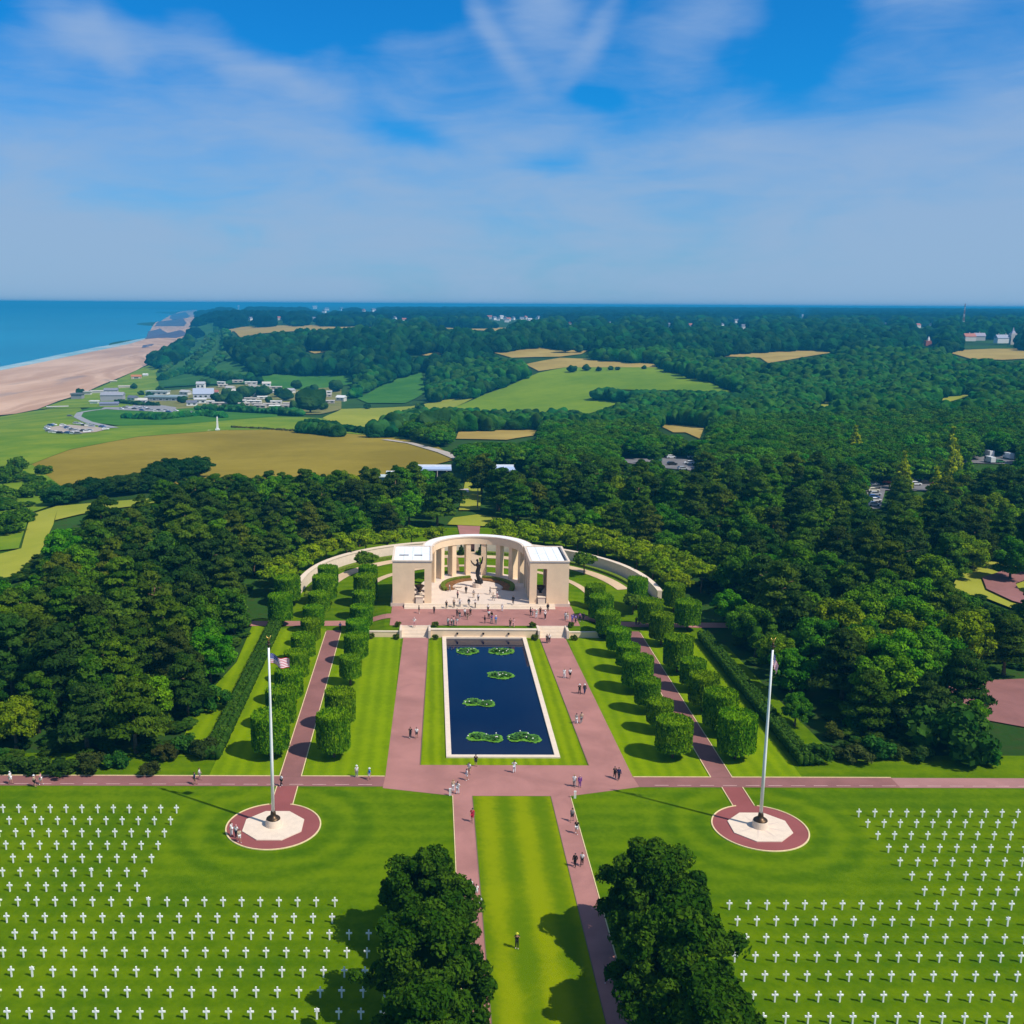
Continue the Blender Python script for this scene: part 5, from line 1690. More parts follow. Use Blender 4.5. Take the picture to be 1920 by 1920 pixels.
def star_mesh():
    mb = MB()
    for fl, y in ((1, 0.0), (-1, 0.002)):
        p = [(0.27 * math.sin(2.0944 * k), 0.92 + fl * 0.27 * math.cos(2.0944 * k)) for k in range(3)]
        vs = [(a, -.06 - y, b) for a, b in p] + [(a, .06 + y, b) for a, b in p]
        mb.add(vs, [(0, 1, 2), (3, 5, 4), (0, 3, 4, 1), (1, 4, 5, 2), (2, 5, 3, 0)])
    mb.box(-.085, .085, -.05, .05, -.1, .80)
    return mb.mesh('grave_star', MARBLE)


CROSS, STAR = cross_mesh(), star_mesh()
markers = []
LY = [122.98, 119.9, 116.85, 113.87, 110.89, 107.88, 104.85, 102.0, 98.96, 96.05, 93.05, 90.0, 86.98, 83.98]
RY = [122.4, 119.65, 116.65, 113.6, 110.5, 107.45, 104.38, 101.6, 98.6, 95.5, 92.45, 89.45, 86.43, 83.43]
STARS = [gp(505 / 2.909, 1480 + 482 / 2.909), gp(812 / 2.909, 1480 + 640 / 2.909), gp(185 / 2.909, 1480 + 1030 / 2.909), gp(1732 / 2.909, 1480 + 1255 / 2.909),
         gp(1260 + 1848 / 2.909, 1480 + 757 / 2.909), gp(1260 + 1057 / 2.909, 1480 + 850 / 2.909)]
for side in (-1, 1):
    for r_, y in enumerate(LY if side < 0 else RY):
        st = 2.009 if side < 0 else 2.04
        x0 = 43.2 if side < 0 else 43.95
        first = 0 if r_ < 7 else 11 if r_ < 9 else (14 if side < 0 else 12)
        row = []
        k = -first
        while True:
            x = side * (x0 + k * st)
            u, v, _ = pix((x, y, 0.6))
            if u < -8 or u > 1928 or k > 40: break
            row.append(x); k += 1
        row.sort()
        for i, x in enumerate(row): markers.append((y, x, i, r_, side))
markers.sort()
rest = MB()
for n_, (y, x, i, r_, side) in enumerate(markers):
    star = any((x - s[0]) ** 2 + (y - s[1]) ** 2 < 1.2 for s in STARS)
    fld = 'left' if side < 0 else 'right'
    if n_ < 300 or star:
        link('grave_marker', STAR if star else CROSS, None, (x, y, 0), random.uniform(-.02, .02), None, None,
             'white %s, %s from the left, %s row from the road, %s field' % ('star-topped grave marker' if star else 'grave cross', nth(i + 1), nth(r_ + 1), fld),
             'grave marker', 'grave markers on the lawn')
    else:
        rest.add([(v.co.x + x, v.co.y + y, v.co.z) for v in CROSS.vertices], [tuple(p.vertices) for p in CROSS.polygons])
rest.obj('grave_markers', MARBLE, kind='stuff')
print('markers', len(markers))

# ------------------------------------------------------------------ flagpoles
RED = plain('flag_red', (0.50, 0.02, 0.05), 0.8, 0.1, 0, 0.05)
FWHITE = plain('flag_white', (0.82, 0.80, 0.84), 0.8, 0.1, 0, 0.03)
FBLUE = plain('flag_blue', (0.03, 0.035, 0.26), 0.8, 0.1, 0, 0.05)


def flag_child(parent, fn, L, H, name='flag'):
    """thirteen stripes, a blue canton with fifty stars; fn maps cloth (s, t) to space"""
    nu, nv = 40, 26
    mb = MB()
    vs = [fn(i / nu * L, j / nv * H) for j in range(nv + 1) for i in range(nu + 1)]
    mb.v = [tuple(p) for p in vs]
    for j in range(nv):
        for i in range(nu):
            mb.f.append([j * (nu + 1) + i, j * (nu + 1) + i + 1, (j + 1) * (nu + 1) + i + 1, (j + 1) * (nu + 1) + i])
            stripe = j // 2
            mb.m.append(2 if (i < nu * 0.4 and stripe >= 6) else (0 if stripe % 2 == 0 else 1))
    me = mb.mesh(name, [RED, FWHITE, FBLUE], True, False)
    o = link(name, me, parent)
    st = MB()
    for r_ in range(9):
        for c in range(6 if r_ % 2 == 0 else 5):
            s = L * 0.4 * ((c * 2 + 1 + (r_ % 2)) / 12.0); t = H * (6 / 13 + 7 / 13 * (r_ + 1) / 10.0)
            pts = []
            for k in range(10):
                q = (0.030 if k % 2 == 0 else 0.013) * H
                pts.append((s + q * math.sin(k * math.pi / 5), t + q * math.cos(k * math.pi / 5)))
            a = Vector(fn(s, t)); du = Vector(fn(s + 0.01, t)) - a; dv = Vector(fn(s, t + 0.01)) - a
            nn = du.cross(dv).normalized() * 0.006
            for sg in (1, -1):
                st.add([Vector(fn(*p)) + nn * sg for p in pts], [tuple(range(10))])
    link('stars', st.mesh('stars', FWHITE, False, False), o)
    return o


def flagpole(i, lab, fn, L, H):
    px, py = POLES[i]
    pl = thing('flag_plinth', 'pale octagonal stone plinth under the %s flagpole' % ('left' if i == 0 else 'right'), 'plinth', (px, py, 0), 0, 'flagpole plinths')
    MB().prism(circle((0, 0), 3.95, 8, math.pi / 8), 0.0, 0.14).obj('octagon', STONE_W, pl)
    if i == 1:
        for k in range(8):
            a = k * math.pi / 4 + 0.4
            MB().add([(0.9 * math.cos(a - .3), 0.9 * math.sin(a - .3), .143), (3.3 * math.cos(a), 3.3 * math.sin(a), .143), (0.9 * math.cos(a + .3), 0.9 * math.sin(a + .3), .143), (0, 0, 0.19)],
                     [(0, 1, 3), (1, 2, 3)]).obj('star_ray', FLOOR, pl)
    MB().lathe([(1.02, 0.14), (0.98, 0.5), (0.92, 0.95), (0.90, 1.0)], 28, (0, 0, 0.003)).obj('drum', STONE_W, pl)
    t = thing('flagpole', lab, 'flagpole', (px, py, 1.003), 0, 'flagpoles')
    MB().lathe([(0.88, 0.0), (0.86, 0.1), (0.72, 0.22), (0.40, 0.36), (0.33, 0.7), (0.30, 1.0), (0.24, 1.05)], 24).obj('base', BRONZE, t, True)
    MB().lathe([(0.215, 0.9), (0.20, 8.0), (0.15, 16.0), (0.115, 22.3)], 18).obj('pole', WHITE_PAINT, t, True)
    e = MB().lathe([(0.09, 22.3), (0.10, 22.55), (0.05, 22.6), (0.28, 22.68), (0.30, 22.74), (0.06, 22.8), (0.16, 22.95), (0.17, 23.1), (0.05, 23.2)], 12).obj('finial', BRONZE, t, True)
    eg = MB()
    eg.tube([(0, 0, 23.15), (0, -.03, 23.35), (0, -.08, 23.55), (0, -.16, 23.62)], [0.08, 0.11, 0.07, 0.03], 8)
    for sg in (-1, 1):
        eg.tube([(0, 0, 23.42), (sg * .16, .03, 23.55), (sg * .3, .05, 23.85)], [0.08, 0.07, 0.02], 6)
    eg.tube([(0, 0.02, 23.2), (0, .12, 23.08)], [0.07, 0.05], 6)
    eg.obj('eagle', GOLD, e, True)
    flag_child(t, fn, L, H)


def wave_fn(s, t):
    return (0.16 + s * 0.93, 0.30 * math.sin(s * 3.4 + t * 0.7) * min(1, s), 20.3 + t - 0.30 * s + 0.10 * math.sin(s * 3.0 + 0.6))


def hang_fn(s, t):
    sw = s / 3.0
    return (0.14 + 0.62 * sw + 0.14 * math.sin(s * 4.2 + t * .6) * sw + 0.42 * t / 1.6 * (0.35 + 0.4 * sw), 0.22 * math.sin(s * 5.0 + 1.0) * sw + 0.06, 20.35 + t * (0.75 - 0.35 * sw) - 1.5 * sw ** 1.15 + 0.35 * t / 1.6 * (1 - sw))


flagpole(0, 'tall white flagpole on the left with its flag streaming out to the right', wave_fn, 2.45, 1.25)
flagpole(1, 'tall white flagpole on the right with its flag hanging limp', hang_fn, 2.6, 1.45)
for (u, v, lab) in ((844, 1492, 'short white marker post at the corner of the left lawn and path'), (1078, 1497, 'short white marker post at the corner of the right lawn and path')):
    p = gp(u, v)
    t = thing('marker_post', lab, 'post', tuple(p), 0, 'marker posts at the lawn corners')
    for sx in (-1, 1):
        MB().box(sx * .09 - .05, sx * .09 + .05, -.05, .05, 0, 0.95).obj('post', WHITE_PAINT, t)
    MB().box(-.17, .17, -.06, .06, .953, 1.06).obj('cap', WHITE_PAINT, t)

# ------------------------------------------------------------------ people
def skin_mesh(name, verts, edges, radii, mat, sub=1, root=0):
    me = bpy.data.meshes.new('t'); me.from_pydata(verts, edges, [])
    ob = bpy.data.objects.new('t', me); C.objects.link(ob)
    sm = ob.modifiers.new('s', 'SKIN'); sm.use_smooth_shade = True
    for i, r in enumerate(radii):
        me.skin_vertices[0].data[i].radius = (r, r) if not hasattr(r, '__len__') else r
        me.skin_vertices[0].data[i].use_root = (i == root)
    ss_ = ob.modifiers.new('d', 'SUBSURF'); ss_.levels = ss_.render_levels = sub
    dg = bpy.context.evaluated_depsgraph_get(); dg.update()
    out = bpy.data.meshes.new_from_object(ob.evaluated_get(dg)); out.name = name
    bpy.data.objects.remove(ob); bpy.data.meshes.remove(me)
    out.materials.clear(); out.materials.append(mat)
    out.polygons.foreach_set('use_smooth', [True] * len(out.polygons))
    return out


def person_meshes(pose):
    """figure 1.7 m tall facing -Y"""
    J = dict(pelvis=(0, 0, .93), waist=(0, 0, 1.06), chest=(0, 0, 1.27), neck=(0, 0, 1.43), head=(0, -.02, 1.56), crown=(0, 0, 1.66))
    for s, n in ((-1, 'L'), (1, 'R')):
        st = {'stand': 0.03 * s, 'walk': 0.20 * s, 'walk2': -0.24 * s, 'photo': 0.05 * s, 'open': -0.08 * s}[pose]
        J['hip' + n] = (s * .09, 0, .90); J['knee' + n] = (s * .10, -.5 * abs(st) - .3 * st * (st < 0) * -1 * 0 - st * .35, .49)
        J['ankle' + n] = (s * .11, -st, .08 + (0.05 if st < -.15 else 0)); J['toe' + n] = (s * .13, -st - .16, .035)
        J['sh' + n] = (s * .185, 0, 1.38)
        if pose == 'photo':
            J['el' + n] = (s * .27, -.16, 1.30); J['wr' + n] = (s * .11, -.30, 1.52); hd = (-.25 * s, -.3, .6)
        elif pose == 'open':
            J['el' + n] = (s * .36, .03, 1.18); J['wr' + n] = (s * .42, -.14, 1.02); hd = (.3 * s, -.5, -.5)
        else:
            J['el' + n] = (s * .235, .02 + st * .4, 1.12); J['wr' + n] = (s * .25, -.06 + st * .8, .88); hd = (0, -.15 + st * .5, -1)
        J['hd' + n] = tuple(Vector(J['wr' + n]) + Vector(hd).normalized() * .075)
        for f in range(4):
            side = Vector((0, 1, 0)) if pose != 'photo' else Vector((0, 0, 1))
            o = side * (.030 - .02 * f)
            tip = Vector(J['hd' + n]) + o + Vector(hd).normalized() * (.07 - .012 * abs(f - 1.4)) + Vector((-.02 * s, 0, 0))
            J['f%d%s' % (f, n)] = tuple(Vector(J['hd' + n]) + o + Vector(hd).normalized() * .012); J['g%d%s' % (f, n)] = tuple(tip)
        J['th' + n] = tuple(Vector(J['wr' + n]) + Vector(hd).normalized() * .045 + (Vector((-.035 * s, -.03, 0))))
    names = list(J); ix = {k: i for i, k in enumerate(names)}
    E_ = [('pelvis', 'waist'), ('waist', 'chest'), ('chest', 'neck'), ('neck', 'head'), ('head', 'crown')]
    rad = dict(pelvis=(.15, .105), waist=(.125, .095), chest=(.155, .11), neck=.052, head=(.078, .095), crown=.06)
    for n in 'LR':
        E_ += [('pelvis', 'hip' + n), ('hip' + n, 'knee' + n), ('knee' + n, 'ankle' + n), ('ankle' + n, 'toe' + n), ('chest', 'sh' + n), ('sh' + n, 'el' + n), ('el' + n, 'wr' + n), ('wr' + n, 'hd' + n), ('wr' + n, 'th' + n)]
        rad.update({'hip' + n: .09, 'knee' + n: .058, 'ankle' + n: .04, 'toe' + n: .032, 'sh' + n: .058, 'el' + n: .042, 'wr' + n: .027, 'hd' + n: .034, 'th' + n: .011})
        for f in range(4):
            E_ += [('hd' + n, 'f%d%s' % (f, n)), ('f%d%s' % (f, n), 'g%d%s' % (f, n))]; rad['f%d%s' % (f, n)] = .011; rad['g%d%s' % (f, n)] = .008

    def part(nm, keys, grow, mat, over=None, sub=1):
        ks = list(keys); m_ = {k: i for i, k in enumerate(ks)}
        vs = [(over or {}).get(k, J[k]) for k in ks]
        es = [(m_[a], m_[b]) for a, b in E_ if a in m_ and b in m_]
        rr = [tuple(q + grow for q in rad[k]) if hasattr(rad[k], '__len__') else rad[k] + grow for k in ks]
        return skin_mesh(nm, vs, es, rr, mat, sub)

    body = part('body', names, 0.0, SKIN)
    lerp = lambda a, b, t: tuple(Vector(J[a]).lerp(Vector(J[b]), t))
    shirt = part('shirt', ['chest', 'waist', 'pelvis', 'shL', 'shR', 'elL', 'elR'], 0.020, CLOTH, {'elL': lerp('shL', 'elL', .8), 'elR': lerp('shR', 'elR', .8)})
    coat = part('coat', ['chest', 'waist', 'pelvis', 'shL', 'shR', 'elL', 'elR', 'wrL', 'wrR'], 0.026, CLOTH)
    trousers = part('trousers', ['pelvis', 'hipL', 'hipR', 'kneeL', 'kneeR', 'ankleL', 'ankleR'], 0.022, CLOTH)
    shorts = part('shorts', ['pelvis', 'hipL', 'hipR', 'kneeL', 'kneeR'], 0.026, CLOTH, {'kneeL': lerp('hipL', 'kneeL', .85), 'kneeR': lerp('hipR', 'kneeR', .85)})
    shoe = [part('shoe', ['ankle' + n, 'toe' + n], 0.014, CLOTH, {'ankle' + n: tuple(Vector(J['ankle' + n]) - Vector((0, 0, .03)))}, 1) for n in 'LR']
    iv, ifc = ico(2)
    def hairm(hat):
        mb = MB()
        pts = [(p[0] * .098, p[1] * .118 + .012, p[2] * .105 + 1.60) for p in iv]
        keep = [f for f in ifc.tolist() if sum(pts[i][2] for i in f) / 3 > 1.565 + (0.5 if False else 0) + max(0, -(sum(pts[i][1] for i in f) / 3)) * .9]
        mb.add(pts, keep)
        if hat:
            mb.lathe([(0.17, 1.625), (0.175, 1.635), (0.11, 1.645), (0.10, 1.72), (0.05, 1.74)], 14)
        return mb.mesh('hair', CLOTH, True)
    eyes = MB()
    for s in (-1, 1): eyes.lathe([(0.001, -.012), (0.012, 0), (0.001, .012)], 6, (s * .033, -.112, 1.575))
    eyes.box(-.022, .022, -.116, -.108, 1.505, 1.513)
    nose = MB().add([(-.014, -.105, 1.535), (.014, -.105, 1.535), (0, -.105, 1.58), (0, -.135, 1.538)], [(0, 1, 3), (1, 2, 3), (2, 0, 3)])
    return dict(body=body, shirt=shirt, coat=coat, trousers=trousers, shorts=shorts, shoe=shoe, hair=hairm(False), hat=hairm(True), eyes=eyes.mesh('eyes', BRONZE_D), nose=nose.mesh('nose', SKIN))


POSES = {p: person_meshes(p) for p in ('stand', 'walk', 'walk2', 'photo', 'open')}
COL = dict(white=(.80, .80, .80), black=(.018, .018, .02), dark=(.035, .035, .045), grey=(.28, .28, .29), blue=(.02, .22, .75), navy=(.02, .03, .10), red=(.62, .03, .07), pink=(.72, .36, .36),
           purple=(.22, .07, .30), violet=(.16, .13, .55), beige=(.52, .40, .28), green=(.42, .62, .52), brown=(.12, .06, .03), blond=(.42, .28, .11), yellow=(.62, .62, .05), orange=(.7, .2, .04), skinny=(.46, .25, .17))
SHOWN_NAME = dict(dark='dark', blond='fair')
PEOPLE = [  # u, v, pose, facing degrees, top, legs, short?, hair, hat?, where
    (769.4, 1384, 'walk', 200, 'black', 'dark', 0, 'brown', 0, 'left of a pair walking down the left mall path'), (781, 1384, 'walk2', 190, 'white', 'dark', 1, 'dark', 0, 'right of a pair walking down the left mall path'),
    (692.7, 1462, 'walk', 250, 'blue', 'white', 1, 'white', 1, 'in white cap by the left lawn corner on the road'), (668.7, 1457, 'stand', 150, 'white', 'grey', 0, 'white', 1, 'in white hat standing left of the blue-shirted walker'),
    (892, 1437, 'stand', 20, 'black', 'dark', 1, 'dark', 0, 'at the front rim of the pool looking at the water'), (879.7, 1452, 'stand', 40, 'white', 'beige', 1, 'brown', 0, 'behind another person on the plaza before the pool'),
    (875, 1463, 'walk', 60, 'white', 'white', 1, 'dark', 0, 'walking on the plaza left of the pool front'), (849.5, 1484, 'stand', 0, 'beige', 'white', 0, 'blond', 0, 'left of a pair beside the left marker post'),
    (858, 1489, 'open', 20, 'white', 'white', 0, 'dark', 0, 'right of a pair beside the left marker post'), (964, 1449, 'open', 10, 'white', 'white', 0, 'dark', 0, 'arms apart on the plaza before the pool'),
    (1076.5, 1475, 'walk', 180, 'white', 'grey', 0, 'blond', 0, 'left of a pair on the right part of the plaza'), (1087, 1476, 'stand', 180, 'purple', 'purple', 0, 'pink', 0, 'in long purple clothes on the right part of the plaza'),
    (1152.5, 1459, 'walk', 170, 'dark', 'black', 0, 'dark', 0, 'left of a dark pair at the right end of the plaza'), (1160, 1462, 'walk2', 170, 'navy', 'dark', 0, 'brown', 0, 'right of a dark pair at the right end of the plaza'),
    (1080.8, 1357, 'walk', 350, 'grey', 'white', 0, 'dark', 0, 'left of a pair halfway up the right mall path'), (1090, 1356, 'walk2', 350, 'beige', 'grey', 0, 'dark', 0, 'right of a pair halfway up the right mall path'),
    (1086.4, 1301, 'walk', 180, 'black', 'black', 0, 'white', 1, 'in white cap, left of a pair, right mall path'), (1096, 1301, 'walk2', 180, 'dark', 'navy', 0, 'white', 1, 'in white cap, right of a pair, right mall path'),
    (1058, 1271, 'walk', 180, 'white', 'white', 0, 'blond', 0, 'all in white on the right mall path'), (1068.7, 1272, 'walk2', 180, 'white', 'black', 1, 'dark', 0, 'in black shorts beside the person all in white'),
    (1025.4, 1206, 'stand', 170, 'dark', 'dark', 0, 'dark', 0, 'dark, below the right terrace steps'), (1029.8, 1205.5, 'stand', 180, 'white', 'dark', 0, 'brown', 0, 'white-topped, below the right terrace steps'),
    (885.6, 1541, 'walk', 190, 'red', 'red', 1, 'dark', 0, 'in red on the left path beside the centre lawn'), (1072.7, 1540, 'walk2', 185, 'grey', 'dark', 1, 'dark', 0, 'in grey at the top of the right lawn path'),
    (1081, 1563, 'walk', 185, 'black', 'white', 1, 'blond', 0, 'in black and white on the right lawn path'), (1078, 1625, 'walk', 200, 'black', 'black', 0, 'dark', 0, 'left of a couple walking on the right lawn path'),
    (1091, 1623, 'walk2', 190, 'white', 'black', 0, 'brown', 0, 'right of a couple walking on the right lawn path'), (893, 1684, 'walk', 10, 'white', 'white', 1, 'brown', 0, 'white-clad, beside the upper left big tree'),
    (882, 1676, 'stand', 20, 'white', 'grey', 1, 'dark', 0, 'half hidden by the upper left big tree'), (898.5, 1708, 'walk2', 0, 'white', 'white', 1, 'dark', 0, 'lowest of three by the upper left big tree'),
    (969, 1778, 'photo', 170, 'black', 'black', 0, 'yellow', 1, 'alone on the centre lawn, arms raised to a yellow cap'), (1124, 1713, 'stand', 180, 'dark', 'dark', 0, 'brown', 0, 'in the shade of the upper right big tree'),
    (1149.6, 1839, 'walk', 190, 'violet', 'dark', 0, 'blond', 0, 'violet-topped, in the shade between the right big trees'), (1138, 1840, 'walk2', 190, 'black', 'black', 0, 'dark', 0, 'dark, in the shade between the right big trees'),
    (19.6, 1470, 'walk', 90, 'white', 'white', 1, 'white', 0, 'nearest the left edge on the road'), (64.4, 1475.5, 'walk2', 100, 'beige', 'black', 1, 'white', 1, 'beige-topped, second from the left on the road'),
    (76.4, 1471, 'walk', 100, 'pink', 'white', 1, 'brown', 0, 'pink-topped, third from the left on the road'), (365, 1471, 'walk', 80, 'navy', 'skinny', 1, 'brown', 0, 'crossing the road below the left wood'),
    (374, 1462, 'walk2', 80, 'white', 'grey', 1, 'brown', 0, 'on the far side of the road below the left wood'), (528, 1474, 'walk', 250, 'white', 'black', 0, 'brown', 0, 'where the tree walk meets the road right of the pole'),
    (434, 1567, 'stand', 120, 'white', 'white', 0, 'brown', 0, 'left of three on the left round plaza'), (443, 1571, 'stand', 200, 'white', 'dark', 0, 'pink', 0, 'middle of three on the left round plaza'),
    (449, 1579, 'walk', 140, 'beige', 'white', 1, 'dark', 0, 'right of three on the left round plaza'), (638, 1183, 'walk', 0, 'blue', 'dark', 0, 'brown', 0, 'bright blue, on the left tree walk'),
    (652, 1175, 'walk2', 0, 'white', 'dark', 0, 'brown', 0, 'white-topped, on the left tree walk'),
    (785.6, 1150, 'stand', 90, 'dark', 'beige', 0, 'dark', 0, 'farthest left before the memorial steps'), (814, 1150.5, 'stand', 180, 'dark', 'dark', 0, 'white', 0, 'second from left before the memorial steps'),
    (777, 1175, 'open', 190, 'white', 'pink', 0, 'white', 0, 'at the top of the left terrace steps'), (837, 1141, 'stand', 180, 'black', 'black', 0, 'dark', 0, 'black-clad, on the left of the memorial steps'),
    (851, 1138.5, 'stand', 160, 'beige', 'dark', 0, 'dark', 0, 'beige-topped, on the memorial steps'), (862, 1137.5, 'open', 180, 'white', 'grey', 0, 'blond', 0, 'white-topped, arms apart on the memorial steps'),
    (879, 1136.6, 'walk', 180, 'black', 'grey', 0, 'dark', 0, 'black-topped, walking up the memorial steps'), (891, 1139, 'stand', 100, 'white', 'black', 0, 'dark', 0, 'black-trousered, on the middle memorial steps'),
    (873.8, 1113, 'stand', 180, 'black', 'black', 0, 'brown', 0, 'dark, in the court left of the statue'), (842.8, 1109, 'walk', 90, 'white', 'grey', 0, 'brown', 0, 'by the left flower bed of the court'),
    (858, 1122, 'stand', 60, 'pink', 'dark', 0, 'dark', 0, 'pink-topped, in the left part of the court'), (888, 1121, 'stand', 0, 'grey', 'beige', 0, 'brown', 0, 'grey-topped, in the middle of the court'),
    (896.6, 1127, 'stand', 190, 'white', 'dark', 0, 'dark', 0, 'white-topped, in front of the statue'), (918.8, 1115, 'walk', 120, 'grey', 'grey', 0, 'brown', 0, 'grey, right of the statue'),
    (924.4, 1126, 'walk2', 80, 'beige', 'grey', 0, 'brown', 0, 'beige, in the right of the court'), (932, 1122, 'stand', 270, 'white', 'pink', 0, 'brown', 0, 'near the right court bench'),
    (915, 1147, 'stand', 180, 'white', 'black', 0, 'brown', 0, 'black-trousered, at the foot of the memorial steps'), (941.6, 1146.5, 'stand', 180, 'white', 'white', 0, 'white', 0, 'all white, at the foot of the memorial steps'),
    (962, 1133, 'walk', 200, 'black', 'dark', 0, 'dark', 0, 'at the corner of the right loggia'),
    (840, 1173, 'stand', 20, 'white', 'grey', 0, 'brown', 0, 'leftmost of the tight group on the terrace'), (846.5, 1174, 'stand', 90, 'white', 'dark', 0, 'dark', 0, 'second of the tight group on the terrace'),
    (850.5, 1172, 'stand', 300, 'pink', 'grey', 0, 'brown', 0, 'pink-topped in the tight group on the terrace'), (857, 1173.5, 'walk', 200, 'white', 'pink', 0, 'brown', 0, 'rightmost of the tight group on the terrace'),
    (857, 1156, 'stand', 180, 'dark', 'dark', 0, 'dark', 0, 'dark, behind the tight group on the terrace'), (861.6, 1160, 'stand', 150, 'black', 'grey', 0, 'dark', 0, 'black-topped, behind the tight group on the terrace'),
    (871.5, 1157, 'walk', 180, 'white', 'dark', 0, 'brown', 0, 'white-topped, left of the terrace middle'), (876.6, 1162, 'stand', 210, 'brown', 'beige', 0, 'dark', 0, 'brown-topped, left of the terrace middle'),
    (882, 1155, 'walk2', 180, 'dark', 'brown', 0, 'brown', 0, 'dark, near the terrace middle'), (909, 1168.5, 'stand', 90, 'black', 'black', 0, 'dark', 0, 'black-clad, left of the group with the blue shirt'),
    (916.5, 1160, 'walk', 10, 'white', 'dark', 0, 'red', 1, 'in red cap, in the group with the blue shirt'), (922, 1161, 'stand', 40, 'black', 'grey', 0, 'dark', 0, 'black-topped, in the group with the blue shirt'),
    (921.6, 1168.5, 'walk2', 190, 'purple', 'grey', 0, 'blond', 0, 'purple-topped, in the group with the blue shirt'), (929.6, 1170.5, 'stand', 180, 'blue', 'grey', 0, 'white', 1, 'blue-shirted in white cap on the terrace'),
    (956.6, 1175.5, 'stand', 180, 'brown', 'dark', 0, 'dark', 0, 'left of a pair right of the terrace middle'), (963, 1176, 'walk', 180, 'pink', 'pink', 0, 'brown', 0, 'right of a pair right of the terrace middle'),
    (994.7, 1154, 'stand', 90, 'dark', 'dark', 0, 'dark', 0, 'leftmost of the group below the right loggia'), (998.5, 1154.5, 'stand', 120, 'pink', 'grey', 0, 'brown', 0, 'pink-topped, below the right loggia'),
    (1005.6, 1159, 'open', 180, 'green', 'white', 0, 'white', 1, 'pale green, below the right loggia'), (1013, 1152.5, 'stand', 200, 'brown', 'dark', 0, 'dark', 0, 'brown-clad, below the right loggia'),
    (1022, 1161, 'open', 170, 'white', 'black', 0, 'white', 1, 'white-topped with black trousers below the right loggia'), (1027, 1146, 'stand', 180, 'black', 'black', 0, 'dark', 0, 'black-clad, on the right end of the memorial steps'),
    (1060, 1163.5, 'walk', 200, 'white', 'grey', 0, 'dark', 0, 'white-topped, at the right end of the terrace'), (1064, 1162, 'stand', 180, 'beige', 'white', 0, 'brown', 0, 'beige-topped, at the right end of the terrace'),
    (1073, 1167, 'stand', 180, 'violet', 'violet', 0, 'blond', 0, 'violet, first of the group in the hedge shade'), (1079, 1168, 'stand', 150, 'violet', 'dark', 0, 'dark', 0, 'violet-topped, second of the group in the hedge shade'),
    (1087, 1165, 'stand', 180, 'purple', 'dark', 0, 'dark', 0, 'purple-topped, third of the group in the hedge shade'), (1094, 1165, 'walk', 220, 'dark', 'dark', 0, 'dark', 0, 'dark, last of the group in the hedge shade'),
    (1192.7, 1172, 'walk', 180, 'dark', 'dark', 0, 'dark', 0, 'left of two dark walkers between the right clipped trees'), (1198, 1171.5, 'walk2', 180, 'black', 'black', 0, 'dark', 0, 'right of two dark walkers between the right clipped trees')]
for k, (u, v, pose, fac, top, legs, short, hair, hat, where) in enumerate(PEOPLE):
    z0 = 0.03
    p = gp(u, v, z0)
    if p[1] > 197.5 and abs(p[0]) < 19.5:
        p = gp(u, v, 1.53)
        if p[1] > 208.7:
            for zz in (1.67, 1.84, 2.01, 2.2):
                q = gp(u, v, zz); p = q
                if q[1] < 208.9 + 0.52 * (round((zz - 1.5) / 0.17)): break
        z0 = p[2]
    elif p[1] > 195:
        z0 = float(land(p[0], p[1])) + 0.05; p = gp(u, v, z0)
    mset = POSES[pose]
    sc = 0.99 + 0.12 * random.random()
    b_ = link('person', mset['body'], None, (p[0], p[1], z0), R(180 - fac + random.uniform(-15, 15)), sc, None,
              'person in %s top %s' % (SHOWN_NAME.get(top, top), where), 'person', 'visitors on foot')
    link('coat' if top in ('black', 'dark', 'navy', 'purple') and k % 2 else 'shirt', mset['coat' if top in ('black', 'dark', 'navy', 'purple') and k % 2 else 'shirt'], b_, color=COL[top])
    link('shorts' if short else 'trousers', mset['shorts' if short else 'trousers'], b_, color=COL[legs])
    link('hat' if hat else 'hair', mset['hat' if hat else 'hair'], b_, color=COL[hair])
    for q in range(2): link('shoe', mset['shoe'][q], b_, color=COL['white' if k % 3 == 0 else 'dark'])
    link('eyes', mset['eyes'], b_); link('nose', mset['nose'], b_)

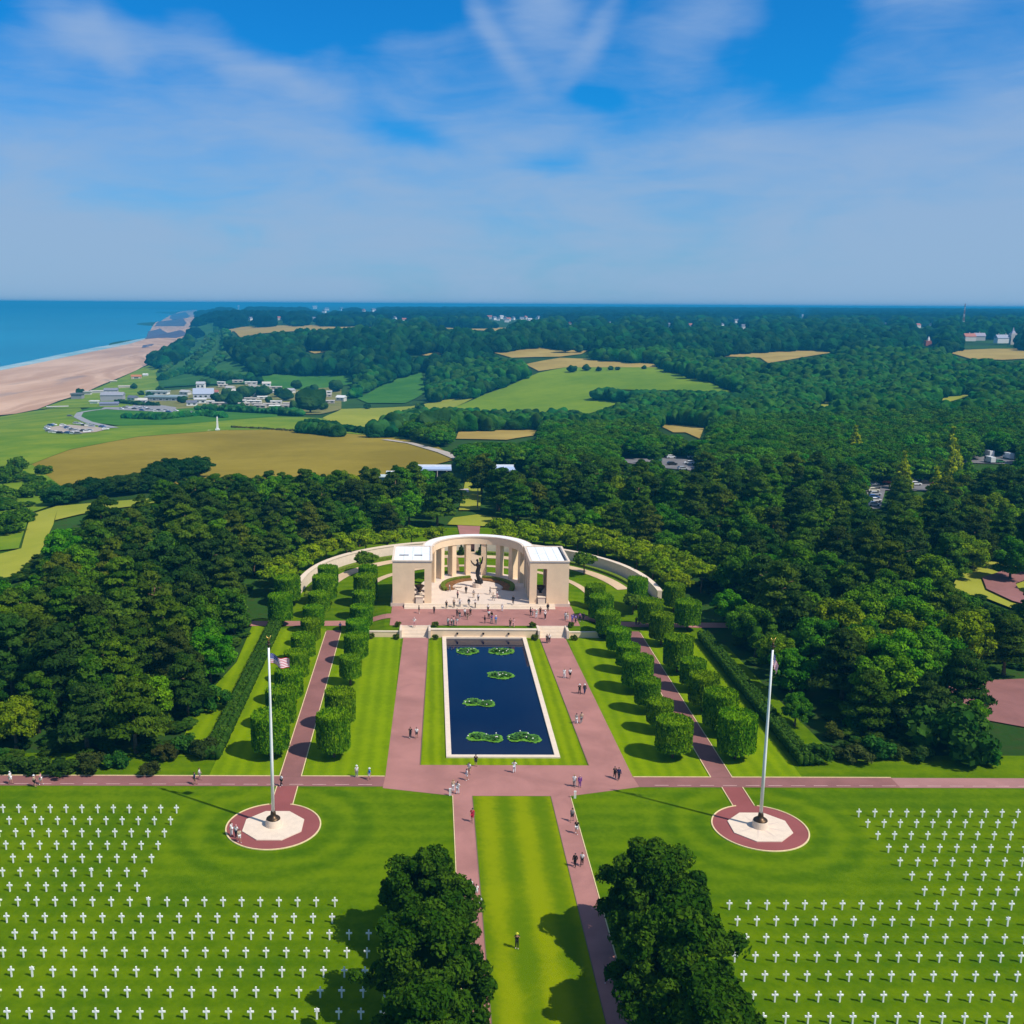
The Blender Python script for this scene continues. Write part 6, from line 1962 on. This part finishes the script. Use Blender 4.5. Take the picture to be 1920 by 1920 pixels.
# ------------------------------------------------------------------ vehicles
def car_meshes(van=False):
    if van:
        pr_ = [(-2.9, .35), (2.9, .35), (2.95, 1.1), (2.5, 1.35), (2.2, 2.55), (-2.9, 2.6)]
        wn = [(2.48, 1.4), (2.18, 2.3), (1.2, 2.3), (1.2, 1.4)]; w, wx = 1.05, 1.9
    else:
        pr_ = [(-2.05, .3), (2.1, .3), (2.15, .72), (1.25, .92), (.6, 1.42), (-1.2, 1.45), (-2.05, 1.0)]
        wn = [(1.12, .95), (.56, 1.36), (-1.15, 1.38), (-1.75, 1.0)]; w, wx = .86, 1.3
    b = MB(); n = len(pr_)
    b.add([(x, -w, z) for x, z in pr_] + [(x, w, z) for x, z in pr_], [tuple(range(n)), tuple(range(n, 2 * n))[::-1]] + [(i, n + i, n + (i + 1) % n, (i + 1) % n) for i in range(n)])
    me = b.mesh('body', PAINTED)
    bm = bmesh.new(); bm.from_mesh(me); bmesh.ops.bevel(bm, geom=list(bm.edges), offset=.09, segments=2, affect='EDGES'); bm.to_mesh(me); bm.free()
    g_ = MB(); m_ = len(wn)
    for s in (-1, 1):
        g_.add([(x, s * (w + .012), z) for x, z in wn], [tuple(range(m_))])
    if van: g_.add([(2.53, -w * .85, 1.4), (2.53, w * .85, 1.4), (2.26, w * .8, 2.35), (2.26, -w * .8, 2.35)], [(0, 1, 2, 3)])
    else:
        g_.add([(1.22, -w * .82, .97), (1.22, w * .82, .97), (.66, w * .75, 1.38), (.66, -w * .75, 1.38)], [(0, 1, 2, 3)])
        g_.add([(-2.0, -w * .8, 1.06), (-2.0, w * .8, 1.06), (-1.3, w * .75, 1.44), (-1.3, -w * .75, 1.44)], [(0, 1, 2, 3)])
    wheel = MB()
    for i in range(1):
        ring = [(.33 * math.cos(t * math.pi / 6), .33 * math.sin(t * math.pi / 6)) for t in range(12)]
        wheel.add([(x, -.11, z) for x, z in ring] + [(x, .11, z) for x, z in ring], [tuple(range(12)), tuple(range(12, 24))] + [(t, (t + 1) % 12, 12 + (t + 1) % 12, 12 + t) for t in range(12)])
    return me, g_.mesh('windows', GLASS, False, False), wheel.mesh('wheel', RUBBER), [(sx * wx, sy * (w - .1), .33) for sx in (-1, 1) for sy in (-1, 1)]


CAR, VAN = car_meshes(), car_meshes(True)
PAINT = dict(white=(.8, .8, .8), silver=(.45, .47, .5), black=(.02, .02, .022), red=(.6, .02, .03), blue=(.05, .12, .3), grey=(.14, .15, .16), green=(.05, .2, .1), cream=(.7, .65, .5))


def car(u, v, rz, col, label, group, van=False, s=1.0, wheels=True):
    p = at(u, v)
    t = thing('parked_van' if van else 'parked_car', label, 'van' if van else 'car', (p[0], p[1], p[2] + (0.25 if v > 840 else 0.8)), R(rz), group, (s, s, s))
    m_ = VAN if van else CAR
    link('body', m_[0], t, color=PAINT[col]); link('windows', m_[1], t)
    if wheels:
        for q in m_[3]: link('wheel', m_[2], t, q)


near = 'cars parked behind the wood'
for a in ((1258, 860, 8, 'white', 'white car farthest back of the four left of centre', 0), (1292, 871, 170, 'white', 'white car at the right of the clearing car park', 0), (1280, 882, 5, 'silver', 'silver car nearest in the clearing car park', 0),
          (1260, 873, 0, 'black', 'black car in the middle of the clearing car park', 0), (1236, 865, 90, 'green', 'dark green car left in the clearing car park', 0), (1298, 860, 10, 'white', 'white car half hidden right of the clearing', 0),
          (1663, 908, 0, 'red', 'red car left of the yellow conifer', 0), (1755, 914, 0, 'red', 'bright red car right of the black van', 0), (1733, 908, 5, 'black', 'black car beside the bright red car', 0),
          (1716, 911, 0, 'white', 'white car left of the black car', 0), (1712, 903, 0, 'silver', 'silver car partly behind the yellow conifer', 0), (1766, 917, 0, 'grey', 'grey car touching the right yellow conifer', 0),
          (1795, 873, 20, 'white', 'white car under the trees right of the tall yellow conifer', 0), (1527, 864, 20, 'white', 'white car alone among the right woods', 0), (1830, 926, 0, 'grey', 'grey car at the right end of the lower car park', 0),
          (1855, 868, 90, 'white', 'tall white van at the left of the upper right lot', 1), (1853, 856, 90, 'white', 'white van farthest back in the upper right lot', 1), (1890, 861, 88, 'white', 'white van with dark windscreen in the upper right lot', 1),
          (1874, 869, 10, 'green', 'green car between the vans of the upper right lot', 0)):
    car(a[0], a[1], a[2], a[3], a[4], near, bool(a[5]))
for k, (v, c) in enumerate(((906, 'green'), (911, 'silver'), (917, 'grey'), (923, 'cream'), (930, 'silver'), (936, 'blue'), (942, 'white'), (950, 'white'))):
    car(1640 - k % 2 * 3, v, 4, c, '%s car, %s down in the column left of the red car' % (c, nth(k + 1)), near)
ring = [(88, 808), (90, 804), (95, 801), (101, 800), (92, 812), (98, 814), (106, 815), (113, 816), (118, 801), (122, 804), (127, 806), (131, 808), (136, 810), (142, 811), (150, 812), (157, 812), (163, 813), (168, 811),
        (128, 816), (138, 817), (146, 817), (143, 797), (150, 798), (158, 801), (165, 801), (172, 803), (192, 804), (198, 808), (131, 783)]
cw = ['white', 'silver', 'blue', 'white', 'grey', 'silver', 'white', 'black']
for k, (u, v) in enumerate(ring):
    car(u, v, (k * 37) % 50 - 25, cw[k % 8], '%s car in the seaside car park, %s counted clockwise from its left end' % (cw[k % 8], nth(k + 1)), 'cars in the seaside car park', False, 1.15, False)
row2 = [(228, 769), (234, 767), (240, 765), (246, 767), (252, 769), (258, 766), (264, 768), (266, 772), (272, 767), (278, 770), (285, 772), (292, 774), (298, 772), (304, 774), (311, 772), (316, 775), (330, 773), (352, 775), (360, 776)]
for k, (u, v) in enumerate(row2):
    car(u, v, (k * 53) % 60 - 30, cw[(k + 3) % 8], '%s car below the flat-roofed hotel, %s from the left' % (cw[(k + 3) % 8], nth(k + 1)), 'cars below the hotel', False, 1.15, False)

# ------------------------------------------------------------------ buildings of the far country
def house(u, v, w, d, h, rh, rz, wall, roof, label, wins=0, chim=0, flat=False, cat='house', group=None, name='house', lift=0.0):
    p = at(u, v)
    t = thing(name, label, cat, (p[0], p[1], p[2] + lift), R(rz), group)
    MB().box(-w / 2, w / 2, -d / 2, d / 2, -2, h).obj('wall', WALLP, t, color=wall)
    if flat:
        r_ = MB().box(-w / 2 - .8, w / 2 + .8, -d / 2 - .8, d / 2 + .8, h + .003, h + rh).obj('roof', SLATE, t, color=roof)
    else:
        e = .5
        r_ = MB().add([(-w / 2 - e, -d / 2 - e, h + .003), (w / 2 + e, -d / 2 - e, h + .003), (w / 2 + e, d / 2 + e, h + .003), (-w / 2 - e, d / 2 + e, h + .003), (-w / 2 - e, 0, h + rh), (w / 2 + e, 0, h + rh)],
                      [(0, 1, 5, 4), (2, 3, 4, 5), (0, 4, 3), (1, 2, 5), (3, 2, 1, 0)]).obj('roof', SLATE, t, color=roof)
    for k in range(chim):
        x = (k - (chim - 1) / 2) * w * .6
        MB().box(x - .5, x + .5, -.45, .45, h + rh * .5, h + rh + 1.6).obj('chimney', WALLP, r_, color=(.6, .55, .5))
    for k in range(wins):
        x = -w / 2 + w * (k + .5) / wins; ww = w / wins * .3
        f = MB().box(x - ww, x + ww, -d / 2 - .06, -d / 2 + .02, h * .35, h * .8).obj('window', WHITE_PAINT, t)
        MB().box(x - ww * .8, x + ww * .8, -d / 2 - .09, -d / 2 - .063, h * .4, h * .75).obj('pane', GLASS, f)
    return t


GREY, PALE, WHT, BLU, TERR, SLT = (.35, .35, .34), (.62, .58, .52), (.8, .79, .77), (.42, .47, .58), (.42, .13, .09), (.16, .17, .22)
house(312, 752, 42, 17, 4.5, 1.0, -4, GREY, (.25, .33, .33), 'long flat-roofed hotel with grey-green roof behind the beach', 6, 0, True, 'hotel', None, 'hotel')
house(330, 750, 16, 12, 4.2, .8, -4, WHT, (.5, .55, .55), 'white flat-roofed annex at the right end of the hotel', 3, 0, True)
house(296, 741, 26, 10, 4.5, .8, -6, WHT, (.45, .5, .48), 'white low building behind the flat-roofed hotel', 4, 0, True)
house(382, 748, 22, 13, 6, 6.0, 8, (.5, .52, .6), BLU, 'large white house with a steep pale blue roof right of the hotel', 4, 1)
house(376, 757, 11, 8, 4.5, 1.2, 8, WHT, WHT, 'white porch building below the blue-roofed house', 2, 0, True)
house(377, 730, 10, 8, 7, 2.5, 0, WHT, (.5, .5, .52), 'small white house behind the blue-roofed house', 2, 0)
house(212, 752, 24, 14, 7, 3.0, 5, (.40, .38, .42), (.34, .34, .38), 'grey house with three white dormers near the shore road', 0, 0)
house(209, 745, 15, 8, 8.5, 2.4, 5, (.45, .42, .48), (.25, .25, .3), 'upper grey storey behind the grey shore house', 3, 0)
house(205, 762, 18, 9, 3.2, 1.6, 10, (.3, .3, .36), (.22, .23, .32), 'low dark-roofed shed in front of the grey shore house', 0, 0)
house(146, 749, 12, 10, 6, 1.2, 0, (.30, .29, .30), (.16, .17, .16), 'squat grey bunker on the edge of the beach', 0, 0, True, 'bunker', None, 'bunker')
house(256, 711, 14, 8, 4, 2.5, 10, (.6, .5, .38), (.55, .2, .07), 'small orange-roofed house alone above the beach', 1, 0)
house(273, 706, 7, 5, 3, 1.5, 0, WHT, WHT, 'tiny white hut right of the orange-roofed house', 0, 0)
house(314, 677, 9, 6, 4, 2, 0, WHT, WHT, 'tiny white cabin on the shore hillside', 0, 0)
house(213, 717, 9, 4, 2, 1, 5, (.6, .55, .4), (.6, .55, .4), 'low tan hut on the shore grass', 0, 0)
house(236, 728, 18, 7, 2.6, 1.2, 15, (.6, .52, .4), (.5, .46, .38), 'low tan shed by the shore path', 0, 0)
house(165, 741, 8, 6, 4, 1, 0, PALE, PALE, 'small pale block right of the bunker', 0, 0, True)
house(183, 738, 16, 6, 3, 1.2, 8, PALE, (.5, .47, .42), 'low pale building behind the grey shore house', 0, 0)
house(108, 765, 20, 4, 1.4, .5, 20, (.62, .58, .52), (.66, .6, .55), 'low pale concrete slab on the beach grass', 0, 0, True)
house(177, 758, 8, 5, 3, 1, 0, WHT, WHT, 'small white kiosk by the shore road bend', 0, 0, True)
CARAV = [(415, 722, 'rear row left'), (418, 727, 'second rear row left'), (446, 719, 'on the rear edge beside the dark tree'), (471, 722, 'alone on the rear edge'), (474, 728, 'below the lone rear one'), (478, 730, 'right rear cluster top'),
         (483, 734, 'right rear cluster middle'), (490, 732, 'right rear cluster end'), (476, 740, 'centre cluster upper'), (484, 744, 'centre cluster lower'), (488, 737, 'between the rear and centre clusters'), (517, 731, 'right of the dark tree, upper'),
         (518, 738, 'right of the dark tree, lower'), (468, 746, 'middle rank first'), (470, 753, 'middle rank second'), (477, 758, 'front rank first'), (482, 763, 'front rank second'), (488, 767, 'front rank lowest'), (494, 750, 'white one in the middle rank'),
         (508, 764, 'front rank fourth'), (515, 768, 'front rank fifth, white'), (518, 759, 'long one in the front rank'), (530, 767, 'front rank sixth'), (545, 763, 'front rank near the broad tree'), (566, 741, 'upper right pair left'), (574, 744, 'upper right pair right'),
         (566, 746, 'below the upper right pair'), (610, 740, 'far right upper'), (613, 746, 'far right middle'), (617, 758, 'far right lower'), (400, 759, 'left front rank first'), (412, 762, 'left front rank second'), (425, 762, 'left front rank third, white'), (440, 761, 'left front rank fourth'),
         (450, 757, 'left front rank fifth, white'), (436, 738, 'white beside the tall dark tree'), (441, 747, 'below the white one by the tall dark tree'), (458, 763, 'below the middle rank')]
for k, (u, v, w_) in enumerate(CARAV):
    p = at(u, v)
    wht = 'white' in w_ or k % 3 == 0
    t = thing('mobile_home', '%s mobile home on the campsite, %s' % ('white' if wht else 'beige', w_), 'mobile home', (p[0], p[1], p[2] + .7), R((k * 23) % 26 - 13), 'mobile homes on the campsite')
    L = 10 + (k % 4) * 1.6
    MB().box(-L / 2, L / 2, -2, 2, .4, 3.0).obj('body', WALLP, t, color=(.66, .62, .56) if wht else (.5, .44, .36))
    MB().add([(-L / 2 - .3, -2.3, 3.003), (L / 2 + .3, -2.3, 3.003), (L / 2 + .3, 2.3, 3.003), (-L / 2 - .3, 2.3, 3.003), (-L / 2 - .3, 0, 3.8), (L / 2 + .3, 0, 3.8)], [(0, 1, 5, 4), (2, 3, 4, 5), (0, 4, 3), (1, 2, 5), (3, 2, 1, 0)]).obj('roof', SLATE, t, color=(.72, .70, .66) if wht else (.5, .45, .40))
    MB().box(-L * .3, -L * .05, -2.05, -1.98, 1.3, 2.3).obj('window', GLASS, t)
    MB().box(L * .15, L * .38, -2.05, -1.98, 1.3, 2.3).obj('window', GLASS, t)
for k, (u, v, w_, rc, lab) in enumerate(((250, 752, 11, SLT, 'small slate-roofed house left of the flat-roofed hotel'), (268, 757, 9, PALE, 'pale low house in front of the hotel garden'), (348, 741, 12, (.5, .5, .5), 'grey-roofed house between the hotel and the blue-roofed house'),
                                  (402, 741, 9, TERR, 'brown-roofed cottage right of the blue-roofed house'), (432, 733, 10, (.55, .5, .45), 'tan-roofed cottage behind the campsite'), (500, 725, 10, PALE, 'pale cottage on the slope above the campsite'),
                                  (545, 738, 9, (.5, .5, .52), 'grey cottage above the campsite trees'), (595, 752, 10, TERR, 'brown-roofed cottage beside the very broad tree'), (640, 752, 9, WHT, 'white cottage at the right end of the village'), (360, 762, 10, SLT, 'slate-roofed cottage in front of the blue-roofed house'))):
    house(u, v, w_, 7, 3.2, 2.2, (k * 31) % 60 - 30, (PALE, WHT)[k % 2], rc, lab, 2, 0, False, 'house', 'cottages of the seaside village', 'house', .8)
# obelisk on the dry field
p = at(408, 808)
t = thing('obelisk', 'slender white obelisk on a wide low base at the top of the dry field', 'monument', tuple(p))
MB().box(-6.4, 6.4, -2.2, 2.2, -1, .35).obj('base', STONE_W, t)
MB().box(-1.2, 1.2, -1.2, 1.2, .353, 1.4).obj('pedestal', WHITE_PAINT, t)
MB().lathe([(0.85, 1.403), (0.5, 8.3), (0.02, 9.3)], 4, (0, 0, 0), 0, math.pi / 4).obj('shaft', WHITE_PAINT, t)
# visitor centre behind the wood
p = at(890, 893)
t = thing('visitor_centre', 'long low building with flat pale blue roofs showing behind the pines', 'building', (0.0, 374.0, float(land(0, 374))))
RB = (.42, .52, .72)
for x0, x1, y0, y1 in ((-17, -3.2, 0, 7), (5.5, 20, -1, 8)):
    MB().box(x0 + .6, x1 - .6, y0 + .6, y1 - .6, -1, 4.4).obj('wall', GLASS, t)
    r_ = MB().box(x0, x1, y0, y1, 4.403, 4.9).obj('roof', SLATE, t, color=RB)
    MB().box(x0, x1, y1 - .5, y1 + .3, 4.903, 5.5).obj('parapet', WHITE_PAINT, r_)
    for k in range(4):
        xx = x0 + (x1 - x0) * (k + .5) / 4
        MB().box(xx - .1, xx + .1, y0 + .05, y0 + .3, -1, 4.4).obj('column', STONE_W, t)
MB().box(-33, -18, -8, -4, -1, 3.2).obj('wing', WALLP, t, color=(.30, .36, .33))
MB().box(-33.6, -17.4, -8.6, -3.4, 3.203, 3.5).obj('wing_roof', SLATE, t, color=(.55, .62, .6))
MB().box(-27, -20, -2, 1, 3.6, 4.1).obj('canopy', WHITE_PAINT, t)
patch('forecourt', rect(-2.6, 2.4, 352, 359), pave_mat('forecourt_paving', (.55, .45, .42)), 0.35)
for u_, lab in ((895, 'slender pine with a bare pale trunk left of the back lawn edge'), (931, 'slender pine with a bare pale trunk right of the back lawn edge')):
    q = gp(u_, 957, 0.8)
    t = thing('pine_tree', lab, 'tree', tuple(q), 0, 'slender pines behind the garden')
    MB().tube([(0, 0, -.2), (.1, 0, 5), (0.05, .1, 10.5)], [.22, .17, .09], 7).obj('trunk', plain('pale_bark', (.34, .27, .19), .9), t)
    link('crown', PINES[1][0], t, (0, 0, 5.2), .4, (.5, .5, .5), (0.030, 0.062, 0.012))
# distant villages, tower, mast
for k, (u, v, c) in enumerate(VILL):
    p = at(u, v)
    sc = max(8.0, p[1] * 0.0028)
    ft = nth(k + 1)
    house(u, v, sc * 1.5, sc, sc * .55, sc * .45, (k * 41) % 90, (WHT, PALE, WHT)[c], (SLT, TERR, (.5, .5, .52))[c], 'tiny far %s house on the horizon, %s counting from the centre hamlet' % (('white', 'pale red-roofed', 'white pale-roofed')[c], ft), 0, 0, False, 'house', 'far houses among the woods', 'house', sc * .55)
for (u, v, w, d, h, rh, rz, wc, rc, lab, ch) in ((1816, 642, 26, 12, 8, 7, 10, PALE, TERR, 'red-roofed farmhouse behind the right pale field', 1), (1835, 641, 22, 12, 8, 7, -8, PALE, (.38, .34, .42), 'grey-lilac roofed house right of the red-roofed farmhouse', 1),
                                                (1877, 646, 26, 14, 9, 7, 5, WHT, (.34, .36, .45), 'large house with slate roof left of the far spire', 2), (1918, 653, 18, 12, 8, 8, 60, WHT, SLT, 'white gabled house cut by the right picture edge', 0),
                                                (1862, 631, 20, 10, 6, 3, 0, WHT, WHT, 'low white barn above the slate-roofed house', 0), (1893, 629, 26, 10, 8, 3, 0, PALE, PALE, 'pale block behind the far spire', 0), (1823, 629, 22, 8, 5, 2, 0, WHT, WHT, 'long low white barn above the red-roofed farmhouse', 0), (1848, 629, 12, 8, 5, 2, 0, WHT, WHT, 'small white shed right of the long white barn', 0)):
    house(u, v, w * .7, d * .7, h * .6, rh * .7, rz, wc, rc, lab, 0, ch, False, 'house', 'houses of the right hamlet', 'house', 4.0)
p = at(1897, 646)
t = thing('church', 'church with a pointed grey spire among the right hamlet houses', 'church', (p[0], p[1], p[2] + 4))
MB().box(-4, 4, -4, 4, -4, 12).obj('tower', WALLP, t, color=PALE)
MB().lathe([(4.4, 12.003), (1.6, 16), (0.1, 21)], 4, (0, 0, 0), 0, math.pi / 4).obj('spire', SLATE, t, color=(.35, .34, .42))
MB().box(4.003, 22, -5, 5, -4, 7).obj('nave', WALLP, t, color=PALE)
p = at(1740, 650)
t = thing('white_tower', 'small white pointed tower on a red roof standing in the right woods', 'tower', (p[0], p[1], p[2] + 4), 0, None, .7)
MB().box(-7, 7, -5, 5, -4, 6).obj('base', WALLP, t, color=TERR)
MB().box(-2, 2, -2, 2, 6.003, 9).obj('tower', WALLP, t, color=WHT)
MB().lathe([(2.9, 9.003), (0.1, 15)], 4, (0, 0, 0), 0, math.pi / 4).obj('roof', WALLP, t, color=WHT)
p = at(447, 582)
d_ = p[1] / F_PX
t = thing('water_tower', 'small white water tower on the horizon above the cliffs', 'water tower', tuple(p))
MB().lathe([(1.2 * d_, -5), (1.1 * d_, 6 * d_)], 12).obj('stem', WHITE_PAINT, t)
MB().lathe([(1.2 * d_, 6.003 * d_), (1.9 * d_, 6.8 * d_), (1.9 * d_, 8.6 * d_), (0.3 * d_, 9.4 * d_)], 12).obj('tank', WHITE_PAINT, t)
p = at(1504, 600)
t = thing('water_tower', 'tiny white water tower in the woods right of the centre', 'water tower', tuple(p), 0)
d_ = p[1] / F_PX
MB().lathe([(1.0 * d_, -5), (1.0 * d_, 7 * d_)], 10).obj('stem', WHITE_PAINT, t)
MB().lathe([(1.0 * d_, 7.003 * d_), (1.7 * d_, 8 * d_), (1.6 * d_, 10 * d_)], 10).obj('tank', WHITE_PAINT, t)
p = at(1804, 627)
t = thing('radio_mast', 'red and white lattice radio mast rising over the right horizon', 'mast', tuple(p))
mh = 72.0 - p[2]
MW = plain('mast_red', (.30, .13, .12), .6)
for sx in (-1, 1):
    for sy in (-1, 1):
        MB().tube([(sx * 1.9, sy * 1.9, -2), (sx * .35, sy * .35, mh * .97)], [.22, .16], 5).obj('leg', MW, t)
for k in range(9):
    f0, f1 = k / 9, (k + 1) / 9
    a, b = 1.9 - 1.55 * f0, 1.9 - 1.55 * f1
    mb = MB()
    for q in range(4):
        c0 = [(-1, -1), (1, -1), (1, 1), (-1, 1)][q]; c1 = [(-1, -1), (1, -1), (1, 1), (-1, 1)][(q + 1) % 4]
        mb.tube([(c0[0] * a, c0[1] * a, mh * .97 * f0), (c1[0] * b, c1[1] * b, mh * .97 * f1)], [.13, .13], 4)
        mb.tube([(c1[0] * a, c1[1] * a, mh * .97 * f0), (c0[0] * b, c0[1] * b, mh * .97 * f1)], [.13, .13], 4)
    mb.obj('brace', MW if k % 2 == 0 else WHITE_PAINT, t)

# ------------------------------------------------------------------ air
hz = MB().box(-44000, 44000, -9000, 50000, -62.0, 73.0)
m, g, out = new_mat('haze')
pv = g.n('ShaderNodeVolumePrincipled')
pv.inputs['Color'].default_value = (*HAZE_COLOR, 1)
pv.inputs['Density'].default_value = HAZE_DENSITY
pv.inputs['Density Attribute'].default_value = ''
g.t.links.new(pv.outputs[0], out.inputs['Volume'])
try:
    m.cycles.homogeneous_volume = True
except Exception:
    pass
hz.obj('haze', m, kind='stuff')
